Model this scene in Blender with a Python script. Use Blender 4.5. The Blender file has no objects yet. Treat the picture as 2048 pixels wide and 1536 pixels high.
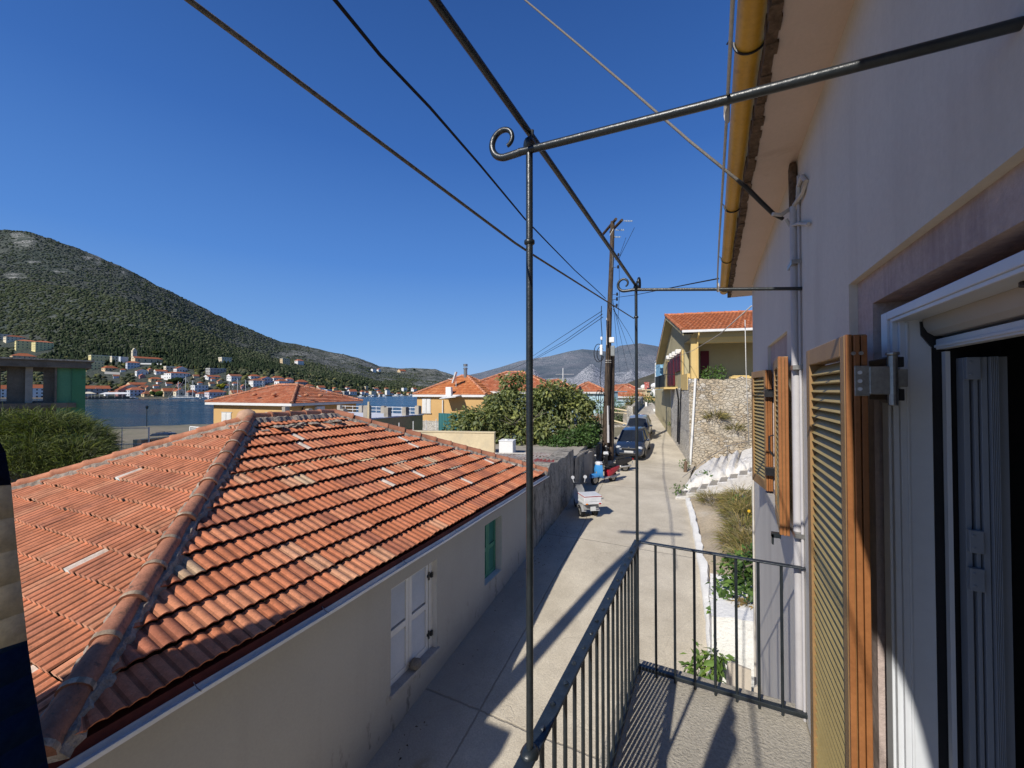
import bpy, math, random
import numpy as np
from mathutils import Vector, Matrix
random.seed(11); rng = np.random.default_rng(11)
sc = bpy.context.scene; COL = sc.collection
R_ = math.radians

# ---------------------------------------------------------------- helpers
def V3(p): return np.array(p, float)
class Fr:
    """local frame: o + a*ex + b*ey + c*ez"""
    def __init__(s, o=(0,0,0), rz=0.0, ex=None, ey=None, ez=None):
        s.o = V3(o); c, n = math.cos(rz), math.sin(rz)
        s.ex = V3(ex) if ex is not None else V3((c, n, 0))
        s.ey = V3(ey) if ey is not None else V3((-n, c, 0))
        s.ez = V3(ez) if ez is not None else V3((0, 0, 1))
    def __call__(s, a, b, c=0.0): return s.o + s.ex*a + s.ey*b + s.ez*c
ID = Fr()
class MB:
    def __init__(s): s.v = []; s.f = []; s.t = []
    def add(s, vs, fs, t=None):
        o = len(s.v); s.v.extend([tuple(map(float, p)) for p in vs])
        for f in fs: s.f.append(tuple(i+o for i in f)); s.t.append(t)
        return s
    def box(s, x0, x1, y0, y1, z0, z1, fr=ID, t=None):
        P = [fr(x, y, z) for z in (z0, z1) for x, y in ((x0,y0),(x1,y0),(x1,y1),(x0,y1))]
        return s.add(P, [(3,2,1,0),(4,5,6,7),(0,1,5,4),(1,2,6,5),(2,3,7,6),(3,0,4,7)], t)
    def quad(s, a, b, c, d, t=None): return s.add([a,b,c,d], [(0,1,2,3)], t)
    def poly(s, pts, t=None): return s.add(pts, [tuple(range(len(pts)))], t)
    def prism(s, pts, vec, t=None):
        n = len(pts); v = V3(vec); P = [V3(p) for p in pts]; Q = [p+v for p in P]
        return s.add(P+Q, [tuple(range(n-1,-1,-1)), tuple(range(n, 2*n))] + [(i,(i+1)%n,n+(i+1)%n,n+i) for i in range(n)], t)
    def tube(s, pts, r, n=8, caps=True, t=None):
        P = [V3(p) for p in pts]; m = len(P); rr = r if hasattr(r, '__len__') else [r]*m
        up = None; vs = []
        for i in range(m):
            d = P[min(i+1,m-1)] - P[max(i-1,0)]; d = d/(np.linalg.norm(d)+1e-12)
            if up is None:
                up = V3((0,0,1)) if abs(d[2]) < .9 else V3((1,0,0))
            u = up - d*(up@d); u /= (np.linalg.norm(u)+1e-12); w = np.cross(d, u); up = u
            for k in range(n):
                a = 2*math.pi*k/n; vs.append(P[i] + (u*math.cos(a)+w*math.sin(a))*rr[i])
        fs = [(i*n+k, i*n+(k+1)%n, (i+1)*n+(k+1)%n, (i+1)*n+k) for i in range(m-1) for k in range(n)]
        if caps: fs += [tuple(range(n-1,-1,-1)), tuple((m-1)*n+k for k in range(n))]
        return s.add(vs, fs, t)
    def cyl(s, a, b, r, n=12, r2=None, t=None): return s.tube([a, b], [r, r if r2 is None else r2], n, True, t)
    def loft(s, rings, caps=True, t=None):
        n = len(rings[0]); vs = [p for r in rings for p in r]
        fs = [(i*n+k, i*n+(k+1)%n, (i+1)*n+(k+1)%n, (i+1)*n+k) for i in range(len(rings)-1) for k in range(n)]
        if caps: fs += [tuple(range(n-1,-1,-1)), tuple((len(rings)-1)*n+k for k in range(n))]
        return s.add(vs, fs, t)
    def blob(s, c, r, seed=0, sub=1, rough=.25, t=None):
        V, F = ICO[sub]; rs = np.random.default_rng(seed)
        k = 1 + rough*(rs.random(len(V))-.5)*2
        return s.add(V*k[:,None]*V3(r) + V3(c), F, t)
def _ico(sub):
    import bmesh
    bm = bmesh.new(); bmesh.ops.create_icosphere(bm, subdivisions=sub, radius=1)
    bm.verts.ensure_lookup_table()
    V = np.array([v.co[:] for v in bm.verts]); F = [tuple(v.index for v in f.verts) for f in bm.faces]; bm.free(); return V, F
ICO = {1:_ico(1), 2:_ico(2), 3:_ico(3)}

def mesh_from(name, mb, mat, off=(0,0,0), smooth=False, angle=40):
    me = bpy.data.meshes.new(name)
    v = np.array(mb.v, float).reshape(-1,3) - V3(off)
    me.from_pydata(v.tolist(), [], mb.f)
    if mat is not None:
        for m in (mat if isinstance(mat, (list,tuple)) else [mat]): me.materials.append(m)
    if any(t is not None for t in mb.t):
        at = me.attributes.new('tint', 'FLOAT_COLOR', 'FACE')
        buf = np.ones((len(mb.f), 4)); 
        for i, t in enumerate(mb.t):
            if t is not None: buf[i,:3] = t
        at.data.foreach_set('color', buf.ravel())
    if smooth:
        me.polygons.foreach_set('use_smooth', [True]*len(me.polygons))
        if angle < 180: me.set_sharp_from_angle(angle=R_(angle))
    me.update(); return me
def wloc(o):
    p = V3((0,0,0))
    while o is not None: p = p + V3(o.location); o = o.parent
    return p
def obj(name, mb, mat, parent=None, smooth=False, angle=40, bevel=0, local=False):
    """one mesh object; its vertices are world positions unless local=True (then they are the parent's own)"""
    if parent is not None: off = V3((0,0,0)) if local else wloc(parent)
    else:
        a = np.array(mb.v); off = V3(((a[:,0].min()+a[:,0].max())/2, (a[:,1].min()+a[:,1].max())/2, a[:,2].min()))
    me = mesh_from(name, mb, mat, off, smooth, angle)
    o = bpy.data.objects.new(name, me); COL.objects.link(o)
    if parent is not None: o.parent = parent
    else: o.location = off
    if bevel:
        m = o.modifiers.new('bevel', 'BEVEL'); m.width = bevel; m.segments = 2; m.limit_method = 'ANGLE'; m.angle_limit = R_(35)
    return o
def tag(o, label=None, cat=None, group=None, kind=None):
    if label: o['label'] = label
    if cat: o['category'] = cat
    if group: o['group'] = group
    if kind: o['kind'] = kind
    return o
def thing(name, label, cat, loc=(0,0,0), rz=0.0, group=None):
    o = bpy.data.objects.new(name, None); COL.objects.link(o); o.empty_display_size = .2
    o.location = [float(x) for x in loc]; o.rotation_euler = (0,0,rz)
    return tag(o, label, cat, group)
def struct(name, mb, mat, smooth=False, angle=40): return tag(obj(name, mb, mat, None, smooth, angle), kind='structure')
def dup(root, label=None, loc=None, rz=None, group=None):
    r = root.copy(); COL.objects.link(r)
    if loc is not None: r.location = [float(x) for x in loc]
    if rz is not None: r.rotation_euler = (0,0,rz)
    if label: r['label'] = label
    if group: r['group'] = group
    for ch in list(root.children):
        c = ch.copy(); COL.objects.link(c); c.parent = r
        for g in list(ch.children):
            d = g.copy(); COL.objects.link(d); d.parent = c
    return r

# ---------------------------------------------------------------- the measured camera (world origin at the lens)
FPX, YAW, PITCH = 807.0, .463, .0168
CF = V3((-math.sin(YAW)*math.cos(PITCH), math.cos(YAW)*math.cos(PITCH), math.sin(PITCH)))
CR = V3((math.cos(YAW), math.sin(YAW), 0)); CU = np.cross(CR, CF)
def ray(u, v): return CF + CR*(u-1024)/FPX + CU*(768-v)/FPX
def W(u, v, t): return ray(u, v)*t                       # surveyed point at depth t
def G(u, v, z): d = ray(u, v); return d*(z/d[2])         # surveyed point on a level
def PX(u, v, x): d = ray(u, v); return d*(x/d[0])
def PY(u, v, y): d = ray(u, v); return d*(y/d[1])
def PPL(u, v, p, n): d = ray(u, v); n = V3(n); return d*((V3(p)@n)/(d@n))
def dirxy(u): k = (u-1024)/FPX; return V3((-.44663+.89472*k, .89459+.44663*k, 0))
GY = [-60,-30, 0, 4.2, 7.5, 10, 12, 16, 25, 31, 44, 70, 120]; GZ = [-9,-7.5,-5.6,-5.25,-4.92,-4.65,-4.52,-4.4,-4.2,-3.6,-2.4,-1.0,.5]
def gz(y): return float(np.interp(y, GY, GZ))

# ---------------------------------------------------------------- materials
class NT:
    def __init__(s, name):
        m = bpy.data.materials.new(name); m.use_nodes = True; s.m = m; s.t = m.node_tree; s.t.nodes.clear()
        s.out = s.t.nodes.new('ShaderNodeOutputMaterial')
    def n(s, typ, ins=None, **kw):
        nd = s.t.nodes.new('ShaderNode'+typ)
        for k, v in kw.items(): setattr(nd, k, v)
        if ins:
            for k, v in ins.items():
                if hasattr(v, 'links') or hasattr(v, 'is_linked'): s.t.links.new(v, nd.inputs[k])
                else: nd.inputs[k].default_value = v
        return nd
    def pos(s): return s.n('NewGeometry').outputs['Position']
    def scl(s, vec, sx, sy, sz):
        return s.n('VectorMath', {0: vec, 1: (sx,sy,sz)}, operation='MULTIPLY').outputs[0]
    def noise(s, vec, scale, detail=6, rough=.6, dist=0): return s.n('TexNoise', {'Vector':vec,'Scale':scale,'Detail':detail,'Roughness':rough,'Distortion':dist}).outputs['Fac']
    def ramp(s, fac, stops, interp='LINEAR'):
        nd = s.n('ValToRGB', {0: fac}); cr = nd.color_ramp; cr.interpolation = interp
        while len(cr.elements) < len(stops): cr.elements.new(.5)
        for e, (p, c) in zip(cr.elements, stops): e.position = p; e.color = (c,c,c,1) if not hasattr(c,'__len__') else (*c[:3],1)
        return nd.outputs[0]
    def mix(s, fac, a, b, mode='MIX'):
        nd = s.n('Mix', data_type='RGBA', blend_type=mode)
        for i, v in ((0,fac),(6,a),(7,b)):
            if hasattr(v,'is_linked'): s.t.links.new(v, nd.inputs[i])
            elif i == 0: nd.inputs[0].default_value = v
            else: nd.inputs[i].default_value = (*v[:3],1) if hasattr(v,'__len__') else (v,v,v,1)
        return nd.outputs[2]
    def math(s, op, a, b=0.0, c=None):
        ins = {0:a, 1:b}
        if c is not None: ins[2] = c
        return s.n('Math', ins, operation=op).outputs[0]
    def bump(s, h, strength=.3, dist=.02, normal=None):
        ins = {'Height':h,'Strength':strength,'Distance':dist}
        if normal is not None: ins['Normal'] = normal
        return s.n('Bump', ins).outputs[0]
    def pbr(s, col, rough=.8, metal=0., spec=.3, normal=None, **kw):
        nd = s.n('BsdfPrincipled')
        for k, v in {'Base Color':col,'Roughness':rough,'Metallic':metal,'Specular IOR Level':spec,**kw}.items():
            if hasattr(v,'is_linked'): s.t.links.new(v, nd.inputs[k])
            elif k == 'Base Color' or k.endswith('Color'): nd.inputs[k].default_value = (*v[:3],1)
            else: nd.inputs[k].default_value = v
        if normal is not None: s.t.links.new(normal, nd.inputs['Normal'])
        s.t.links.new(nd.outputs[0], s.out.inputs[0]); return nd
def mat(name, a, b=None, s1=1.5, s2=25., fine=.14, rough=.85, spec=.25, metal=0., bump=.12, bs=70., bd=.01, tint=False,
        stain=None, stain_s=.7, stain_lo=.52, stain_hi=.7, streak=None, streak_s=5., coat=0., obj_space=False):
    q = NT(name); p = q.n('TexCoord').outputs['Object'] if obj_space else q.pos()
    b = b or tuple(x*.8 for x in a)
    c = q.mix(q.ramp(q.noise(p, s1, 6), [(.32,0.),(.68,1.)]), a, b)
    if fine:
        f = q.ramp(q.noise(p, s2, 5, .7), [(.25,1-fine),(.75,1+fine)]); c = q.mix(1., c, f, 'MULTIPLY')
    if stain: c = q.mix(q.ramp(q.noise(p, stain_s, 8, .7, .4), [(stain_lo,0.),(stain_hi,.9)]), c, stain)
    if streak:
        c = q.mix(q.ramp(q.noise(q.scl(p, streak_s, streak_s, streak_s*.12), 1., 6, .65), [(.5,0.),(.75,.75)]), c, streak)
    if tint: c = q.mix(1., c, q.n('Attribute', attribute_name='tint').outputs['Color'], 'MULTIPLY')
    nrm = q.bump(q.noise(p, bs, 6, .65), bump, bd) if bump else None
    q.pbr(c, rough, metal, spec, nrm, **({'Coat Weight':coat,'Coat Roughness':.05} if coat else {}))
    return q.m
def leafmat(name, a, b, trans=.3, rough=.5):
    q = NT(name); p = q.pos()
    c = q.mix(q.ramp(q.noise(p, .9, 4), [(.35,0.),(.65,1.)]), a, b)
    c = q.mix(1., c, q.n('Attribute', attribute_name='tint').outputs['Color'], 'MULTIPLY')
    pb = q.pbr(c, rough, 0, .35); tr = q.n('BsdfTranslucent', {'Color': q.mix(1., c, (1.3,1.4,.6), 'MULTIPLY')})
    mx = q.n('MixShader', {0: trans, 1: pb.outputs[0], 2: tr.outputs[0]}); q.t.links.new(mx.outputs[0], q.out.inputs[0]); return q.m

M = {}
M['iron'] = mat('black_painted_iron', (.010,.014,.017), (.020,.026,.030), s1=14, s2=90, fine=.3, rough=.33, spec=.55, bump=.35, bs=55, bd=.004)
M['iron_worn'] = mat('worn_handrail_paint', (.012,.017,.024), (.022,.03,.04), s1=20, fine=.3, rough=.42, spec=.5, bump=.5, bs=60, bd=.005, stain=(.10,.10,.10), stain_s=30, stain_lo=.66, stain_hi=.72)
M['housewall'] = mat('lilac_grey_plaster', (.66,.62,.54), (.60,.56,.485), s1=.9, s2=60, fine=.06, rough=.92, bump=.22, bs=140, bd=.004, streak=(.48,.44,.38), streak_s=2.4)
M['niche'] = mat('pinkish_plaster_band', (.50,.41,.37), (.43,.345,.31), s1=3, s2=50, fine=.15, rough=.93, bump=.6, bs=38, bd=.012, streak=(.25,.185,.18), streak_s=12)
M['soffit'] = mat('beige_pink_soffit', (.64,.51,.43), (.57,.45,.37), s1=1.2, s2=60, fine=.05, rough=.9, bump=.12, bs=90, bd=.003, stain=(.36,.23,.15), stain_s=1.5, stain_lo=.6, stain_hi=.8)
M['gutter_ochre'] = mat('ochre_metal_gutter', (.62,.35,.038), (.50,.275,.032), s1=3, s2=40, fine=.12, rough=.48, spec=.4, bump=.15, bs=25, bd=.004, stain=(.16,.085,.025), stain_s=6, stain_lo=.60, stain_hi=.74)
M['eaverough'] = mat('rough_eave_mortar', (.22,.15,.10), (.10,.065,.04), s1=18, s2=60, fine=.3, rough=.95, bump=1., bs=40, bd=.03)
M['white_alu'] = mat('white_lacquered_aluminium', (.62,.64,.66), (.57,.59,.61), s1=2, s2=30, fine=.03, rough=.38, spec=.4, bump=.02)
M['beige_plastic'] = mat('ivory_screen_housing', (.44,.41,.36), (.40,.37,.32), s1=5, s2=20, fine=.06, rough=.45, bump=.04)
M['black_plastic'] = mat('black_fitting', (.012,.012,.013), (.02,.02,.022), s1=20, fine=.1, rough=.4, spec=.4, bump=.05)
M['steel'] = mat('galvanised_steel', (.42,.41,.38), (.30,.29,.27), s1=20, s2=90, fine=.2, rough=.38, metal=.85, bump=.1, bs=120, bd=.002)
M['shutter_face'] = mat('olive_gold_louvres', (.38,.285,.105), (.33,.245,.088), s1=6, s2=120, fine=.12, rough=.5, spec=.35, bump=.1, bs=220, bd=.002)
M['shutter_wood'] = mat('orange_brown_shutter_edge', (.31,.125,.042), (.245,.095,.032), s1=8, s2=60, fine=.15, rough=.45, spec=.35, bump=.12, bs=90, bd=.002)
M['shutter_trim'] = mat('tan_shutter_stile', (.31,.185,.078), (.26,.15,.063), s1=8, s2=60, fine=.12, rough=.5, spec=.35, bump=.1, bs=90, bd=.002)
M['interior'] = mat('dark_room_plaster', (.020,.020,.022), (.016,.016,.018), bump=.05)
M['curtain'] = mat('white_curtain_cloth', (.62,.64,.68), (.55,.57,.60), s1=4, fine=.05, rough=.9, bump=.1, bs=200, bd=.001)
M['slab'] = mat('brushed_concrete_floor', (.46,.415,.335), (.35,.315,.255), s1=2.2, s2=55, fine=.32, rough=.95, bump=.9, bs=70, bd=.014, stain=(.20,.18,.155), stain_s=2.0, stain_lo=.55, stain_hi=.85)
M['concrete'] = mat('weathered_concrete', (.40,.36,.30), (.29,.26,.215), s1=1.2, s2=35, fine=.2, rough=.95, bump=.5, bs=45, bd=.015, stain=(.19,.175,.15), stain_s=1.1)
M['darkconcrete'] = mat('bare_structural_concrete', (.20,.165,.125), (.13,.11,.085), s1=.9, s2=14, fine=.25, rough=.95, bump=.4, bs=20, bd=.02, stain=(.07,.055,.04), stain_s=.8)
def leftwall_mat():
    q = NT('warm_grey_render'); p = q.pos(); xyz = q.n('SeparateXYZ', {0:p}).outputs
    c = q.mix(q.ramp(q.noise(p, .5, 6), [(.32,0.),(.68,1.)]), (.415,.395,.355), (.38,.36,.322))
    c = q.mix(1., c, q.ramp(q.noise(p, 40., 5, .7), [(.25,.94),(.75,1.06)]), 'MULTIPLY')
    c = q.mix(q.ramp(q.noise(q.scl(p, 3., 3., .35), 1., 6, .65), [(.56,0.),(.80,.30)]), c, (.31,.29,.255))
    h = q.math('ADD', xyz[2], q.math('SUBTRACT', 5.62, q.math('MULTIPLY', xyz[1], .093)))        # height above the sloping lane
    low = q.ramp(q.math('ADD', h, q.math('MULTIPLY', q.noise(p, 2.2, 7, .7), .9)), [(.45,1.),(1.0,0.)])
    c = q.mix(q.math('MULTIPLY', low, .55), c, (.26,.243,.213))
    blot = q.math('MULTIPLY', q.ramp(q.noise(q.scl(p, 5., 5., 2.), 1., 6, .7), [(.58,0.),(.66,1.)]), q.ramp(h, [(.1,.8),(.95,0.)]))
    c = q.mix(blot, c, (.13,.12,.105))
    q.pbr(c, .94, 0, .2, q.bump(q.noise(p, 80., 6, .65), .15, .004)); return q.m
M['leftwall'] = leftwall_mat()
M['white_metal'] = mat('white_painted_metal', (.74,.73,.70), (.66,.65,.62), s1=4, fine=.08, rough=.45, spec=.4, bump=.05, stain=(.42,.37,.30), stain_s=7, stain_lo=.64, stain_hi=.8)
M['white_wood'] = mat('white_painted_wood', (.70,.69,.66), (.64,.63,.60), s1=3, s2=40, fine=.07, rough=.6, bump=.15, bs=60, bd=.003)
M['green_wood'] = mat('green_painted_wood', (.075,.25,.165), (.055,.20,.13), s1=6, s2=60, fine=.15, rough=.6, bump=.15, bs=60, bd=.003)
M['white_reveal'] = mat('pale_window_reveal', (.62,.63,.62), (.56,.57,.56), s1=3, fine=.08, rough=.9)
M['marble'] = mat('grey_stone_sill', (.42,.40,.37), (.34,.32,.30), s1=5, s2=50, fine=.2, rough=.7, bump=.2)
M['rock'] = mat('rough_grey_stone', (.25,.22,.18), (.17,.15,.125), s1=12, s2=50, fine=.3, rough=.95, bump=.8, bs=30, bd=.02)
M['redfascia'] = mat('dark_red_fascia', (.13,.028,.02), (.09,.02,.015), s1=4, fine=.15, rough=.7)
M['white_lime'] = mat('limewashed_masonry', (.83,.81,.76), (.74,.72,.67), s1=2.5, s2=25, fine=.08, rough=.95, bump=.6, bs=14, bd=.04, stain=(.45,.41,.34), stain_s=2.2, stain_lo=.64, stain_hi=.82)
M['dirt'] = mat('dry_garden_soil', (.52,.43,.31), (.41,.335,.235), s1=1.4, s2=18, fine=.3, rough=.98, bump=.8, bs=22, bd=.05, stain=(.56,.52,.45), stain_s=1.1, stain_lo=.58, stain_hi=.75)
M['ground'] = mat('dusty_ground', (.25,.21,.15), (.16,.15,.10), s1=.12, s2=2., fine=.25, rough=.98, bump=.3, bs=2, bd=.1)
M['wood_pole'] = mat('tarred_timber_pole', (.078,.056,.040), (.042,.030,.022), s1=6, s2=40, fine=.3, rough=.9, bump=.6, bs=30, bd=.01, streak=(.19,.13,.085), streak_s=20)
M['cable'] = mat('black_cable', (.012,.012,.014), bump=0)
M['rope'] = mat('grey_braided_rope', (.22,.20,.17), (.12,.11,.10), s1=120, s2=200, fine=.4, rough=.9, bump=.8, bs=200, bd=.003)
M['rope_white'] = mat('white_nylon_line', (.62,.60,.55), (.5,.48,.44), s1=90, fine=.1, rough=.7, bump=.3, bs=200, bd=.002)
M['wirewhite'] = mat('white_cable', (.58,.54,.48), (.47,.43,.38), s1=6, fine=.1, rough=.6, bump=.05)
M['pvc'] = mat('pale_grey_pipe', (.50,.48,.48), (.44,.42,.42), s1=3, fine=.06, rough=.55, bump=.05)
M['glassdark'] = mat('dark_window_glass', (.012,.015,.02), (.02,.024,.03), s1=2, fine=.05, rough=.08, spec=.7, bump=0)
M['white_plain'] = mat('white_painted_plaster', (.78,.77,.74), (.72,.71,.68), s1=.6, s2=20, fine=.05, rough=.9)
M['insulator'] = mat('glass_insulator', (.55,.60,.58), (.45,.5,.48), s1=10, rough=.15, spec=.6, bump=0)
M['greybox'] = mat('grey_meter_box', (.27,.28,.27), (.22,.23,.22), s1=4, rough=.5, bump=.03)
M['rubber'] = mat('black_rubber', (.012,.012,.012), (.02,.02,.02), s1=20, rough=.8, bump=.1)
M['leaf_alu'] = mat('shaded_grey_aluminium', (.27,.29,.32), (.24,.26,.29), s1=2, s2=30, fine=.03, rough=.45, bump=.02)  # white aluminium darkened, the doorway's shade put into its colour
# ---------------------------------------------------------------- special materials
def tile_mat(name, bump=.25, lich=.57):
    q = NT(name); p = q.pos(); at = q.n('Attribute', attribute_name='tint').outputs['Color']
    c = q.mix(1., at, q.ramp(q.noise(p, 5., 7, .7), [(.28,.66),(.5,1.),(.74,1.24)]), 'MULTIPLY')
    c = q.mix(1., c, q.ramp(q.noise(p, 60., 4, .7), [(.3,.82),(.7,1.14)]), 'MULTIPLY')
    c = q.mix(q.ramp(q.noise(p, 9., 8, .75, .6), [(lich,0.),(lich+.12,.6 if lich > .55 else .85)]), c, (.10,.07,.05))        # dark lichen
    c = q.mix(q.ramp(q.noise(p, 23., 8, .75, .3), [(.63,0.),(.71,.7)]), c, (.50,.40,.29))          # pale lichen
    c = q.mix(q.ramp(q.noise(p, 1.1, 6, .7, .4), [(.60,0.),(.80,.45)]), c, (.20,.085,.05))
    q.pbr(c, .88, 0, .2, q.bump(q.noise(p, 90., 5, .7), bump, .006)); return q.m
M['tile'] = tile_mat('terracotta_tiles')
def far_tile():
    q = NT('terracotta_roof_far'); p = q.pos()
    c = q.mix(q.ramp(q.noise(p, .5, 6, .7), [(.3,0.),(.7,1.)]), (.42,.135,.062), (.30,.095,.045))
    c = q.mix(1., c, q.n('Attribute', attribute_name='tint').outputs['Color'], 'MULTIPLY')
    q.pbr(c, .9, 0, .2); return q.m
M['tile_far'] = far_tile()
def mortar():
    return mat('pale_roof_mortar', (.42,.35,.28), (.20,.165,.13), s1=9, s2=60, fine=.35, rough=.95, bump=1., bs=30, bd=.02)
M['mortar'] = mortar()
def rubble(name, sc_=3.2, zs=1.7, a=(.46,.39,.29), b=(.30,.24,.17), mort=(.40,.355,.28), patch=None, dk=.22):
    q = NT(name); p = q.scl(q.pos(), 1, 1, zs)
    p2 = q.n('VectorMath', {0: p, 1: q.n('VectorMath', {0: q.n('TexNoise', {'Vector':p,'Scale':2.5,'Detail':3.}).outputs['Color'], 1:(.35,.35,.35)}, operation='MULTIPLY').outputs[0]}, operation='ADD').outputs[0]
    ve = q.n('TexVoronoi', {'Vector':p2,'Scale':sc_,'Randomness':.95}, feature='DISTANCE_TO_EDGE').outputs['Distance']
    vc = q.n('TexVoronoi', {'Vector':p2,'Scale':sc_,'Randomness':.95}).outputs['Color']
    cell = q.n('SeparateColor', {0: vc}).outputs[0]
    c = q.mix(q.ramp(cell, [(.0,0.),(.5,.5),(1.,1.)]), a, b)
    c = q.mix(q.ramp(q.n('SeparateColor', {0: vc}).outputs[1], [(.7,0.),(.85,.7)]), c, (.60,.56,.49))
    c = q.mix(1., c, q.ramp(q.noise(p, 14., 7, .7), [(.25,.6),(.75,1.3)]), 'MULTIPLY')
    edge = q.ramp(ve, [(.0,1.),(.045,.7),(.085,0.)])
    dark = q.ramp(q.noise(p, 1.3, 5, .6), [(.42,0.),(.55,1.)])
    mc = q.mix(dark, mort, tuple(x*dk for x in mort))
    c = q.mix(edge, c, mc)
    if patch: c = q.mix(q.ramp(q.noise(q.pos(), .55, 6, .6, .4), [(.50,0.),(.60,.85)]), c, patch)
    h = q.math('ADD', q.ramp(ve, [(0.,0.),(.12,1.)]), q.math('MULTIPLY', q.noise(p, 18., 6, .7), .6))
    q.pbr(c, .95, 0, .15, q.bump(h, .9, .05)); return q.m
M['rubble'] = rubble('rubble_stone_masonry', 4.0, 1.9, (.56,.46,.325), (.37,.295,.205), (.50,.43,.325), patch=(.53,.465,.36), dk=.36)
M['pebble'] = rubble('white_pebbledash_masonry', 6.5, 1.2, (.72,.68,.61), (.56,.52,.45), (.52,.48,.41), dk=.6)
def roughwall_mat():
    q = NT('blackened_rough_render'); p = q.pos()
    c = q.mix(q.ramp(q.noise(p, 1.5, 7, .7), [(.3,0.),(.7,1.)]), (.40,.365,.31), (.27,.245,.205))
    st = q.noise(q.scl(p, 3.6, 3.6, .9), 1., 9, .75, .5); c = q.mix(q.ramp(st, [(.50,0.),(.64,.9)]), c, (.045,.041,.036))
    c = q.mix(q.ramp(q.noise(p, 9., 7, .75), [(.52,0.),(.66,.8)]), c, (.05,.046,.04))
    c = q.mix(q.ramp(q.noise(p, 2.6, 7, .7), [(.60,0.),(.72,.8)]), c, (.50,.46,.40))
    q.pbr(c, .97, 0, .15, q.bump(q.noise(p, 16., 8, .72), 1., .05)); return q.m
M['roughwall'] = roughwall_mat()
def road_mat():
    q = NT('poured_concrete_street'); p = q.pos()
    uv = q.n('UVMap', uv_map='path').outputs[0]; s = q.n('SeparateXYZ', {0: uv}); U, Vv = s.outputs[0], s.outputs[1]
    c = q.mix(q.ramp(q.noise(p, .55, 8, .72), [(.36,0.),(.64,1.)]), (.63,.56,.44), (.47,.41,.315))
    c = q.mix(1., c, q.ramp(q.noise(p, 40., 5, .75), [(.25,.70),(.75,1.24)]), 'MULTIPLY')
    c = q.mix(q.ramp(q.noise(p, 110., 3, .7), [(.62,0.),(.70,.5)]), c, (.15,.135,.115))
    c = q.mix(q.ramp(q.noise(p, 1.7, 8, .7, .5), [(.60,0.),(.74,.5)]), c, (.34,.29,.22))
    # damp dirty strip along the left wall (u is metres from the wall)
    lf = q.math('ADD', U, q.math('MULTIPLY', q.noise(p, 1.3, 6), .9))
    c = q.mix(q.ramp(q.math('DIVIDE', lf, 3.), [(.30,.62),(.50,0.)]), c, (.30,.275,.235))
    ms = q.math('MULTIPLY', q.ramp(q.math('ABSOLUTE', q.math('SUBTRACT', U, .62)), [(.04,1.),(.17,0.)]), q.ramp(q.math('ABSOLUTE', q.math('SUBTRACT', Vv, 3.9)), [(.35,.75),(.95,0.)]))
    c = q.mix(q.math('MULTIPLY', ms, q.ramp(q.noise(p, 9., 6), [(.35,.2),(.6,1.)])), c, (.16,.11,.02))
    def line(coord, at, w, wob=.05):
        d = q.math('ABSOLUTE', q.math('SUBTRACT', q.math('ADD', coord, q.math('MULTIPLY', q.math('SUBTRACT', q.noise(p, 3., 6, .7), .5), wob)), at))
        return q.ramp(d, [(w*.5,1.),(w,0.)])
    lines = line(U, .95, .018)
    for yv in (5.6, 12.0, 18.6, 24., 29.5, 34., 40., 46.): lines = q.math('MAXIMUM', lines, line(Vv, yv, .022, .10))
    ck = q.n('TexVoronoi', {'Vector':q.n('VectorMath',{0:p,1:q.n('VectorMath',{0:q.n('TexNoise',{'Vector':p,'Scale':1.2,'Detail':6.}).outputs['Color'],1:(1.2,1.2,1.2)},operation='MULTIPLY').outputs[0]},operation='ADD').outputs[0],'Scale':.26}, feature='DISTANCE_TO_EDGE').outputs['Distance']
    lines = q.math('MAXIMUM', lines, q.math('MULTIPLY', q.ramp(ck, [(.0006,1.),(.002,0.)]), .25))
    c = q.mix(q.math('MULTIPLY', lines, .55), c, (.17,.145,.11))
    h = q.math('SUBTRACT', q.math('ADD', q.noise(p, 45., 6, .7), q.math('MULTIPLY', q.noise(p, 3., 5), 1.2)), q.math('MULTIPLY', lines, 1.5))
    q.pbr(c, .93, 0, .2, q.bump(h, .55, .02)); return q.m
M['road'] = road_mat()
def water_mat():
    q = NT('harbour_water'); p = q.pos(); d = q.scl(p, .25, .9, 1)
    h = q.math('ADD', q.noise(p, .9, 6, .65), q.math('MULTIPLY', q.noise(q.scl(p, .05, .12, 1), 1., 4, .6), 1.5))
    c = q.mix(q.ramp(q.noise(q.scl(p, .004, .012, 1), 1., 5, .6), [(.35,0.),(.65,1.)]), (.008,.036,.050), (.014,.050,.075))
    q.pbr(c, q.ramp(q.noise(q.scl(p,.01,.03,1),1.,4), [(.35,.16),(.65,.30)]), 0, .36, q.bump(h, .6, .3), IOR=1.33); return q.m
M['water'] = water_mat()
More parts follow.
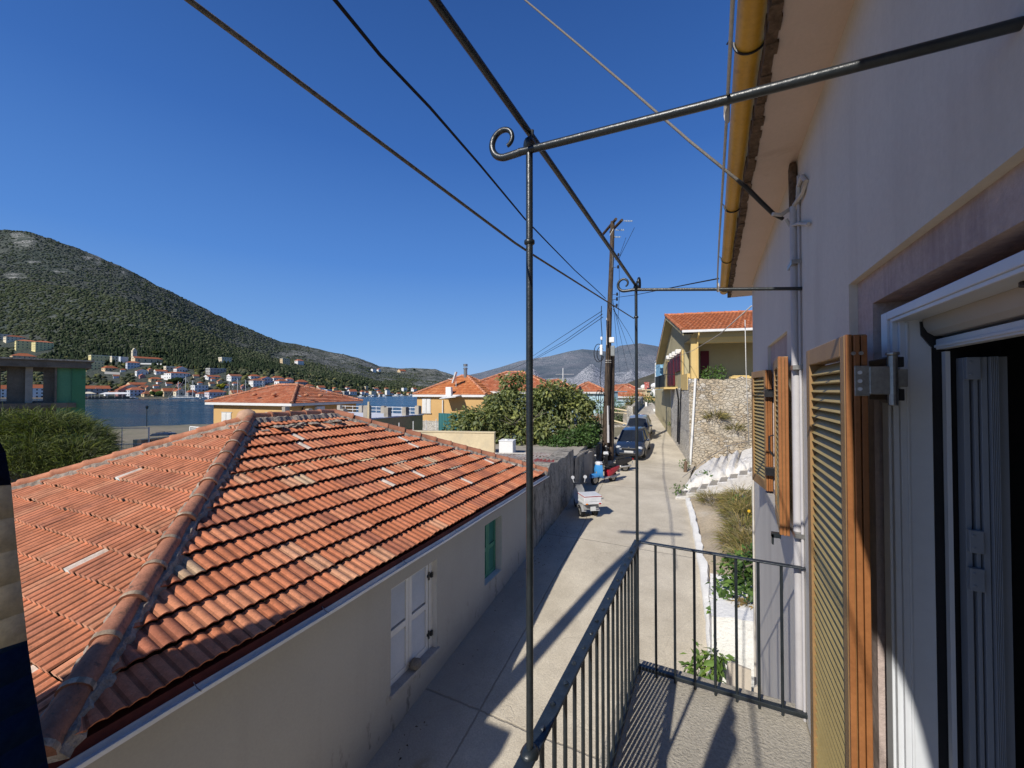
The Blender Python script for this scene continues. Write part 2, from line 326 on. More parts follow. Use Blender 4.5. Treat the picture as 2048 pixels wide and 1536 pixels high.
def hill_mat(name, g1, g2, g3, rock, rlo, rhi, s=.02, flo=.40, fhi=.54, haze=0., hazec=(.16,.24,.36), big=.0035):
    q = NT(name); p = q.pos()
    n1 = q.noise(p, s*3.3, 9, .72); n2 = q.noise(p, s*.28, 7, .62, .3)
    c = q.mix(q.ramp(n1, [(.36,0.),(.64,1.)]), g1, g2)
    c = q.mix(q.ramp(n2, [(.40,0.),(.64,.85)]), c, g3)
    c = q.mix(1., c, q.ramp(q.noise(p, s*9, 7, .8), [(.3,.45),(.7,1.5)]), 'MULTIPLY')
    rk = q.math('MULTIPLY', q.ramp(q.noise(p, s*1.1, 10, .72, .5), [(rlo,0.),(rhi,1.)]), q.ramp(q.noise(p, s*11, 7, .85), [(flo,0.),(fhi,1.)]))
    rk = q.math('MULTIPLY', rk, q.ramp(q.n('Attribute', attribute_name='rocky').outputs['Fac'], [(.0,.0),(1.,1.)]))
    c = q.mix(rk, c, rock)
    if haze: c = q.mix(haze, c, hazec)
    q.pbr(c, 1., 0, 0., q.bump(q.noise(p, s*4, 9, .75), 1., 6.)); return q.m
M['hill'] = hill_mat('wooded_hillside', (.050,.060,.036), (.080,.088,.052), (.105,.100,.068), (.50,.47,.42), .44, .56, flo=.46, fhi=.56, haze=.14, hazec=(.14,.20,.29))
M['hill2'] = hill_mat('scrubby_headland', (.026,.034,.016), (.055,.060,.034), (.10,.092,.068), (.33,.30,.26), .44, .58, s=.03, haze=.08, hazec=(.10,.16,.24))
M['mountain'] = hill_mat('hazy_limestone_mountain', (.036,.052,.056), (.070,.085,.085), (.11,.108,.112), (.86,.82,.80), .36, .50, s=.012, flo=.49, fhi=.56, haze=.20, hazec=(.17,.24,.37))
M['brownhill'] = hill_mat('dry_brown_hill', (.075,.072,.042), (.12,.108,.066), (.15,.125,.085), (.38,.34,.28), .50, .62, s=.03, haze=.07)
def forest_mat():
    q = NT('forest_canopy'); p = q.pos()
    c = q.mix(1., q.n('Attribute', attribute_name='tint').outputs['Color'], q.ramp(q.noise(p, .55, 5, .75), [(.3,.5),(.7,1.5)]), 'MULTIPLY')
    q.pbr(c, 1., 0, .0, q.bump(q.noise(p, .9, 5, .8), 1., .8)); return q.m
M['forest'] = forest_mat()
M['leaf_fig'] = leafmat('fig_leaves', (.150,.180,.070), (.235,.255,.110), .28)
M['leaf_dark'] = leafmat('dark_ivy_leaves', (.060,.115,.030), (.090,.150,.042), .2)
M['leaf_vine'] = leafmat('bright_vine_leaves', (.085,.16,.036), (.135,.22,.055), .25)
M['leaf_tam'] = leafmat('feathery_sprays', (.105,.130,.040), (.17,.185,.068), .25, .7)
M['leaf_dry'] = leafmat('dry_grass_stems', (.38,.30,.15), (.27,.235,.10), .2, .8)
M['bark'] = mat('grey_bark', (.20,.17,.135), (.12,.10,.08), s1=6, s2=30, fine=.3, bump=.8, bs=25, bd=.02)

# ---------------------------------------------------------------- camera, sky, sun
cd = bpy.data.cameras.new('camera'); cam = bpy.data.objects.new('camera', cd); COL.objects.link(cam)
cd.sensor_width = 36; cd.sensor_fit = 'HORIZONTAL'; cd.lens = 36*FPX/2048; cd.clip_start = .02; cd.clip_end = 20000
cam.matrix_world = Matrix(((CR[0],CU[0],-CF[0],0),(CR[1],CU[1],-CF[1],0),(CR[2],CU[2],-CF[2],0),(0,0,0,1)))
sc.camera = cam
SUN_HEAD, SUN_EL = R_(11.0), R_(37.0)            # heading the light travels to (from +Y towards +X), elevation
ld = bpy.data.lights.new('sun', 'SUN'); ld.energy = 5.0; ld.angle = R_(.53); ld.color = (1.,.955,.88)
sun = bpy.data.objects.new('sun', ld); COL.objects.link(sun)
sd = Vector((math.sin(SUN_HEAD)*math.cos(SUN_EL), math.cos(SUN_HEAD)*math.cos(SUN_EL), -math.sin(SUN_EL)))
sun.rotation_euler = sd.to_track_quat('-Z','Y').to_euler(); sun.location = (-10,-40,40)
w = bpy.data.worlds.new('World'); sc.world = w; w.use_nodes = True; wt = w.node_tree; wt.nodes.clear()
sky = wt.nodes.new('ShaderNodeTexSky'); sky.sky_type = 'NISHITA'; sky.sun_disc = False
sky.sun_elevation = SUN_EL; sky.sun_rotation = R_(191); sky.altitude = 20; sky.air_density = 1.0; sky.dust_density = .35; sky.ozone_density = 3.0
tc = wt.nodes.new('ShaderNodeTexCoord'); sp = wt.nodes.new('ShaderNodeSeparateXYZ'); wt.links.new(tc.outputs['Generated'], sp.inputs[0])
rp = wt.nodes.new('ShaderNodeValToRGB'); wt.links.new(sp.outputs[2], rp.inputs[0])
SKY = [(0.,(.32,.52,.86)),(.10,(.19,.405,.80)),(.28,(.088,.255,.68)),(.5,(.042,.150,.49)),(.75,(.022,.085,.31)),(1.,(.014,.055,.22))]
while len(rp.color_ramp.elements) < len(SKY): rp.color_ramp.elements.new(.5)
for e_, (p_, c_) in zip(rp.color_ramp.elements, SKY): e_.position = p_; e_.color = (*c_, 1)
ns = wt.nodes.new('ShaderNodeVectorMath'); ns.operation = 'SCALE'; ns.inputs['Scale'].default_value = .085; wt.links.new(sky.outputs[0], ns.inputs[0])
mx = wt.nodes.new('ShaderNodeMix'); mx.data_type = 'RGBA'; mx.inputs[0].default_value = .90
wt.links.new(ns.outputs[0], mx.inputs[6]); wt.links.new(rp.outputs[0], mx.inputs[7])
bg = wt.nodes.new('ShaderNodeBackground'); bg.inputs[1].default_value = 1.0
wo = wt.nodes.new('ShaderNodeOutputWorld')
wt.links.new(mx.outputs[2], bg.inputs[0]); wt.links.new(bg.outputs[0], wo.inputs[0])
sc.view_settings.view_transform = 'Standard'; sc.view_settings.look = 'None'; sc.view_settings.exposure = 0; sc.view_settings.gamma = 1
sc.render.engine = 'CYCLES'
try:
    sc.cycles.use_denoising = True; sc.cycles.denoiser = 'OPENIMAGEDENOISE'
except Exception: pass
sc.cycles.max_bounces = 6; sc.cycles.diffuse_bounces = 4; sc.cycles.glossy_bounces = 3; sc.cycles.transmission_bounces = 3
# ---------------------------------------------------------------- roofs in tiles
TILE_PAL = [((.61,.215,.105),6),((.55,.188,.090),5),((.64,.255,.132),3.5),((.50,.185,.100),2.2),((.63,.315,.18),1.0),((.40,.145,.082),1.5),((.58,.39,.24),.25)]
_tp = np.array([c for c, _ in TILE_PAL]); _tw = np.array([w_ for _, w_ in TILE_PAL]); _tw = _tw/_tw.sum()
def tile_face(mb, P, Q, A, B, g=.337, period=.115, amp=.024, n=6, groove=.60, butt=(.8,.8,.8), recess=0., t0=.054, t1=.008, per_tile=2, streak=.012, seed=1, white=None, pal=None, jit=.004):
    rs = np.random.default_rng(seed); P, Q, A, B = map(V3, (P, Q, A, B))
    tp = _tp if pal is None else np.array(pal); tw_ = _tw if pal is None else None
    e = Q-P; Lq = np.linalg.norm(e); e /= Lq
    up = A-P; up = up - e*(up@e); smax = np.linalg.norm(up); up /= smax
    nn = np.cross(e, up); nn = nn if nn[2] > 0 else -nn
    la, rb = (A-P)@e, (B-Q)@e
    Lf = lambda s: la*s/smax; Rf = lambda s: Lq + rb*s/smax
    nc = max(1, round(smax/g)); g = smax/nc; Wt = period*per_tile; cols = int(per_tile*n)
    wav = lambda x: amp*np.power(np.sin(np.pi*x/period)**2, .55)
    for i in range(nc):
        s0, s1 = i*g, (i+1)*g; off = .5*Wt*(i % 2)
        x_lo, x_hi = min(Lf(s0), Lf(s1)), max(Rf(s0), Rf(s1))
        k0 = int(math.floor((x_lo-off)/Wt)); k1 = int(math.ceil((x_hi-off)/Wt))
        for k in range(k0, k1):
            x = off + k*Wt + np.linspace(0, Wt, cols+1)
            xl = np.clip(x, Lf(s0), Rf(s0)); xu = np.clip(x, Lf(s1), Rf(s1))
            if xl[-1]-xl[0] < 1e-4 and xu[-1]-xu[0] < 1e-4: continue
            jz = rs.normal(0, jit); js = rs.normal(0, jit*1.5); col = tp[rs.choice(len(tp), p=tw_)]*(.93+.14*rs.random())
            white_cols = None
            if rs.random() < streak: h = rs.integers(0, per_tile); white_cols = (h*n, (h+1)*n)
            if white is not None and white(i, (xl[0]+xl[-1])/2): white_cols = (0, n)
            lo = P + np.outer(xl, e) + up*(s0-js) + np.outer(t0+wav(xl)+jz, nn)
            hi = P + np.outer(xu, e) + up*s1 + np.outer(t1+wav(xu)*.9, nn)
            bt = P + np.outer(xl, e) + up*(s0-js) + np.outer(t1-.006+wav(xl)*.8, nn)
            if recess: md_ = P + np.outer(xl, e) + up*(s0-js) + np.outer(t0+wav(xl)+jz-.015, nn); rc0 = md_+up*recess; rc1 = bt+up*recess; bt = md_
            m = cols+1; vs = np.concatenate([lo, hi, lo, bt] + ([md_, rc0, rc0, rc1] if recess else []))
            fs = []; ts = []
            for c in range(cols):
                cc = tuple(col) if n < 4 or 0 < c % n < n-1 else tuple(x_*groove for x_ in col)  # groove cells darkened: dirt and groove shade put into the tile colour
                if white_cols and white_cols[0] <= c < white_cols[1]: cc = (.60,.50,.41)
                dl, du = xl[c+1]-xl[c], xu[c+1]-xu[c]
                if dl > 1e-5 or du > 1e-5:
                    if dl <= 1e-5: fs.append((c, m+c+1, m+c))
                    elif du <= 1e-5: fs.append((c, c+1, m+c))
                    else: fs.append((c, c+1, m+c+1, m+c))
                    ts.append(cc)
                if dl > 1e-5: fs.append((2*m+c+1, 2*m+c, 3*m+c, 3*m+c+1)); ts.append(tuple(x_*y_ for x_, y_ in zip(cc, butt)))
                if dl > 1e-5 and recess:
                    fs.append((4*m+c+1, 4*m+c, 5*m+c, 5*m+c+1)); ts.append(tuple(x_*.3 for x_ in cc)); fs.append((6*m+c+1, 6*m+c, 7*m+c, 7*m+c+1)); ts.append(tuple(x_*.3 for x_ in cc))  # recessed strips tinted dark, shade of the hollow put into the colour
            o = len(mb.v); mb.v.extend(map(tuple, vs))
            for f, t_ in zip(fs, ts): mb.f.append(tuple(j+o for j in f)); mb.t.append(t_)
def cap_line(mb, A, B, r=.105, seg=.40, seed=3, n=9, bulge=1.22, col=(.43,.165,.095), collar=None):
    """overlapping half-round cap tiles from the low end A to the high end B"""
    rs = np.random.default_rng(seed); A, B = V3(A), V3(B); d = B-A; L = np.linalg.norm(d); d /= L
    side = np.cross(d, (0,0,1.)); side /= np.linalg.norm(side); up = np.cross(side, d)
    k = max(1, round(L/seg)); seg = L/k
    for i in range(k):
        a0 = i*seg - .03; a1 = (i+1)*seg + .02; jr = rs.normal(0, .004); js = rs.normal(0, .006); c = tuple(V3(col)*(.82+.36*rs.random()))
        rings = []
        for s, rr in ((a0, r*bulge), (a0+.045, r*bulge), (a0+.055, r*1.06), (a1, r*.92)):
            ring = []
            for j in range(n+1):
                th = R_(-102 + 204*j/n); ring.append(A + d*s + side*((rr+jr)*math.sin(th)+js) + up*((rr+jr)*math.cos(th)*.92))
            rings.append(ring)
        o = len(mb.v)
        for ring in rings: mb.v.extend(map(tuple, ring))
        m = n+1
        for q_ in range(3):
            for j in range(n): mb.f.append((o+q_*m+j, o+q_*m+j+1, o+(q_+1)*m+j+1, o+(q_+1)*m+j)); mb.t.append(c if q_ or collar is None else tuple(V3(collar)*(.6+.8*rs.random())))
        mb.f.append(tuple(o+j for j in range(m))[::-1]); mb.t.append(tuple(x*.6 for x in c))
def mortar_line(mb, A, B, wdt=.17, h=.055, seed=5, step=.06):
    rs = np.random.default_rng(seed); A, B = V3(A), V3(B); d = B-A; L = np.linalg.norm(d); d /= L
    side = np.cross(d, (0,0,1.)); side /= np.linalg.norm(side); up = np.cross(side, d); k = max(2, int(L/step)); rings = []
    for i in range(k+1):
        p = A + d*(L*i/k); a = wdt*(1+.35*(rs.random()-.5)); b = wdt*(1+.35*(rs.random()-.5)); hh = h*(.7+.7*rs.random())
        rings.append([p-side*a-up*.05, p-side*a*.75+up*hh*.6, p+up*hh, p+side*b*.75+up*hh*.6, p+side*b-up*.05])
    mb.loft(rings)
def panel(mb, fr, a0, a1, z0, z1, holes, depth, t=None):
    """front of a wall in the plane b=0 of a frame (a along, b inwards, c up), with openings (a0,a1,z0,z1) and their reveals"""
    xs = sorted({a0,a1,*[h[0] for h in holes],*[h[1] for h in holes]}); zs = sorted({z0,z1,*[h[2] for h in holes],*[h[3] for h in holes]})
    for x, X_ in zip(xs, xs[1:]):
        for z, Z_ in zip(zs, zs[1:]):
            mx, mz = (x+X_)/2, (z+Z_)/2
            if any(h[0] < mx < h[1] and h[2] < mz < h[3] for h in holes): continue
            mb.quad(fr(x,0,z), fr(X_,0,z), fr(X_,0,Z_), fr(x,0,Z_), t)
    for (x, X_, z, Z_) in holes:
        mb.quad(fr(x,0,z), fr(x,0,Z_), fr(x,depth,Z_), fr(x,depth,z)); mb.quad(fr(X_,0,Z_), fr(X_,0,z), fr(X_,depth,z), fr(X_,depth,Z_))
        mb.quad(fr(x,0,Z_), fr(X_,0,Z_), fr(X_,depth,Z_), fr(x,depth,Z_)); mb.quad(fr(X_,0,z), fr(x,0,z), fr(x,depth,z), fr(X_,depth,z))

# ---------------------------------------------------------------- street, ground, sea
XLY = [-60,-30, 4.2, 11.8, 15.7, 18.7, 25.2, 31, 36, 42, 47, 54, 70, 110]; XLX = [-3.7,-4.0,-4.25,-4.68,-5.2,-5.58,-6.5,-6.4,-6.3,-6.8,-7.2,-7.9,-12,-24]
XRY = [-60, 6.4, 6.8, 7.4, 9.15, 11.95, 14.2, 17.6, 18.6, 23.5, 25, 30.2, 34.9, 49.4, 53, 70, 110]; XRX = [.44,.44,.0,-.06,-.17,-.42,-.63,-1.02,-1.46,-1.35,-1.27,-2.19,-3.16,-5.98,-6.8,-10,-21]
xl = lambda y: float(np.interp(y, XLY, XLX)); xr = lambda y: float(np.interp(y, XRY, XRX))
mb = MB(); ys = np.arange(-40, 105, .5); NX = 14; uvs = []
for y in ys:
    a, b = xl(y)-.3, xr(y)+.3
    for i in range(NX+1):
        x = a+(b-a)*i/NX; mb.v.append((x, y, gz(y) + .02*math.sin(3*i/NX) + .012*math.sin(x*2.1+y*.7))); uvs.append((x-xl(y), y))
for j in range(len(ys)-1):
    for i in range(NX): mb.f.append((j*(NX+1)+i, j*(NX+1)+i+1, (j+1)*(NX+1)+i+1, (j+1)*(NX+1)+i)); mb.t.append(None)
st = struct('street', mb, M['road'], True, 180)
uvl = st.data.uv_layers.new(name='path'); li = np.zeros(len(st.data.loops), int); st.data.loops.foreach_get('vertex_index', li)
uvl.data.foreach_set('uv', np.array(uvs)[li].ravel())
# near land: one sheet falling westwards to the quay, rising with the street, running on to the mountains
def coast(y): return float(np.interp(y, [-400,-60,30,70,110,180,500,900,3000], [-90,-88,-84,-66,-74,-110,-300,-420,-600]))
def land(x, y):
    base = float(np.interp(y, GY+[400,2600], GZ+[3,26])) - .12
    k = np.interp(x, [xl(min(y,100))-16, xl(min(y,100))-2.5], [1., 0.]); yard = -5.8 if y < 26 else float(np.interp(y, [26,60,200,500], [-5.6,-6.0,-6.4,-6.6]))
    z = base*(1-k) + min(base, yard)*k
    c = coast(y); z = float(np.interp(x, [c-1.2, c, c+.05], [-10,-9.5,z]))
    if x > xr(min(max(y,-50),100)) + 3: z = base + .0
    return z
gx = sorted(set(np.concatenate([np.arange(-120,-30,2.), np.arange(-30,12,.8), np.arange(12,80,6.), np.array([120,200,400,800,1600.]), np.array([-160,-220,-300,-400,-420,-500,-700])])))
gy_ = np.concatenate([np.array([-300,-150.]), np.arange(-60,120,1.5), np.arange(120,300,12.), np.array([350,420,500,600,800,1200,1800,2600.])])
mb = MB()
for y in gy_:
    for x in gx: mb.v.append((x, y, land(x, y)))
n_ = len(gx)
for j in range(len(gy_)-1):
    for i in range(n_-1): mb.f.append((j*n_+i, j*n_+i+1, (j+1)*n_+i+1, (j+1)*n_+i)); mb.t.append(None)
struct('ground', mb, M['ground'], True, 180)
SEA = -7.6
mb = MB(); mb.quad((-5000,-3000,SEA), (-60,-3000,SEA), (-60,3500,SEA), (-5000,3500,SEA)); struct('harbour_water', mb, M['water'])

# ---------------------------------------------------------------- the house of the balcony
XW = .4418; YE = 5.82
hs_ = thing('plaster_house', 'lilac grey plastered house with ochre gutter and orange brown louvred shutters beside the balcony', 'house', (2.5,1,-5.4))
fw = Fr((XW,0,0), ex=(0,-1,0), ey=(1,0,0))             # a runs towards -y, b into the house
D0, D1, DT = -1.2, 1.85, .385                          # door niche
WY0, WY1, WZ0, WZ1 = 3.22, 4.30, -.92, .40             # window niche
mb = MB(); panel(mb, fw, -YE, 9, -6.4, 1.335, [(-D1,-D0,-1.80,DT),(-WY1,-WY0,WZ0,WZ1)], .025)
mb.box(XW, 7, YE-.001, YE, -6.4, 1.335)
obj('wall', mb, M['housewall'], hs_)
mb = MB()   # pinkish niche bands, one step deeper
f2 = Fr((XW+.025,0,0), ex=(0,-1,0), ey=(1,0,0))
panel(mb, f2, -D1, -D0, -1.80, DT, [(-1.70,1.0,-1.80,.285)], .10); obj('niche_band', mb, M['niche'], hs_); mb = MB()
panel(mb, f2, -WY1, -WY0, WZ0, WZ1, [(-4.2,-3.3,-.86,.24)], .16)
obj('niche_band', mb, M['niche'], hs_)
mb = MB(); mb.box(.215, XW-.0, -9, YE+.73, 1.335, 1.375); mb.box(XW, 7, -9, YE+.73, 1.336, 1.38); obj('soffit', mb, M['soffit'], hs_)
mb = MB(); rs = np.random.default_rng(4)
for i in range(158):
    y0 = -3+i*.06; mb.box(.192-.01*rs.random(), .222+.012*rs.random(), y0, y0+.061, 1.318+.012*rs.random(), 1.40)
obj('eave_edge', mb, M['eaverough'], hs_)
mb = MB(); mb.quad((.14,-9,1.50),(.14,YE+.73,1.50),(4.2,YE+.73,3.0),(4.2,-9,3.0)); mb.quad((.14,-9,1.45),(4.2,-9,2.95),(4.2,YE+.73,2.95),(.14,YE+.73,1.45)); mb.quad((.14,YE+.73,1.45),(4.2,YE+.73,2.95),(4.2,YE+.73,3.),(.14,YE+.73,1.50))
obj('roof', mb, M['tile_far'], hs_)
def half_gutter(mb, y0, y1, cx, cz, r, n=10):
    prof = [(cx+r*math.cos(R_(180+180*i/n)), cz+r*math.sin(R_(180+180*i/n))) for i in range(n+1)]
    prof += [(cx+(r-.006)*math.cos(R_(360-180*i/n)), cz+(r-.006)*math.sin(R_(360-180*i/n))) for i in range(n+1)]
    mb.loft([[(x, y0, z) for x, z in prof], [(x, y1, z) for x, z in prof]])
mb = MB(); half_gutter(mb, -6, YE+.75, .147, 1.447, .056)
cap = [(.147+.056*math.cos(R_(180+18*i)), YE+.75, 1.447+.056*math.sin(R_(180+18*i))) for i in range(11)]; mb.prism(cap, (0,.006,0))
gut = obj('gutter', mb, M['gutter_ochre'], hs_, True, 50)
for y in (1.9, 3.55, 4.95, 6.35):
    b_ = MB(); b_.tube([(.147+.061*math.cos(R_(175+14*i)), y, 1.447+.061*math.sin(R_(175+14*i))) for i in range(14)], .005, 6); b_.tube([(.086,y,1.45),(.070,y,1.470),(.062,y,1.456)], .004, 5)
    obj('gutter_hook', b_, M['black_plastic'], gut, True)
# white door frame, insect-screen housing and the stacked door leaves
FT = .240
dr = thing('balcony_door', 'open white aluminium balcony door with roller screen housing above a dark room', 'door', (.5,1.0,-1.8))
mb = MB(); J = ((.474,.515,1.607,1.655),(.480,.545,1.588,1.607),(.492,.562,1.574,1.588))
for x0, x1, y0, y1 in J: mb.box(x0, x1, y0, y1, -1.79, FT-.0)
mb.box(.474,.515,-.2,1.607,.2155,FT); mb.box(.478,.56,-.2,1.588,.205,.2155); mb.box(.505,.512,1.570,1.574,-1.79,.2)
obj('door_frame', mb, M['white_alu'], dr, bevel=.003)
mb = MB(); prof = [(.540,.2045),(.616,.2045),(.616,.158),(.585,.153),(.565,.156),(.550,.168),(.542,.185)]
mb.prism([(x, -.2, z) for x, z in prof], (0,1.765,0)); obj('screen_housing', mb, M['beige_plastic'], dr, True, 25)
mb = MB(); mb.box(.566,.590,-.2,1.562,.1165,.146); mb.box(.562,.566,-.2,1.562,.122,.130); obj('screen_bar', mb, M['white_alu'], dr, bevel=.002)
mb = MB(); mb.prism([(.536,1.567,.2),(.60,1.567,.2),(.60,1.567,.12),(.590,1.567,.112),(.572,1.567,.112),(.556,1.567,.13),(.538,1.567,.16)], (0,.006,0)); br_ = obj('end_bracket', mb, M['black_plastic'], dr)
mb = MB(); mb.cyl((.538,1.10,.2045),(.538,1.10,.196),.022,16); mb.cyl((.538,1.10,.197),(.538,1.10,.178),.010,12); obj('pull_knob', mb, M['black_plastic'], dr, True)
mb = MB(); mb.box(.579,.589,1.545,1.565,-1.79,.11); obj('screen_track', mb, M['white_alu'], dr)
leaf = MB()
for x0, x1, y0, y1 in ((.606,.618,1.525,1.56),(.624,.632,1.52,1.55),(.636,.648,1.515,1.55)): leaf.box(x0,x1,y0,y1,-1.78,.09)
for i in range(5): leaf.box(.6505+i*.0032,.6525+i*.0032,1.505,1.54,-1.78,.09)
leaf.box(.667,.690,1.525,1.545,-1.78,.09)
lf = obj('folded_leaf', leaf, M['leaf_alu'], dr, bevel=.002)
for z in (.06,-.40,-.50):
    h_ = MB(); h_.box(.606,.634,1.508,1.522,z-.030,z+.030)
    for dz in (-.016,.016): h_.cyl((.614,1.509,z+dz),(.614,1.506,z+dz),.004,8)
    obj('leaf_hinge', h_, M['leaf_alu'], lf, bevel=.002)
mb = MB(); mb.box(.545,.62,-.2,1.60,-1.80,-1.765); obj('threshold', mb, M['white_alu'], dr)
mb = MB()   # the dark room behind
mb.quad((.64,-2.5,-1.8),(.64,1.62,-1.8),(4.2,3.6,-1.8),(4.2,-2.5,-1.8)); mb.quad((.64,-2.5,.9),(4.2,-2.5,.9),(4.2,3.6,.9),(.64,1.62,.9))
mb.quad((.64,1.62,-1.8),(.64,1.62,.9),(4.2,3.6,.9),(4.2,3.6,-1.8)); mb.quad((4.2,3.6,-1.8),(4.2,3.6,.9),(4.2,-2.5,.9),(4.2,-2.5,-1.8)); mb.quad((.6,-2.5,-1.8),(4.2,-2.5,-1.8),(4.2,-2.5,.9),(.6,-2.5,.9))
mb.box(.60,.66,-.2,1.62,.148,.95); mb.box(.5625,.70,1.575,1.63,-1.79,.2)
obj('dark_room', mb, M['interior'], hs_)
mb = MB(); mb.box(2.2,2.24,.6,2.6,-.56,-.52); mb.box(2.2,2.24,.6,2.6,-1.29,-1.25); mb.box(2.2,2.24,2.0,2.04,-1.8,.6)
tag(obj('window_grille', mb, M['white_alu']), 'pale horizontal bars glimpsed inside the dark room behind the balcony door', 'window bars')
mb = MB(); rs = np.random.default_rng(8); cx, cy, cz = .86, .98, .03
mb.tube([(cx,cy,.15),(cx,cy,cz+.02)], .003, 5)
for i in range(26): a, b = rs.random()*6.28, rs.random()*3.1; mb.blob((cx+.012*math.cos(a)*math.sin(b), cy+.012*math.sin(a)*math.sin(b), cz+.014*math.cos(b)), (.006,.006,.006), i)
tag(obj('hanging_flower', mb, M['curtain']), 'small white cloth flower hanging on a cord inside the doorway', 'ornament')

# louvred shutters
def louvre_leaf(name, label, hx, hy, fx, fy, z0, z1, thick, pitch, group, nearhinge):
    """leaf standing from its near end (hx,hy) to its far end (fx,fy); the outer face looks towards -x"""
    t_ = thing(name, label, 'shutter', (hx,hy,z0), 0, group)
    d = V3((fx-hx, fy-hy, 0)); L = np.linalg.norm(d); d /= L; n = V3((d[1], -d[0], 0))   # n points into the wall
    fr = Fr((hx,hy,0), ex=d, ey=n); sw = .055
    mb = MB()
    for a0, a1 in ((0,sw),(L-sw,L)): mb.box(a0+(.012 if a0==0 else 0), a1, 0, thick, z0, z1, fr)
    mb.box(sw, L-sw, .0, thick, z1-.06, z1, fr); mb.box(sw, L-sw, 0, thick, z0, z0+.08, fr)
    obj('stile_frame', mb, M['shutter_trim'], t_, bevel=.003)
    mb = MB(); k = int((z1-z0-.14)/pitch)
    for i in range(k):
        zc = z0+.08+(i+.5)*pitch; h = pitch*.46; b0, b1 = .006, thick-.006
        P = [fr(a, b, z) for a in (sw, L-sw) for b, z in ((b0, zc-h-.006),(b0+.008, zc-h-.010),(b1, zc+h-.004),(b1-.008, zc+h))]
        mb.add(P, [(0,1,2,3),(7,6,5,4),(0,4,5,1),(1,5,6,2),(2,6,7,3),(3,7,4,0)])
    obj('louvre_slats', mb, M['shutter_face'], t_)
    mb = MB(); w3 = thick/3.05
    for i, dp in enumerate((0,.004,.001)): mb.box(-dp, .012, i*w3+.0015, (i+1)*w3-.0015, z0, z1-.002*i, fr)
    ed = obj('edge_strip', mb, M['shutter_wood'], t_, bevel=.002)
    return t_, fr, L, ed
sg = 'louvred shutters opened against the lilac house'
t_, fr, L, ed = louvre_leaf('louvred_shutter', 'tall olive gold louvred door shutter folded back beside the white balcony door', .336, 1.45, .336, 1.99, -1.765, .160, .052, .0318, sg, True)
mb = MB()
for b in (.017,.034): mb.cyl(fr(-.005,b,.105), fr(-.008,b,.105), .0055, 10)
obj('screw', mb, M['steel'], t_)
for z in (.035,):
    mb = MB(); mb.box(-.009,-.004,.018,.052,z-.05,z+.035,fr); mb.box(-.012,-.007,.050,.098,z-.045,z+.032,fr)
    mb.cyl((.437,1.445,z-.075),(.437,1.445,z+.062),.011,14); mb.cyl((.437,1.445,z+.062),(.437,1.445,z+.070),.015,14); mb.box(.432,.470,1.450,1.60,z-.024,z+.024)
    hn = obj('hinge', mb, M['steel'], t_, bevel=.002)
    mb = MB(); mb.box(.4655,.4735,1.585,1.650,z-.072,z+.068); mb.box(.428,.466,1.46,1.60,z-.062,z-.030); mb.box(.428,.466,1.46,1.60,z+.030,z+.058)
    obj('hinge_plate', mb, M['black_plastic'], hn, bevel=.002)
    for dz in (-.055,-.020,.018,.052):
        mb = MB(); mb.cyl((.4655,1.636,z+dz),(.4640,1.636,z+dz),.0055,10); obj('screw', mb, M['steel'], hn)
    for dz in (-.030,-.008,.016):
        mb = MB(); p = fr(-.009,.030,z+dz); mb.cyl(p, p-fr.ex*.002, .0052, 10); obj('screw', mb, M['white_alu'], hn)
mb = MB()
mb.box(.40,.43,2.02,2.05,-1.20,-.98); mb.box(.395,.42,2.00,2.06,-1.0,-.955); mb.box(.395,.42,2.00,2.06,-1.23,-1.18)
mb.tube([(.405,2.05,-.98),(.402,2.05,-.3),(.405,2.05,.14)], .005, 6); mb.tube([(.405,2.05,-1.2),(.405,2.05,-1.765)], .006, 6); mb.box(.385,.425,2.03,2.07,-1.79,-1.74); mb.box(.385,.425,2.03,2.07,.125,.165)
obj('lock_rod', mb, M['iron'], t_, bevel=.002)
t_, fr, L, ed = louvre_leaf('louvred_shutter', 'nearer narrow window shutter leaf, its thick orange brown edge turned to the balcony', .337, 2.80, .369, 3.27, -.835, .200, .052, .033, sg, True)
mb = MB(); mb.tube([fr(.44,-.004,-.30),fr(.44,-.03,-.31),fr(.44,-.03,-.40),fr(.44,-.01,-.44),fr(.44,-.002,-.44)], .005, 6); obj('catch_handle', mb, M['iron'], t_, True)
mb = MB(); mb.box(.30,.345,2.81,2.85,-.86,-.835); mb.box(.30,.31,2.81,2.85,-.90,-.84); obj('stay_hook', mb, M['iron'], t_)
t_, fr, L, ed = louvre_leaf('louvred_shutter', 'farther window shutter leaf near the corner of the lilac house', .410, 4.18, .338, 4.66, -.880, .185, .052, .033, sg, True)
for z in (-.02,-.70):
    mb = MB(); mb.box(.40,.49,4.13,4.178,z-.035,z+.035); obj('hinge', mb, M['black_plastic'], t_, bevel=.002)
wn = thing('window', 'deep set window between the two orange brown shutter leaves', 'window', (.6,3.75,-.86))
mb = MB()
for a0,a1,z0,z1 in ((3.3,3.36,-.86,.24),(4.14,4.2,-.86,.24),(3.72,3.78,-.86,.24),(3.3,4.2,-.86,-.80),(3.3,4.2,.18,.24)): mb.box(.60,.64,a0,a1,z0,z1)
obj('frame', mb, M['white_alu'], wn)
mb = MB(); mb.box(.622,.626,3.3,4.2,-.86,.24); obj('pane', mb, M['glassdark'], wn)
mb = MB(); mb.box(.415,.60,3.2,4.32,-.955,-.905); obj('sill', mb, M['marble'], wn, bevel=.006)
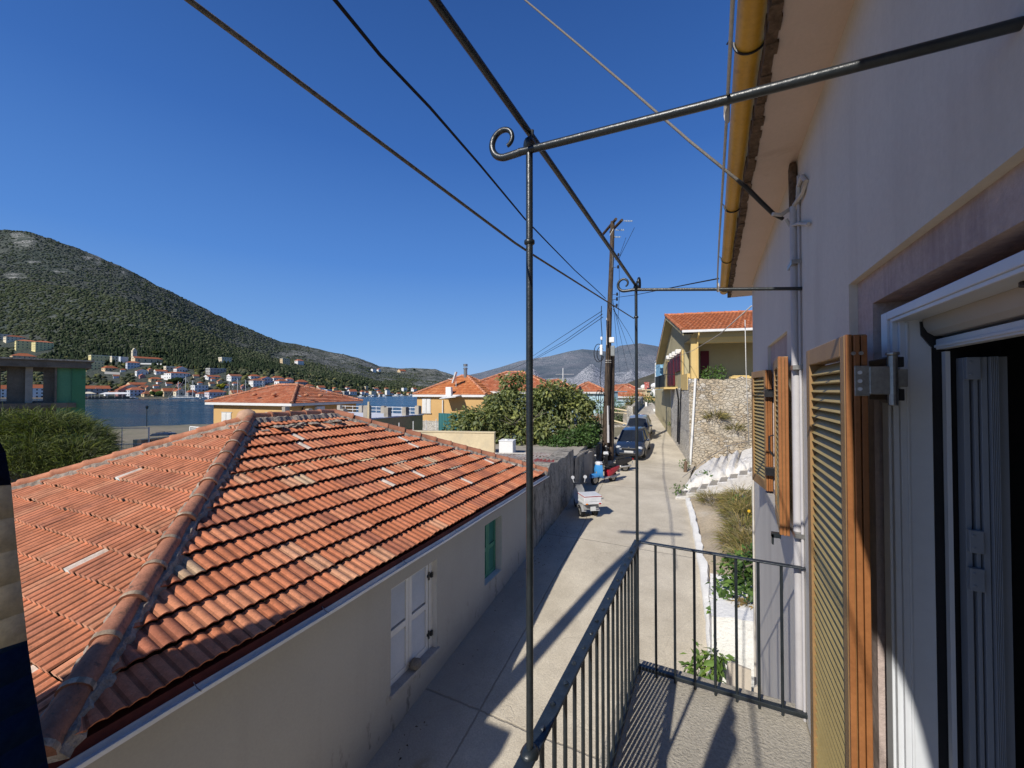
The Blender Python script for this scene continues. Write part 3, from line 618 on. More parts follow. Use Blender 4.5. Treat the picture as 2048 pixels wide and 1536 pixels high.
# service pipe and cables on the wall
cp = thing('conduit_pipe', 'pale grey conduit pipe with looped cables running down the lilac house wall', 'pipe', (.42,2.76,-5))
mb = MB(); mb.tube([(.418,2.76,1.05),(.418,2.76,-5.1)], .021, 10); mb.tube([(.430,2.83,1.27),(.430,2.83,-5.1)], .010, 8); mb.tube([(.432,2.71,1.2),(.432,2.71,-5.1)], .007, 8)
obj('pipe', mb, M['pvc'], cp, True)
for z in (.72,.13,-.8,-2.0):
    mb = MB(); mb.box(.395,.441,2.70,2.845,z-.012,z+.012); obj('clamp', mb, M['steel'], cp)
mb = MB(); mb.tube([(.43,2.84,1.33),(.42,2.80,1.28),(.417,2.76,1.05)], .022, 8); obj('rusty_spout', mb, M['eaverough'], cp, True)
mb = MB()
wd_ = lambda u, v: W(u, v, min(2.32, .955*XW/(-.44663+.89472*(u-1024)/FPX)))
A = wd_(1545,428); mb.tube([A, wd_(1562,430), wd_(1585,415), wd_(1606,385), wd_(1612,362), wd_(1604,352), wd_(1597,372), wd_(1596,402)], .011, 8)
mb.tube([wd_(1572,438), wd_(1580,452), wd_(1598,447), wd_(1617,448)], .009, 8); mb.tube([wd_(1597,402), wd_(1590,430), wd_(1588,460)], .007, 6); obj('cable_loop', mb, M['wirewhite'], cp, True)
# ---------------------------------------------------------------- the balcony
mb = MB(); mb.box(-.515, XW-.002, -3, 2.84, -1.97, -1.80)
sl = obj('balcony_slab', mb, M['slab'], bevel=.012); tag(sl, 'rough grey concrete balcony floor below the black railing', 'balcony')
XRL, YN, YF, ZR = -.446, 1.0, 2.70, -.965
bl = thing('balcony_railing', 'black iron balcony railing with tall posts and overhead bars ending in scrolls', 'railing', (XRL,YF,-1.8))
mb = MB(); mb.box(XRL-.022, XRL+.022, -3, YF+.02, ZR-.010, ZR); obj('handrail', mb, M['iron_worn'], bl, bevel=.004)
rs = np.random.default_rng(2)
mb = MB(); mb.box(XRL+.022, XW, YF-.016, YF+.016, ZR-.010, ZR); obj('handrail', mb, M['iron_worn'], bl, bevel=.003)
mb = MB(); mb.box(XRL-.014, XRL+.014, -3, YF+.014, -1.765, -1.748); obj('bottom_rail', mb, M['iron'], bl, bevel=.003)
mb = MB(); mb.box(XRL+.014, XW, YF-.016, YF+.016, -1.772, -1.750); obj('bottom_rail', mb, M['iron'], bl, bevel=.003)
ny = 0; y = YF-.10
while y > -.6:
    b_ = MB(); b_.cyl((XRL,y,-1.79),(XRL,y,ZR-.009),.0075,10); obj('baluster', b_, M['iron'], bl, True)
    b_ = MB(); b_.tube([(XRL+rs.normal(0,.003),y+rs.normal(0,.004),ZR-.002),(XRL,y,ZR+.0035)], [.010,.006], 10); obj('rivet', b_, M['iron_worn'], bl, True)
    y -= .101
for i in range(7):
    x = XRL + (XW-XRL)*(i+1)/8; b_ = MB(); b_.cyl((x,YF,-1.80),(x,YF,ZR-.009),.0078,10); obj('baluster', b_, M['iron'], bl, True)
# posts, long overhead bar, arms with scrolls
ZT = .669
for yp, zc in ((YN,.405),(YF,.478)):
    b_ = MB(); b_.cyl((XRL,yp,-1.79 if yp==YF else ZR-.03),(XRL,yp,ZT),.0095,14); 
    b_.tube([(XRL,yp,zc-.008),(XRL,yp,zc-.004),(XRL,yp,zc+.004),(XRL,yp,zc+.008)], [.010,.0145,.0145,.010], 14)
    if yp == YN: b_.blob((XRL,yp,ZR-.002),(.026,.03,.016),3,2,.05)
    else: b_.blob((XRL,yp,-1.775),(.02,.02,.03),3,2,.05)
    obj('post', b_, M['iron'], bl, True, 50)
b_ = MB(); pts = [(XRL-.004, y_, ZT+.028+.016*math.sin((y_+.6)*1.1)) for y_ in np.linspace(-2.5, YF+.02, 40)]; b_.tube(pts, .0088, 12); obj('overhead_bar', b_, M['iron'], bl, True, 60)
def scroll(y, x0, z0, r0, turns, start):
    P = []
    for i in range(46):
        f = i/45; a = start - f*turns*2*math.pi; r = r0*(1-.60*f); P.append((x0+r*math.cos(a), y, z0+r*math.sin(a)))
    return P
for yp, slope, ysk in ((YN,.075,.075),(YF,.095,0)):
    b_ = MB(); b_.tube([(XRL-.03,yp-.004,ZT-.012+.002),(XRL,yp-.004,ZT-.012),(XRL+.45,yp-ysk*.5,ZT-.012-slope*.5),(XW+.02,yp-ysk,ZT-.012-slope)], .0100, 12); arm = obj('arm', b_, M['iron'], bl, True, 60)
    b_ = MB(); P = scroll(yp-.004, XRL-.075, ZT+.034, .047, .92, R_(270)); b_.tube([(XRL-.025,yp-.004,ZT-.0115),(XRL-.05,yp-.004,ZT-.0125)]+P, [.0100]*2+[.0100-.0045*i/45 for i in range(46)], 10); obj('scroll', b_, M['iron'], arm, True, 60)
    b_ = MB(); b_.blob((XRL,yp,ZT+.004),(.017,.018,.022),1,2,.1); b_.tube([(XRL+.004,yp+.004,ZT+.01),(XRL+.006,yp+.004,ZT+.045)],.006,8); obj('bolt', b_, M['iron'], arm, True)
    b_ = MB(); b_.tube([(.032,yp-.016,ZT-.05),(.030,yp,ZT-.028),(.030,yp+.016,ZT-.05),(.032,yp,ZT-.075),(.032,yp-.016,ZT-.05)], .005, 6); obj('line_tie', b_, M['wirewhite'], arm, True)
b_ = MB(); pts = []
for i in range(30):
    a = R_(-60)+i/29*R_(250); r = .030*(1-.3*i/29); pts.append((XRL+.012, YF+.045+r*math.cos(a), ZT+.042+r*math.sin(a)*1.25))
b_.tube([(XRL,YF+.02,ZT+.01)]+pts, .009, 8); obj('scroll', b_, M['iron'], bl, True, 60)
# clotheslines
mb = MB(); mb.tube([(XRL-.016,y_,.387+.049*max(0,y_-.97)) for y_ in np.linspace(-2.2,YF,40)], .0031, 7)
tag(obj('clothesline', mb, M['rope'], None, True, 180), 'grey braided clothesline tied between the two railing posts', 'clothesline')
mb = MB(); mb.tube([(.028+.004*math.sin(y_*2),y_,.605+.02*math.sin(y_*1.3)) for y_ in np.linspace(-2.2,YF+.02,30)], .0035, 7)
tag(obj('clothesline', mb, M['rope_white'], None, True, 180), 'thin pale clothesline strung under the ochre gutter', 'clothesline')
# beach towel on the clothesline beside the camera
def towel_mat():
    q = NT('striped_towel'); p = q.pos(); z = q.n('SeparateXYZ', {0: p}).outputs[2]
    zz = q.math('ADD', z, q.math('MULTIPLY', q.n('SeparateXYZ', {0: p}).outputs[1], .12))
    c = q.ramp(q.math('DIVIDE', q.math('ADD', zz, .45), .9), [(0.,(.020,.048,.13)),(.305,(.68,.62,.50)),(.436,(.014,.026,.075)),(.78,(.68,.62,.50))], 'CONSTANT')
    c = q.mix(1., c, q.ramp(q.noise(p, 160., 4, .7), [(.3,.8),(.7,1.15)]), 'MULTIPLY')
    pb = q.pbr(c, .97, 0, .05, q.bump(q.noise(p, 260., 4, .7), .5, .002)); tr = q.n('BsdfTranslucent', {'Color': c}); mx_ = q.n('MixShader', {0:.5, 1:pb.outputs[0], 2:tr.outputs[0]}); q.t.links.new(mx_.outputs[0], q.out.inputs[0]); return q.m
M['towel'] = towel_mat()
mb = MB(); NZ, NY = 44, 20; rows = []
for j in range(NZ+1):
    z = .385 - 1.05*j/NZ; row = []
    edge = float(np.interp(z, [-.66,-.30,-.27,-.20,-.11,-.06,-.04,-.02,.02,.10,.385], [.146,.124,.1200,.1115,.1040,.1005,.0975,.090,.074,.05,-.05]))
    for i in range(NY+1):
        f = i/NY; y_ = edge - .42*f; row.append((XRL-.012 + .012*math.sin(f*16)*min(1,f*6), y_, z - .025*f*math.sin(f*3)))
    rows.append(row)
for j in range(NZ):
    for i in range(NY): mb.quad(rows[j][i], rows[j][i+1], rows[j+1][i+1], rows[j+1][i])
tw = obj('beach_towel', mb, M['towel'], None, True, 180); md = tw.modifiers.new('cloth','SOLIDIFY'); md.thickness = .003
tag(tw, 'navy and beige beach towel hanging on the clothesline', 'towel')
mb = MB(); rows = []  # unseen sheet added below the gutter to shade the door and shutters
for j in range(13):
    f_ = j/12; rows.append([(.147+.006*math.sin(i*.9+f_*4)*f_, -2.2+2.62*i/24+.03*math.sin(f_*6)*(i/24), (1.389-.30*max(0,(i-19)/5)**1.5)*(1-f_)+(.50-.06*max(0,(i-17)/7))*f_) for i in range(25)])
for j in range(12):
    for i in range(24): mb.quad(rows[j][i], rows[j][i+1], rows[j+1][i+1], rows[j+1][i])
tag(obj('added_shade_sheet', mb, M['curtain'], None, True, 180), 'unseen pale sheet added under the ochre gutter to shade the door and shutters', 'towel')

# ---------------------------------------------------------------- the tiled house across the lane
HA = .0484; HC = V3((-3.899,.984,-2.389)); HF = Fr(HC, ex=(-math.cos(HA),-math.sin(HA),0), ey=(-math.sin(HA),math.cos(HA),0))
HW, HL, HR = 7.99, 9.99, 1.798
lh = thing('tiled_house', 'low rendered house with weathered terracotta hipped roof across the lane', 'house', HF(4,5,-3.3))
OV = .32
fs_ = Fr(HF(OV,0,0), ex=HF.ey, ey=HF.ex)             # street wall: a along the street, b inwards
W1 = (3.74,4.96,-2.20,-.62); W2 = (6.80,7.68,-1.92,-.60)
mb = MB(); panel(mb, fs_, OV, HL-OV, -3.9, -.06, [W1, W2], .20)
mb.quad(HF(OV,HL-OV,-3.9), HF(HW-OV,HL-OV,-3.9), HF(HW-OV,HL-OV,-.06), HF(OV,HL-OV,-.06)); mb.quad(HF(OV,OV,-3.9), HF(OV,OV,-.06), HF(HW-OV,OV,-.06), HF(HW-OV,OV,-3.9)); mb.quad(HF(HW-OV,OV,-3.9), HF(HW-OV,OV,-.06), HF(HW-OV,HL-OV,-.06), HF(HW-OV,HL-OV,-3.9))
obj('wall', mb, M['leftwall'], lh)
h2 = HW/2; c1, c2, c3, c4 = HF(0,0,0), HF(0,HL,0), HF(HW,HL,0), HF(HW,0,0); A1, A2 = HF(h2,h2,HR), HF(h2,HL-h2,HR)
LEFT_PAL = [(.52,.195,.100),(.55,.205,.108),(.49,.18,.092),(.53,.20,.103),(.55,.235,.128),(.45,.172,.095)]
M['tile_old'] = tile_mat('blackened_cap_tiles', .4, .53)
mb = MB()
wl = lambda i, x: (i, int(x/.23)) in {(10,19),(9,19),(5,23),(4,25),(7,30),(2,29)}
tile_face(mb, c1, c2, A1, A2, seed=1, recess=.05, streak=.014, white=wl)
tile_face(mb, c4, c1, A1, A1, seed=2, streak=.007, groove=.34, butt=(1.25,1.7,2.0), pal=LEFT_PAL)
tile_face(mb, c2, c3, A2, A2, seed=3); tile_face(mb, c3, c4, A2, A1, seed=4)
rf = obj('roof', mb, M['tile'], lh, True, 60)
up = V3((0,0,.035))
for k, (a, b) in enumerate(((c1,A1),(c4,A1),(c2,A2),(c3,A2),(A1,A2))):
    m2 = MB(); mortar_line(m2, a+up*.6, b+up*.6, seed=20+k, wdt=.16 if k < 4 else .2); obj('ridge_mortar', m2, M['mortar'], rf)
    m2 = MB(); cap_line(m2, a+up*2.0, b+up*2.0, r=.092, bulge=1.16, seed=30+k, seg=.42, col=(.36,.155,.09) if k in (0,2) else (.50,.215,.12), collar=(.38,.28,.19) if k == 0 else None); obj('ridge_cap', m2, M['tile_old'] if k == 0 else M['tile'], rf, True, 50)
m2 = MB(); m2.blob(A1+V3((0,0,.06))+HF.ex*.12, (.20,.17,.17), 4, 3, .06, (.46,.29,.19)); obj('ridge_end_tile', m2, M['tile'], rf, True, 60)
# white mortar daubs on the near hip and below the ridge
m2 = MB(); rs = np.random.default_rng(9)
for k in range(16):
    f = rs.random(); p = (A1*(1-f)+A2*f) + V3((.24+.2*rs.random(),0,-.10-.08*rs.random())); m2.blob(p, (.12,.10,.03), k, 2, .5)
obj('lime_daub', m2, M['mortar'], rf)
mb = MB(); mb.box(.02,OV+.02,0,HL,-.075,-.045,HF); mb.box(0,.02,0,HL,-.20,-.02,HF); mb.box(0,HW,.0,.02,-.12,-.03,HF); obj('fascia', mb, M['redfascia'], lh)
mb = MB(); gp = [(-.10,-.118),(-.098,-.112),(-.092,-.118),(-.092,-.140),(-.012,-.150),(-.012,-.10),(-.006,-.10),(-.006,-.156),(-.10,-.147)]
rings = []
for b in np.linspace(-.08, HL+.05, 14): rings.append([HF(a, b, c+.04*max(0,(b-3)/7)+.004*math.sin(b*2.3)) for a, c in gp])
mb.loft(rings); gt = obj('gutter', mb, M['white_metal'], lh)
for b in (.9,2.2,3.6,5.0,6.6,8.2):
    m2 = MB(); z = -.112+.04*max(0,(b-3)/7); m2.tube([HF(.06,b,.0+z*.3),HF(-.05,b,z+.01),HF(-.11,b,z)], .004, 5); obj('gutter_strap', m2, M['steel'], gt)
def leafpair(fr, a0, a1, z0, z1, depth, matname, parent, mid=.5, rails=1):
    am = (a0+a1)/2
    for x0, x1 in ((a0+.01,am-.004),(am+.004,a1-.01)):
        m2 = MB(); s_ = .075
        m2.box(x0,x0+s_,depth,depth+.045,z0,z1,fr); m2.box(x1-s_,x1,depth,depth+.045,z0,z1,fr)
        m2.box(x0+s_,x1-s_,depth,depth+.045,z0,z0+.09,fr); m2.box(x0+s_,x1-s_,depth,depth+.045,z1-.09,z1,fr); zm = z0+(z1-z0)*mid; m2.box(x0+s_,x1-s_,depth,depth+.045,zm-.05,zm+.05,fr)
        lf_ = obj('shutter_leaf', m2, M[matname], parent, bevel=.004); m2 = MB()
        z = z0+.11
        while z < z1-.1:
            if abs(z-zm) > .07: m2.add([fr(a,b,zz) for a in (x0+s_,x1-s_) for b, zz in ((depth+.008,z-.012),(depth+.014,z-.016),(depth+.040,z+.018),(depth+.034,z+.022))], [(0,1,2,3),(7,6,5,4),(0,4,5,1),(1,5,6,2),(2,6,7,3),(3,7,4,0)])
            z += .034
        obj('slats', m2, M[matname], lf_)
wd = thing('shuttered_window', 'closed white louvred window shutters low in the grey wall of the tiled house', 'window', HF(OV,4.3,-2.2))
leafpair(fs_, W1[0]+.02, W1[1]-.10, W1[2], W1[3], .11, 'white_wood', wd)
mb = MB(); mb.box(W1[1]-.10,W1[1]-.001,.10,.2,W1[2],W1[3],fs_); mb.quad(fs_(W1[1]-.002,0,W1[2]),fs_(W1[1]-.002,0,W1[3]),fs_(W1[1]-.002,.1,W1[3]),fs_(W1[1]-.002,.1,W1[2])); mb.box(W1[0]-.02,W1[1],.199,.203,W1[2],W1[3],fs_); obj('jamb', mb, M['white_wood'], wd)
for z in (-.90,-1.93):
    mb = MB(); mb.box(W1[1]-.15,W1[1]-.03,.085,.11,z-.02,z+.02,fs_); mb.cyl(fs_(W1[1]-.115,.09,z-.07),fs_(W1[1]-.115,.09,z+.07),.014,8); mb.box(W1[1]-.07,W1[1]-.02,.07,.10,z-.05,z+.035,fs_); obj('hinge', mb, M['iron'], wd)
mb = MB(); mb.box(W1[0]-.03,W1[1]+.04,-.045,.2,W1[2]-.055,W1[2]+.002,fs_); obj('sill', mb, M['marble'], wd, bevel=.006)
mb = MB(); mb.blob(fs_(4.36,.015,W1[2]+.075), (.095,.105,.085), 12, 3, .07); tag(obj('stone', mb, M['rock'], None, True, 180), 'round grey stone lying on the sill of the white shuttered window', 'stone')
wd = thing('shuttered_window', 'closed green wooden shutters in the deep pale reveal of the tiled house', 'window', HF(OV,7.2,-1.9))
leafpair(fs_, W2[0], W2[1]-.02, W2[2], W2[3], .15, 'green_wood', wd)
mb = MB(); mb.quad(fs_(W2[1]-.003,0,W2[2]),fs_(W2[1]-.003,0,W2[3]),fs_(W2[1]-.003,.2,W2[3]),fs_(W2[1]-.003,.2,W2[2])); mb.quad(fs_(W2[0],0,W2[2]+.003),fs_(W2[1],0,W2[2]+.003),fs_(W2[1],.2,W2[2]+.003),fs_(W2[0],.2,W2[2]+.003)); mb.box(W2[0],W2[1],.199,.203,W2[2],W2[3],fs_); obj('reveal', mb, M['white_reveal'], wd)
# ---------------------------------------------------------------- lane wall, flat annex, yard things
bw = thing('boundary_wall', 'blackened rough wall along the left side of the lane beyond the tiled house', 'wall', (-5.2,15.5,-4.4))
def lane_wall(P, tops, thick, seed, base=-5.2):
    m = MB(); rs = np.random.default_rng(seed)
    for (x0,y0,z0),(x1,y1,z1) in zip(P, P[1:]):
        L = math.hypot(x1-x0, y1-y0); ex = V3((x1-x0,y1-y0,0))/L; fr = Fr((x0,y0,0), ex=ex, ey=V3((-ex[1],ex[0],0))); k = max(1, int(L/.35)); rows = []
        for i in range(k+1):
            f = i/k; zt = z0+(z1-z0)*f+rs.normal(0,.025); rows.append([fr(L*f, 0+rs.normal(0,.012), base), fr(L*f, .01+rs.normal(0,.012), zt-.5), fr(L*f, .02+rs.normal(0,.015), zt), fr(L*f, thick, zt+rs.normal(0,.02)), fr(L*f, thick, base)])
        m.loft(rows)
    return m
a0 = HF(OV-.02, HL-OV, 0)
mb = lane_wall([(a0[0],a0[1],-2.50),(-5.10,15.0,-2.50),(-5.27,16.35,-2.47)], None, .62, 1); obj('upper_wall', mb, M['roughwall'], bw)
mb = lane_wall([(-5.20,16.3,-2.85),(-5.58,18.9,-3.0),(-6.05,22.0,-3.25),(-6.62,26.3,-3.42)], None, .24, 2); obj('lower_wall', mb, M['roughwall'], bw)
mb = lane_wall([(-5.14,16.3,-2.83),(-5.52,18.9,-2.98),(-6.0,22.0,-3.22),(-6.57,26.3,-3.39)], None, .34, 3, base=-3.0); 
mb = MB()
for (x0,y0,z0),(x1,y1,z1) in zip([(-5.20,16.3,-2.84),(-5.58,18.9,-2.99),(-6.05,22.0,-3.24)],[(-5.58,18.9,-2.99),(-6.05,22.0,-3.24),(-6.62,26.3,-3.41)]):
    mb.prism([(x0+.03,y0,z0),(x1+.03,y1,z1),(x1-.30,y1,z1),(x0-.30,y0,z0)], (0,0,.05))
obj('coping', mb, M['concrete'], bw)
mb = MB(); mb.tube([(-5.25+.0,16.35,-2.74),(-5.33,16.9,-2.81),(-5.50,18.0,-2.83),(-5.56,18.8,-2.90),(-5.9,20.9,-3.05)], .012, 6); tag(obj('cable', mb, M['cable']), 'black cable lying along the low coping of the lane wall', 'cable')
mb = MB(); P = [(-5.45,16.2),(-6.3,22.6),(-10.6,21.2),(-12.5,16.2),(-12.2,13.0),(-5.3,13.2)]
mb.prism([(x,y,-3.12) for x,y in P], (0,0,.20)); mb.box(-11.8,-5.6,13.3,20.5,-5.8,-3.1)
tag(obj('flat_roof_annex', mb, M['concrete']), 'flat concrete roof of the low annex behind the tiled house', 'annex')
p = G(1015,907,-2.92); tk = thing('water_tank', 'white square water tank standing on the flat concrete roof', 'tank', p)
fr = Fr(p, .25); mb = MB(); mb.box(-.33,.33,-.33,.33,0,.60,fr); obj('tank_body', mb, M['white_plain'], tk, bevel=.03)
mb = MB(); mb.box(-.35,.35,-.35,.35,.595,.64,fr); obj('lid', mb, M['white_plain'], tk, bevel=.02)
mb = MB(); mb.cyl(fr(.0,-.1,.64), fr(0,-.1,.68), .09, 12); obj('cap', mb, M['white_plain'], tk)
# loose corrugated sheets and pipes between the roof and the annex
def corrugated(fr, w_, l_, per=.15, amp=.03, t=None):
    m = MB(); n = int(w_/per*4)
    for i in range(n):
        x0, x1 = w_*i/n, w_*(i+1)/n; z0, z1 = amp*math.sin(x0/per*6.28), amp*math.sin(x1/per*6.28)
        m.quad(fr(x0,0,z0), fr(x1,0,z1), fr(x1,l_,z1), fr(x0,l_,z0))
    return m
M['redsheet'] = mat('faded_red_sheet', (.42,.075,.06), (.34,.10,.08), s1=3, fine=.2, rough=.6, stain=(.62,.55,.48), stain_s=5)
M['whitesheet'] = mat('pale_corrugated_sheet', (.60,.55,.48), (.42,.33,.26), s1=2, fine=.15, rough=.8, stain=(.33,.15,.09), stain_s=2.5)
for (u,v,z,rz,w_,l_,mn,lab) in ((962,913,-2.60,.10,2.2,.9,'whitesheet','long pale corrugated sheet lying behind the roof ridge tiles'),(1045,910,-2.58,-.02,1.25,.9,'whitesheet','rusty pale corrugated sheet nearest the lane wall'),(1060,924,-2.50,.05,.72,.7,'redsheet','faded red corrugated sheet at the end of the tiled roof')):
    p = G(u,v,z); tag(obj('corrugated_sheet', corrugated(Fr(p, rz), w_, l_), M[mn]), lab, 'sheet', 'loose sheets between the tiled roof and the annex')
mb = MB(); mb.tube([G(935,904,-2.62), G(985,907,-2.62), G(1060,907,-2.62)], .035, 8); mb.cyl(G(1000,907,-2.62), G(1000,907,-2.62)-V3((0,0,.3)), .03, 6)
tag(obj('pipe', mb, M['wirewhite'], None, True), 'cream plastic pipe lying across the annex roof', 'pipe')
# mesh fence on the lane wall
mb = MB(); fn = thing('wire_fence', 'thin wire mesh fence with slim posts on the wall before the utility poles', 'fence', (-6.5,24,-3.4))
for (x,y) in ((-6.42,23.0),(-6.75,25.2),(-7.0,27.2)):
    b_ = MB(); b_.cyl((x,y,-3.6),(x,y,-2.0),.035,8); obj('fence_post', b_, M['concrete'], fn, True)
b_ = MB()
for k in range(34):
    f = k/33; b_.cyl((-6.42-.58*f,23.0+4.2*f,-3.4),(-6.42-.58*f,23.0+4.2*f,-2.05),.006,4)
for z in np.arange(-3.3,-2.0,.12): b_.cyl((-6.42,23.0,z),(-7.0,27.2,z),.005,4)
obj('wire_mesh', b_, M['steel'], fn)

# dirt and dry leaves gathered along the foot of the walls
mb = MB(); rs = np.random.default_rng(44)
for _ in range(210):
    y = rs.uniform(3.5, 22); x = xl(y) + .05 + abs(rs.normal(0,.16)) + (.05 if y < 11 else 0)
    if rs.random() < .5: y = rs.uniform(9.5, 13); x = xl(y)+.05+abs(rs.normal(0,.38))
    z = gz(y)+.03; s_ = rs.uniform(.010,.028); a = rs.random()*6.28; c, n_2 = math.cos(a)*s_, math.sin(a)*s_; k = rs.uniform(.4,1.3)
    mb.add([(x-c,y-n_2,z),(x+n_2*.5,y-c*.5,z+.012),(x+c,y+n_2,z+.004),(x-n_2*.5,y+c*.5,z+.016)], [(0,1,2,3)], (k,k*.9,k*.75))
tag(obj('leaf_litter', mb, mat('dry_leaf_litter', (.13,.10,.065), tint=True, bump=0)), kind='stuff')

# ---------------------------------------------------------------- foliage builders
def leaves(mb, lobes, n, size, aspect=.5, droop=.35, pal=None, seed=1, shell=.55, curl=.12):
    """pointed leaves scattered through lobes ((cx,cy,cz),(rx,ry,rz)); each one a folded blade"""
    rs = np.random.default_rng(seed); vol = np.array([l[1][0]*l[1][1]*l[1][2] for l in lobes])**.8; vol /= vol.sum()
    pal = pal or [(.8,.8,.8),(1,1,1),(1.15,1.15,1.),(.65,.7,.65)]
    for _ in range(n):
        c, r = lobes[rs.choice(len(lobes), p=vol)]; c, r = V3(c), V3(r)
        d = rs.normal(size=3); d /= np.linalg.norm(d); k = shell+(1-shell)*rs.random()**.6; p = c + d*r*k*(1+.12*rs.normal())
        ax = d + rs.normal(0,.7,3) + V3((0,0,-droop)); ax /= np.linalg.norm(ax)
        nn = d*.5 + V3((0,0,.8)) + rs.normal(0,.45,3); nn -= ax*(nn@ax); nn /= np.linalg.norm(nn)+1e-9; sd = np.cross(ax, nn)
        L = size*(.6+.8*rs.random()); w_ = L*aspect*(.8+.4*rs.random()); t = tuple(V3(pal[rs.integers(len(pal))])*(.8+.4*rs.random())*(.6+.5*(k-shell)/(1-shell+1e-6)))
        m = p+ax*L*.45; e = p+ax*L - nn*L*curl
        mb.add([p, m+sd*w_*.5+nn*L*.06, e, m-sd*w_*.5+nn*L*.06, m-nn*L*.02], [(0,1,4),(1,2,4),(2,3,4),(3,0,4)], t)
def strands(mb, lobes, n, length, width, seed=1, pal=None):
    rs = np.random.default_rng(seed); vol = np.array([l[1][0]*l[1][1]*l[1][2] for l in lobes])**.75; vol /= vol.sum()
    pal = pal or [(1,1,1),(.7,.8,.7),(1.3,1.25,.9),(.55,.6,.55)]
    for _ in range(n):
        c, r = lobes[rs.choice(len(lobes), p=vol)]; c, r = V3(c), V3(r)
        d = rs.normal(size=3); d[2] = abs(d[2])*.9-.25; d /= np.linalg.norm(d); k = .6+.42*rs.random(); p = c+d*r*k
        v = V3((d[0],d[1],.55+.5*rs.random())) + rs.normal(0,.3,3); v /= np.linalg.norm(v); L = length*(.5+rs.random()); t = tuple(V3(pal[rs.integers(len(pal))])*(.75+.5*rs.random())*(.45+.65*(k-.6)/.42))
        sd = np.cross(v, rs.normal(size=3)); sd /= np.linalg.norm(sd); q_ = [p]; 
        for s in range(3): p = p + v*L/3; v = v + V3((0,0,-.42)); v /= np.linalg.norm(v); q_.append(p)
        w_ = width*(.7+.6*rs.random()); W_ = [w_*.7, w_, w_*.7, w_*.1]
        vs = []
        for a, b in zip(q_, W_): vs += [a+sd*b, a-sd*b]
        mb.add(vs, [(0,1,3,2),(2,3,5,4),(4,5,7,6)], t)
def branch(mb, p, d, L, r, depth, rs, spread=.6):
    d = V3(d)/np.linalg.norm(d); pts = [V3(p)]; rr = [r]; q_ = d.copy()
    for s in range(4): q_ = q_ + rs.normal(0,.10,3); q_ /= np.linalg.norm(q_); pts.append(pts[-1]+q_*L/4); rr.append(r*(1-.14*(s+1)))
    mb.tube(pts, rr, 7)
    if depth:
        for k in range(rs.integers(2,4)):
            nd = q_ + rs.normal(0, spread, 3); nd[2] = abs(nd[2])*.6+.15; branch(mb, pts[-1], nd, L*.72, r*.5, depth-1, rs, spread)
# large fig tree behind the annex
tc_ = W(1035,860,24.5); tr = thing('fig_tree', 'large spreading broad leaved fig tree behind the flat roofed annex', 'tree', (tc_[0],tc_[1],-5.4))
lob = []; rs = np.random.default_rng(30)
for (u,v,t,r) in ((925,868,23.5,(1.1,1.1,.9)),(985,845,23.5,(1.3,1.3,1.2)),(935,838,24.5,(.7,.9,.6)),(1040,812,24.5,(1.5,1.5,1.25)),(1018,768,25,(.55,.7,.6)),(1040,758,25,(.35,.5,.4)),(1100,815,24.5,(1.35,1.5,1.2)),(1152,835,24,(.95,1.0,1.0)),(1150,797,25,(.65,.8,.65)),(1170,815,24.5,(.5,.6,.6)),(1090,862,23,(1.3,1.2,.9)),(1030,868,22.6,(1.4,1.2,.9)),(900,898,23,(.6,.8,.4)),(955,890,22.7,(1.1,1.0,.55)),(1095,782,25.5,(.6,.7,.45)),(992,806,25.2,(.6,.7,.55)),(1120,772,25.2,(.4,.5,.35))):
    p = W(u,v,t); lob.append((p, r))
    for _ in range(4):      # small boughs breaking the outline
        d = rs.normal(size=3); d[2] = abs(d[2])*.8; d /= np.linalg.norm(d); k = .30+.25*rs.random(); lob.append((p+d*V3(r)*1.02, tuple(x*k for x in r)))
mb = MB(); rs = np.random.default_rng(31)
for k in range(5): branch(mb, V3((tc_[0],tc_[1],-5.4))+rs.normal(0,.2,3)*V3((1,1,0)), (rs.normal(0,.5), rs.normal(0,.5), 1), 2.1, .16, 3, rs, .75)
obj('trunk', mb, M['bark'], tr, True, 180)
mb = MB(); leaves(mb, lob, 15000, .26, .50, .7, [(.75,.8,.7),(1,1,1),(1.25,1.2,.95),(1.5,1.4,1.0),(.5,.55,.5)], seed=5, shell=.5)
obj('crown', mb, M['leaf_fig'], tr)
hd = thing('ivy_hedge', 'dark clipped ivy hedge between the fig tree and the utility poles', 'hedge', W(1150,885,24))
lob2 = [(W(u,v,t), r) for u,v,t,r in ((1140,878,21.9,(1.1,.8,.42)),(1172,872,22.4,(.65,.9,.62)),(1180,862,24.5,(.6,1.3,.7)),(1110,886,21.6,(.9,.7,.30)))]
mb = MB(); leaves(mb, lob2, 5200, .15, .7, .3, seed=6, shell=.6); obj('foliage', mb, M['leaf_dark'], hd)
# feathery bush left of the roof
bc = W(80,900,19.5); bs_ = thing('feathery_bush', 'large feathery drooping green bush behind the left edge of the tiled roof', 'bush', (bc[0],bc[1],-5.9))
lob3 = [(W(u,v,t), r) for u,v,t,r in ((20,872,19.5,(1.5,1.6,1.15)),(90,865,20,(1.6,1.7,1.05)),(150,890,20,(1.3,1.4,1.2)),(60,930,18.5,(1.8,1.7,1.3)),(150,930,19,(1.3,1.3,1.25)),(-60,900,19.5,(1.8,2,1.6)),(10,950,18.2,(1.6,1.5,1.1)),(185,915,20.3,(.8,.9,.9)))]
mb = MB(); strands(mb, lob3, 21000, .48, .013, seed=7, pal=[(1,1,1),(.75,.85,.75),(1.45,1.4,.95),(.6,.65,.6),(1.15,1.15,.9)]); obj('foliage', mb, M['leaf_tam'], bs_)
mb = MB(); rs = np.random.default_rng(33)
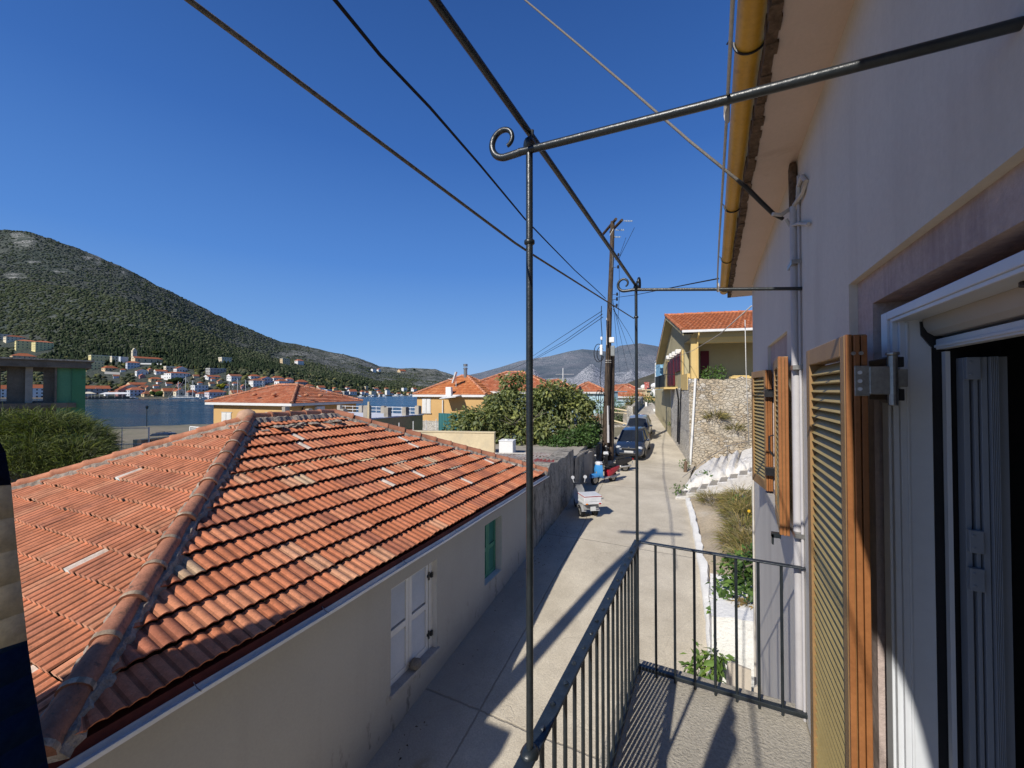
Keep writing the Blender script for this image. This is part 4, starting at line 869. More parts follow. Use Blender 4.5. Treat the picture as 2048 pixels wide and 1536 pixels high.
for k in range(6): branch(mb, V3((bc[0],bc[1],-5.9))+rs.normal(0,.4,3)*V3((1,1,0)), (rs.normal(0,.6), rs.normal(0,.6), 1), 1.7, .07, 2, rs, .7)
obj('stem', mb, M['bark'], bs_, True, 180)

# ---------------------------------------------------------------- utility poles
ul = thing('utility_pole', 'tall weathered timber utility pole with crossarms and glass insulators', 'utility pole', (-5.75,24.2,-4.3))
pb, pt = V3((-5.90,24.3,-4.4)), V3((-5.33,24.2,10.15))
pole = lambda z: pb+(pt-pb)*((z+4.4)/14.55)
mb = MB(); zz = np.linspace(-4.4,10.15,16); mb.tube([pole(z)+V3((.01*math.sin(z),0,0)) for z in zz], np.linspace(.20,.125,16), 12); obj('shaft', mb, M['wood_pole'], ul, True)
for a, b in ((W(1203,472,26.3),W(1232,438,23.7)),(W(1221,464,25.7),W(1244,440,23.86))):
    m = MB(); m.cyl(a, b, .085, 8); obj('crossarm', m, M['wood_pole'], ul, True)
for i, (u,v) in enumerate(((1246,442),(1229,460),(1222,474))):
    m = MB(); p = W(u,v,24.2); 
    m.cyl(p, p+CR*.6, .012, 6)
    for k in range(5): q_ = p+CR*(.12+.10*k); m.tube([q_-CR*.02, q_, q_+CR*.03], [.02,.065,.03], 8)
    obj('insulator', m, M['insulator'], ul, True)
m = MB(); c = pole(9.3); m.tube([c+V3((-.12,-.1,0)), c+V3((.1,-.12,.35))], .02, 6); obj('steel_brace', m, M['steel'], ul)
for zc in (6.6, 5.6, 5.05):
    pass
for v in (512,521,536,590,600,612):
    m = MB(); p = pole(W(1217,v,24.2)[2]); m.cyl(p+V3((.08,-.05,0)), p+V3((.42,-.05,.0)), .015, 6); m.tube([p+V3((.42,-.05,-.09)),p+V3((.42,-.05,-.03)),p+V3((.42,-.05,.03)),p+V3((.42,-.05,.09))], [.05,.06,.06,.05], 8); obj('spool_insulator', m, M['black_plastic'], ul, True)
for v in (520,600):
    m = MB(); p = pole(W(1217,v,24.2)[2]); m.box(.06,.12,-.12,.04,-.5,.5,Fr(p)); obj('bracket', m, M['iron'], ul)
for (u,v,w_,h_,mn,lab) in ((1223.5,680,.30,.32,'white_plain',None),(1225.5,702,.24,.62,'greybox',None),(1202.5,700,.16,.62,'white_plain',None),(1203,677,.12,.2,'white_plain',None)):
    m = MB(); p = W(u,v,24.0); m.box(-w_/2,w_/2,-.12,.12,-h_/2,h_/2,Fr(p,.2)); obj('junction_or_shade_box', m, M[mn], ul, bevel=.04)
for v in (721,725): 
    m = MB(); p = pole(W(1210,v,24.2)[2]); m.tube([p+V3((.19*math.cos(a),.19*math.sin(a),0)) for a in np.linspace(0,6.28,20)], .022, 6); obj('steel_band', m, M['wirewhite'], ul, True)
m = MB()
for (u0,v0,ru,rv) in ((1197,706,9,18),(1201,708,7,14),(1199,793,7,13),(1203,795,6,12)):
    m.tube([W(u0+ru*math.cos(a),v0+rv*math.sin(a),24.0) for a in np.linspace(.3,5.6,22)], .022, 5)
m.tube([W(u,v,24.0) for u,v in ((1203,612),(1202,640),(1204,668),(1203,720),(1200,760),(1203,780),(1201,800),(1203,850))], .022, 5)
m.tube([W(u,v,23.9) for u,v in ((1213,640),(1215,700),(1216,760),(1218,850))], .02, 5)
obj('cable_loops', m, M['cable'], ul, True)
m = MB(); m.cyl(W(1213.5,636,23.95), W(1213.5,690,23.95), .03, 6); obj('riser_pipe', m, M['pvc'], ul)
# second, darker stub pole strapped beside it
m = MB(); p0 = V3((-5.62,24.65,-4.4)); m.tube([p0, p0+V3((.06,0,3)), p0+V3((.12,0,6.6))], [.19,.18,.16], 10)
tag(obj('utility_pole', m, M['wood_pole'], None, True), 'shorter dark stub pole standing close against the tall utility pole', 'utility pole')
m = MB(); m.box(-.06,.06,-.06,.06,-1.2,1.0,Fr(W(1216.5,845,24.1))); tag(obj('meter_pipe', m, M['pvc'], bevel=.01), 'pale cable duct fixed low on the paired utility poles', 'duct')
# the pole beside the camera whose shadow falls along the lane
u2 = thing('utility_pole', 'timber utility pole standing in the lane beside the balcony', 'utility pole', (-4.72,-1.6,-5.7))
m = MB(); m.tube([(-4.72,-1.6,-5.9),(-4.72,-1.6,1.),(-4.70,-1.6,7.3)], [.17,.15,.12], 12); obj('shaft', m, M['wood_pole'], u2, True)
m = MB(); m.box(-.95,.95,-.06,.06,-.06,.06,Fr((-4.7,-1.6,7.0),.3)); obj('crossarm', m, M['wood_pole'], u2)
m = MB(); m.box(-.46,.46,-.22,.22,-.75,.55,Fr((-4.60,-1.95,-.1))); obj('junction_or_shade_box', m, M['greybox'], u2, bevel=.03)  # unseen box added to the pole, sized to shade the roof corner

# ---------------------------------------------------------------- overhead wires
def sagline(A, B, sag, r, n=26):
    A, B = V3(A), V3(B); return [A+(B-A)*f - V3((0,0,sag*4*f*(1-f))) for f in np.linspace(0,1,n)], r
def wire(pts, r, mn, label, name='overhead_cable', cat='cable', group='overhead cables'):
    m = MB(); m.tube(pts, r, 6); tag(obj(name, m, M[mn], None, True, 180), label, cat, group)
A_ = W(670,0,3.9); A0 = A_ + (A_ - W(860,215,5.6))*1.2
pts = [A0, A_] + [W(*q_) for q_ in ((760,110,4.55),(860,215,5.6),(960,330,7.6),(1049,437,10.8),(1100,490,13.6),(1150,541,17.6),(1190,577,21.6),(1211,597,24.1))]
wire(pts, .020, 'cable', 'thick black cable swooping from above the balcony down to the utility pole')
B_ = W(1475,360,2.28); B0 = W(1050,0,4.2); B1 = B0+(B0-W(1260,180,3.0))*1.5
wire([B1,B0,W(1155,88,3.5),W(1260,178,3.0),W(1380,283,2.55),B_], .0085, 'rope', 'grey service cable slanting down to the house wall under the gutter')
m = MB(); m.tube([B_, W(1492,374,2.3), W(1520,402,2.32), W(1547,428,2.35), W(1566,438,2.35)], [.010,.013,.0125,.012,.010], 8); tag(obj('cable_splice', m, M['black_plastic'], None, True), 'taped black splice at the wall end of the service cable', 'cable splice')
wire([W(1437,557,6.4), W(1380,568,7.9), W(1320,580,11.5), W(1270,590,16.5), W(1232,595,24.1)], .011, 'cable', 'black cable running from the gutter end to the insulators of the utility pole')
for lab, pts in (('uppermost thin wire descending from the utility pole towards the harbour', ((1204,622,24),(1120,676,34),(1066,712,46))), ('middle thin wire descending from the utility pole towards the harbour', ((1205,628,24),(1130,681,33),(1060,722,46),(980,757,60))), ('lowest thin wire descending from the utility pole towards the harbour', ((1206,634,24),(1130,686,33),(1066,721,44)))):
    wire([W(*q_) for q_ in pts], .02, 'cable', lab, group='thin wires leaving the utility pole')
for k, (e, lab) in enumerate((((1240,752,60),'steepest thin wire dropping from the utility pole insulators behind the lane'),((1256,742,62),'second thin wire dropping from the utility pole insulators behind the lane'),((1268,730,64),'third thin wire dropping from the utility pole insulators behind the lane'),((1284,720,66),'outermost thin wire fanning out from the utility pole insulators'))):
    wire([W(1226,600+6*k,24.2), W((1226*.5+e[0]*.5),(606+e[1])*.5,34), W(*e)], .014, 'cable', lab, group='thin wires leaving the utility pole')
for k, (a, b, lab) in enumerate((((1269,455),(1239,515),'thin jumper wire from the topmost glass insulators'),((1252,475),(1238,520),'thin jumper wire from the middle glass insulators'),((1238,514),(1236,640),'slack wire hanging down beside the utility pole'))):
    wire([W(*a,24.2), W((a[0]+b[0])/2+(-3 if k<2 else 2),(a[1]+b[1])/2+6,24.2), W(*b,24.2)], .012, 'cable', lab, group='thin wires leaving the utility pole')

wire([W(1503,612,7.5), W(1440,668,11), W(1386,701,20), W(1330,722,36)], .012, 'wirewhite', 'cream wire slanting from the lilac house corner past the villa loggia')
wire([W(1490,640,8.5), W(1492,737,8.5), W(1498,890,8.5)], .008, 'rope_white', 'pale line hanging straight down before the rubble wall beside the lilac house')
wire([W(1310,738,40), W(1352,712,33), W(1405,690,24)], .012, 'cable', 'thin dark wire crossing the maroon shutters of the villa')
# ---------------------------------------------------------------- right side: stone wall, villa, steps, garden
VB = R_(12.4); VF = Fr((-1.25,25.1,0), ex=(math.cos(VB),math.sin(VB),0), ey=(-math.sin(VB),math.cos(VB),0))
M['olive_render'] = mat('olive_cream_render', (.47,.41,.245), (.41,.355,.21), s1=.6, s2=25, fine=.08, rough=.93, bump=.15, stain=(.50,.42,.29), stain_s=.7, stain_lo=.6, stain_hi=.75)
M['yellow_render'] = mat('warm_yellow_render', (.66,.48,.20), (.60,.43,.175), s1=.8, s2=25, fine=.06, rough=.92, bump=.1)
M['maroon'] = mat('maroon_shutter_paint', (.125,.012,.022), (.10,.010,.018), s1=3, fine=.1, rough=.5)
M['skyblue'] = mat('sky_blue_render', (.27,.52,.70), (.24,.47,.64), s1=.8, fine=.05, rough=.9)
M['paleblue'] = mat('pale_blue_render', (.46,.62,.68), (.42,.57,.63), s1=.8, fine=.06, rough=.9)
def rough_face(m, fr, a0, a1, z0, z1, b, step, amp, seed, thick, top_amp=.04):
    rs = np.random.default_rng(seed); na, nz = max(1,int((a1-a0)/step)), max(1,int((z1-z0)/step)); o = len(m.v)
    tz = rs.normal(0, top_amp, na+1)
    for j in range(nz+1):
        for i in range(na+1):
            m.v.append(tuple(fr(a0+(a1-a0)*i/na, b + (rs.normal(0,amp) if 0 < i < na else 0), z0+(z1-z0)*j/nz + (tz[i] if j == nz else 0)))); 
    for j in range(nz):
        for i in range(na): m.f.append((o+j*(na+1)+i, o+j*(na+1)+i+1, o+(j+1)*(na+1)+i+1, o+(j+1)*(na+1)+i)); m.t.append(None)
    for i in range(na):
        p, q_ = V3(m.v[o+nz*(na+1)+i]), V3(m.v[o+nz*(na+1)+i+1]); m.quad(p, q_, q_+fr.ey*thick, p+fr.ey*thick)
mb = MB(); rough_face(mb, VF, 0, 9, -5.2, .68, 0, .30, .018, 3, .55)
sw_ = obj('stone_wall', mb, M['rubble'], None, True, 60); tag(sw_, 'tall rubble stone retaining wall below the yellow villa', 'wall')
mb = MB(); SF = Fr(VF(0,0,0), ex=-VF.ey, ey=VF.ex); rough_face(mb, SF, -7.4, 0, -5.2, .10, 0, .30, .015, 4, .4); mb.quad(VF(0,0,.10),VF(0,.02,.68),VF(.5,.02,.68),VF(.5,0,.1)); mb.box(.0,.45,0,.40,.1,.67,VF)
tag(obj('pebbledash_wall', mb, M['pebble'], None, True, 60), 'white pebble dashed lane wall at the corner of the stone wall', 'wall')
mb = MB(); rough_face(mb, SF, -19.2, -7.4, -5.0, .10, -.02, .6, .006, 5, .4, .01); tag(obj('rendered_wall', mb, M['olive_render'], None, True, 60), 'smooth olive cream lane wall beyond the pebble dashed stretch', 'wall')
mb = MB(); mb.box(-.10,.0,7.3,18.8,-5,-2.9,VF); 
mb = MB(); mb.tube([VF(.33,-.07,.70), VF(.20,-.07,-1.5), VF(.02,-.08,-4.3)], .065, 10); tag(obj('drainpipe', mb, M['white_metal'], None, True), 'white drainpipe down the corner of the rubble stone wall', 'pipe')
mb = MB(); mb.tube([PPL(u,v,VF(-.06,0,0),VF.ex) for u,v in ((1353,777),(1357,800),(1356,840),(1355,884))], .05, 8); mb.tube([PPL(u,v,VF(-.06,0,0),VF.ex) for u,v in ((1362,777),(1360,830),(1358,888))], .035, 8); tag(obj('drainpipe', mb, M['cable'], None, True), 'dark pipes running down the pebble dashed wall', 'pipe')
# dry tufts rooted in the stone wall
for (a,z,n,s_,lab) in ((1.35,-1.55,260,.55,'larger tuft of dry brown grass hanging from the stone wall'),(2.35,-2.15,130,.4,'smaller reddish dry tuft low on the stone wall')):
    mb = MB(); strands(mb, [(VF(a,-.05,z),(s_,.12,s_*.45))], n, .45, .014, seed=int(a*10)); tag(obj('dry_tuft', mb, M['leaf_dry']), lab, 'plant')
vl = thing('yellow_villa', 'yellow villa with orange tiled gable roof and open loggia above the stone wall', 'house', VF(4,7,.1))
mb = MB()
mb.add([VF(.14,2.4,.1), VF(.14,13.4,.1), VF(.14,13.4,2.75), VF(.14,6.9,5.25), VF(.14,2.4,3.55)], [(0,1,2,3,4)])
mb.quad(VF(.14,13.4,.1),VF(9,13.4,.1),VF(9,13.4,2.75),VF(.14,13.4,2.75)); mb.add([VF(.14,-.05,3.05),VF(.14,2.4,3.05),VF(.14,2.4,3.55),VF(.14,-.05,3.35)],[(0,1,2,3)])
mb.box(.14,.40,2.3,2.6,.1,3.3,VF)
obj('gable_wall', mb, M['olive_render'], vl)
mb = MB(); mb.box(.12,.52,-.05,.40,.68,3.0,VF); obj('column', mb, M['yellow_render'], vl, bevel=.02)
mb = MB(); mb.box(.10,9,-.06,.26,2.70,3.02,VF); obj('beam', mb, M['yellow_render'], vl)
mb = MB(); mb.box(.12,9,-.04,.24,3.02,3.30,VF); mb.box(.14,9,.24,3.4,2.96,3.02,VF); obj('frieze', mb, M['olive_render'], vl)
mb = MB(); mb.box(.3,9,3.3,3.5,.1,3.3,VF); obj('loggia_wall', mb, M['olive_render'], vl)
mb = MB(); mb.box(.1,9,.3,3.3,.45,.55,VF); obj('loggia_floor', mb, M['concrete'], vl)
mb = MB(); mb.box(1.25,1.75,3.24,3.30,.95,2.55,VF); obj('loggia_shutter', mb, M['maroon'], vl)
mb = MB(); mb.box(-.03,.12,.35,2.6,.05,1.0,VF); obj('parapet', mb, M['yellow_render'], vl)
mb = MB(); mb.box(.05,.13,2.6,3.2,.1,2.6,VF); mb.box(.05,.13,9.6,10.6,.1,2.4,VF); obj('yellow_pier', mb, M['yellow_render'], vl)
for (b0,b1,z0,z1) in ((3.25,4.55,1.32,2.52),(4.65,5.9,1.30,2.46),(6.2,7.8,.36,2.36),(7.9,9.5,.40,2.28)):
    mb = MB(); mb.box(.02,.10,b0,b1,z0,z1,VF); 
    for k in range(int((z1-z0-.2)/.09)): mb.box(.0,.03,b0+.12,b1-.12,z0+.1+k*.09,z0+.145+k*.09,VF)
    obj('shutter', mb, M['maroon'], vl)
for b in (3.6,5.2,6.6,8.4):
    mb = MB(); mb.box(-.22,.14,b-.18,b+.18,2.42,2.72,VF); obj('white_awning_box', mb, M['white_plain'], vl, bevel=.05)
mb = MB(); mb.box(-.75,.14,5.2,11.8,.12,.26,VF); bc_ = obj('balcony_slab', mb, M['yellow_render'], vl)
mb = MB()
for b in np.arange(5.25,11.8,.22): mb.cyl(VF(-.70,b,.26),VF(-.70,b,1.15),.016,5)
mb.cyl(VF(-.70,5.2,1.15),VF(-.70,11.8,1.15),.025,6); mb.cyl(VF(-.70,5.25,1.15),VF(.1,5.25,1.15),.025,6); obj('balcony_rail', mb, M['iron'], bc_)
mb = MB(); VPAL = [(.50,.17,.072),(.54,.19,.085),(.46,.15,.065),(.52,.20,.10)]
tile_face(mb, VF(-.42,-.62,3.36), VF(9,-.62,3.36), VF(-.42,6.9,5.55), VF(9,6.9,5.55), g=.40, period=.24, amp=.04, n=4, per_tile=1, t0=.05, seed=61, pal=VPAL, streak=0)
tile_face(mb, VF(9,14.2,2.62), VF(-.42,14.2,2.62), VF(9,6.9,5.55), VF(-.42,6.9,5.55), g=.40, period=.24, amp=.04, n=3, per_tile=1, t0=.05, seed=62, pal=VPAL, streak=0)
rf2 = obj('roof', mb, M['tile'], vl)
mb = MB(); cap_line(mb, VF(-.45,6.9,5.58), VF(9,6.9,5.58), r=.13, seg=.45, col=(.50,.18,.085)); cap_line(mb, VF(-.38,-.62,3.42), VF(-.38,6.9,5.60), r=.11, seg=.42, col=(.50,.18,.085)); obj('ridge_cap', mb, M['tile'], rf2, True, 50)
mb = MB()
for (b0,z0,b1,z1) in ((-.62,3.34,6.9,5.53),(6.9,5.53,14.2,2.60)):
    mb.prism([VF(-.40,b0,z0-.02),VF(-.40,b1,z1-.02),VF(-.40,b1,z1-.26),VF(-.40,b0,z0-.24)], VF.ex*.05); mb.quad(VF(-.36,b0,z0-.2),VF(-.36,b1,z1-.2),VF(.2,b1,z1-.2),VF(.2,b0,z0-.2))
mb.quad(VF(-.40,-.60,3.28),VF(9,-.60,3.28),VF(9,.1,3.32),VF(-.4,.1,3.32)); obj('soffit', mb, M['olive_render'], rf2)
mb = MB(); mb.box(-.45,9,-.74,-.62,3.24,3.38,VF); obj('gutter', mb, M['white_metal'], vl, bevel=.02)
mb = MB(); mb.tube([VF(.42,-.66,3.25),VF(.42,-.66,3.1),VF(.46,-.1,2.95),VF(.46,-.1,.7)], .045, 8); obj('downpipe', mb, M['yellow_render'], vl, True)
mb = MB(); mb.box(2.2,3.3,.1,.5,.68,.80,VF); mb.box(2.35,3.15,.12,.48,.80,.86,VF); tag(obj('coping_stone', mb, M['yellow_render'], bevel=.02), 'cream coping stone on top of the rubble wall before the loggia', 'coping')
mb = MB(); leaves(mb, [(VF(1.2,.35,1.0),(.45,.35,.38)),(VF(1.75,.4,1.05),(.35,.35,.35)),(VF(.9,.4,.85),(.3,.3,.2))], 420, .16, .4, .2, seed=8, shell=.3); mb.tube([VF(1.2,.4,.6),VF(1.3,.4,1.2)], .02, 5)
tag(obj('terrace_shrub', mb, M['leaf_vine']), 'small light green shrub behind the top of the stone wall', 'shrub')
bh = thing('blue_house', 'bright sky blue house with white quoins and flat top behind the yellow villa', 'house', VF(3,17,.1))
mb = MB(); mb.box(.05,6,14.9,19.6,.05,3.0,VF); obj('wall', mb, M['skyblue'], bh)
mb = MB()
for k in range(9): mb.box(.0,.06 if k%2 else .08,18.9+(.3 if k%2 else 0),19.63,.1+.31*k,.1+.31*k+.29,VF)
obj('quoins', mb, M['white_plain'], bh); mb = MB(); mb.box(-.02,6,14.85,19.65,3.0,3.08,VF); obj('parapet_cap', mb, M['white_plain'], bh)
# kerb, garden, steps
KP = [(-.075,7.0),(-.17,9.15),(-.42,11.95),(-.63,14.2),(-1.02,17.4)]
mb = MB(); rs = np.random.default_rng(12); L_ = []
for (x0,y0),(x1,y1) in zip(KP, KP[1:]):
    k = int((y1-y0)/.22)
    for i in range(k): L_.append((x0+(x1-x0)*i/k, y0+(y1-y0)*i/k))
L_.append(KP[-1]); rings = []
for x, y in L_:
    z = gz(y); h = .16+rs.normal(0,.018); x += rs.normal(0,.012); w0 = .19+rs.normal(0,.015)
    rings.append([(x,y,z-.2),(x-.01,y,z+h*.7),(x+.03,y,z+h),(x+w0-.03,y,z+h+.01),(x+w0,y,z+h*.7),(x+w0,y,z-.2)])
mb.loft(rings); tag(obj('kerb', mb, M['white_lime'], None, True, 50), 'whitewashed kerb edging the garden along the right of the lane', 'kerb')
def gard(x, y): 
    kx = float(np.interp(y, [k[1] for k in KP]+[19,26], [k[0] for k in KP]+[-1.2,-1.2])); f_ = float(np.interp(y, [16,18.5], [1,.25])); return gz(y) + .06 + f_*(.14*max(0, x-kx) + .22*max(0, x-kx-1.2)) + .05*math.sin(x*3+y*1.7) + .03*math.sin(x*7-y*4)
mb = MB(); NX_, NY_ = 24, 60; rs = np.random.default_rng(14)
for j in range(NY_+1):
    y = 6.0 + 19.5*j/NY_; kx = float(np.interp(y, [6]+[k[1] for k in KP]+[18.5,26], [-.05]+[k[0] for k in KP]+[-1.0,-1.0])) + .15
    for i in range(NX_+1):
        x = kx + (6-kx)*(i/NX_)**1.6; mb.v.append((x, y, gard(x,y)+rs.normal(0,.012)))
for j in range(NY_):
    for i in range(NX_): mb.f.append((j*(NX_+1)+i, j*(NX_+1)+i+1, (j+1)*(NX_+1)+i+1, (j+1)*(NX_+1)+i)); mb.t.append(None)
struct('garden_soil', mb, M['dirt'], True, 180)
# whitewashed planter wall by the house
mb = MB(); rs = np.random.default_rng(15); rings = []
PB = Fr((-.05,6.9,0), .02); rough_face(mb, PB, 0, 1.6, -5.1, -3.42, 0, .14, .016, 16, 1.5, .03)
rough_face(mb, Fr(PB(0,0,0), ex=-PB.ey, ey=PB.ex), -1.5, 0, -5.1, -3.42, 0, .16, .02, 17, .3, .03)
tag(obj('planter_wall', mb, M['white_lime'], None, True, 60), 'lumpy whitewashed masonry planter beside the corner of the lilac house', 'planter')
mb = MB(); leaves(mb, [((.42,7.4,-3.42),(.22,.2,.12))], 150, .09, .5, .6, [(1,.8,.6),(.7,.6,.5)], seed=21, shell=.2); tag(obj('dead_leaves', mb, M['leaf_dry']), 'clump of dead brown leaves on the rim of the whitewashed planter', 'dead leaves')
vb = thing('climbing_shrub', 'bushy green climbing shrub growing on top of the whitewashed planter', 'shrub', (.4,8.4,-3.4))
rsx = 0; mb = MB(); leaves(mb, [((.30,7.9,-3.42),(.34,.4,.28)),((.62,8.0,-3.3),(.4,.4,.32)),((.42,8.7,-3.42),(.36,.4,.34)),((.75,9.0,-3.35),(.4,.5,.36)),((.10,7.6,-3.6),(.18,.25,.22)),((.58,7.4,-3.45),(.26,.2,.22)),((.55,8.4,-3.12),(.16,.2,.16)),((.80,8.7,-3.0),(.15,.2,.15))], 1700, .115, .62, .7, [(.7,.75,.6),(1,1,1),(1.3,1.2,1.),(.5,.55,.45)], seed=22, shell=.4); obj('foliage', mb, M['leaf_vine'], vb)
mb = MB(); branch(mb, (.4,8.2,-3.5), (0,0,1), .5, .03, 2, np.random.default_rng(3), .8); obj('stem', mb, M['bark'], vb, True)
vb = thing('climbing_shrub', 'bright green trailing vine low at the lane corner of the whitewashed planter', 'shrub', (-.1,6.8,-4.9))
mb = MB(); leaves(mb, [((-.16,6.7,-4.15),(.24,.22,.26)),((-.10,6.6,-4.5),(.30,.22,.34)),((.18,6.5,-4.62),(.26,.2,.22)),((-.22,6.7,-4.75),(.28,.25,.2)),((.02,6.7,-3.95),(.15,.15,.14))], 900, .14, .42, .9, [(.8,.85,.6),(1.1,1.1,1),(1.35,1.2,.9),(.6,.65,.5)], seed=23, shell=.35); obj('foliage', mb, M['leaf_vine'], vb)
mb = MB(); branch(mb, (-.08,6.75,-4.95), (0,0,1), .5, .02, 2, np.random.default_rng(4), .8); obj('stem', mb, M['bark'], vb, True)
# weeds
mb = MB(); lob4 = [((x,y,gard(x,y)+.10),(.42,.6,.2)) for x,y in ((.75,11.5),(.85,12.6),(.75,13.6),(.65,14.8),(1.0,15.2),(.7,16.4),(-.1,16.9),(.9,17.0),(.55,12.9))]
strands(mb, lob4, 4200, .38, .0065, seed=24, pal=[(1,1,1),(.8,.8,.6),(.55,.75,.35),(1.2,1.1,.8)]); tag(obj('dry_grass', mb, M['leaf_dry']), kind='stuff')
for k, (x,y,n,lab) in enumerate(((.75,16.0,240,'low green weed clump beyond the dry grass near the steps'),(.95,10.6,420,'dark green weed clump between the planter shrub and the dry grass'),(-1.25,18.1,70,'small green weed at the foot of the whitewashed steps'),(-.35,19.6,60,'small green weed on the middle of the whitewashed steps'),(-1.4,23.6,90,'spiky green weed beside the rusty bollard'))):
    mb = MB(); g_ = gard(x,y) if y < 18 else gz(y)+(.35 if x>-1 else .1); leaves(mb, [((x,y,g_+.18),(.34,.32,.26))], n, .13, .4, .2, seed=40+k, shell=.2); tag(obj('weed', mb, M['leaf_vine' if k != 1 else 'leaf_dark']), lab, 'weed', 'weeds in the garden and on the steps')
mb = MB(); mb.blob((.95,14.4,gard(.95,14.4)+.35),(.05,.05,.05),3,2,.1); tag(obj('yellow_fruit', mb, mat('lemon_peel',(.75,.45,.02))), 'single yellow fruit lying among the weeds by the house wall', 'fruit')
M['step_lime'] = mat('worn_limewash', (.80,.77,.72), (.68,.64,.57), s1=2.5, s2=20, fine=.12, rough=.95, bump=.8, bs=14, bd=.05, stain=(.40,.34,.26), stain_s=2.8, stain_lo=.56, stain_hi=.74)
# steps
stp = thing('stone_steps', 'whitewashed stone steps climbing to the right along the rubble wall', 'steps', (-1.4,17.7,-4.4))
SFr = Fr((-1.38,17.5,0), ex=(.80,.60,0), ey=(.10,.995,0)); rs = np.random.default_rng(18)
for k in range(8):
    m = MB(); a0 = k*.47; z = -4.26+.125*k; dep = 1.25
    P = [(a0-.02,-.03),(a0+.62,-.03+rs.normal(0,.04)),(a0+.62,dep),(a0-.02,dep)]; rings = []
    for zz, ins in ((z-.6,0),(z-.02,0),(z,.02)): rings.append([SFr(x+(ins if x<=a0 else -ins), y+(ins if y<.5 else -ins), zz) for x, y in P])
    m.loft(rings); s1 = obj('step', m, M['step_lime'], stp)
    m = MB(); m.prism([SFr(a0+.06+rs.normal(0,.015),.08,z+.004),SFr(a0+.44,.10+rs.normal(0,.02),z+.004),SFr(a0+.45,dep-.12,z+.004),SFr(a0+.05,dep-.15+rs.normal(0,.03),z+.004)], (0,0,.006)); obj('tread_stone', m, M['concrete'], s1)
mb = MB(); rings = []; rs = np.random.default_rng(19)
for i in range(30):
    a = .05+i*.15; z = float(np.interp(a, [-.25,.3,1.0,2.0,3.0,4.2], [-4.4,-4.1,-3.72,-3.45,-3.3,-3.05]))+rs.normal(0,.06); b = 1.22+rs.normal(0,.05)
    rings.append([SFr(a,b,-5),SFr(a,b-.03,z-.25),SFr(a,b+.12,z),SFr(a,b+.5,z+.05+rs.normal(0,.05)),SFr(a,b+3.6,z+.25),SFr(a,b+3.6,-5)])
mb.loft(rings); tag(obj('lime_bank', mb, M['step_lime'], None, True, 60), 'lumpy limewashed bank between the steps and the rubble wall', 'bank')
mb = MB(); mb.tube([SFr(.0,1.5,-3.75),SFr(1.4,1.5,-2.85),SFr(2.2,1.5,-2.45),SFr(4.2,1.6,-2.1)], .012, 6); 
for a, z0, z1 in ((.4,-4.1,-3.5),(2.2,-3.1,-2.45),(4.0,-2.8,-2.12)): mb.cyl(SFr(a,1.5,z0),SFr(a,1.5,z1),.014,6)
tag(obj('handrail', mb, M['steel'], None, True), 'thin grey handrail above the whitewashed steps', 'handrail')
mb = MB(); p = G(1371,944,-4.24); mb.tube([p,p+V3((0,0,.2)),p+V3((.02,0,.50)),p+V3((.03,.05,.56))], [.10,.085,.08,.04], 10); tag(obj('bollard', mb, M['eaverough'], None, True), 'short rusty brown pipe bollard at the foot of the drainpipe', 'bollard')
mb = MB(); p = W(1498,966,5.75); mb.box(-.055,.055,-.03,.03,-.13,.13,Fr((p[0]+.03,YE+.06,p[2]))); tag(obj('meter_box', mb, mat('ivory_plastic',(.62,.57,.35)), bevel=.015), 'ivory plastic box fixed at the corner of the lilac house', 'box')
mb = MB(); mb.tube([(XW-.012,YE-.03,-.9),(XW-.014,YE-.03,-1.6),(XW-.012,YE-.02,-2.5),(XW-.014,YE-.03,-4.6)], .011, 6); tag(obj('corner_cable', mb, M['wirewhite'], None, True), 'cream cable running down the far corner of the lilac house', 'cable')
M['board'] = mat('beige_composite_board', (.48,.42,.345), (.42,.37,.30), s1=2, fine=.08, rough=.8)
for (x0,x1,y,z1,lean,lab) in ((.115,.355,5.28,-3.10,.10,'wider beige board leaning against the lilac house wall'),(.36,.425,5.02,-3.12,.03,'narrow beige board leaning closest to the lilac house wall')):
    mb = MB(); mb.prism([(x0-lean,y-.25,-5.2),(x1-lean*.3,y-.25,-5.2),(x1,y,z1-.03),(x0+.03,y,z1),(x0,y,z1-.03)], (0,.03,0)); tag(obj('board', mb, M['board']), lab, 'board', 'boards leaning at the foot of the lilac house')

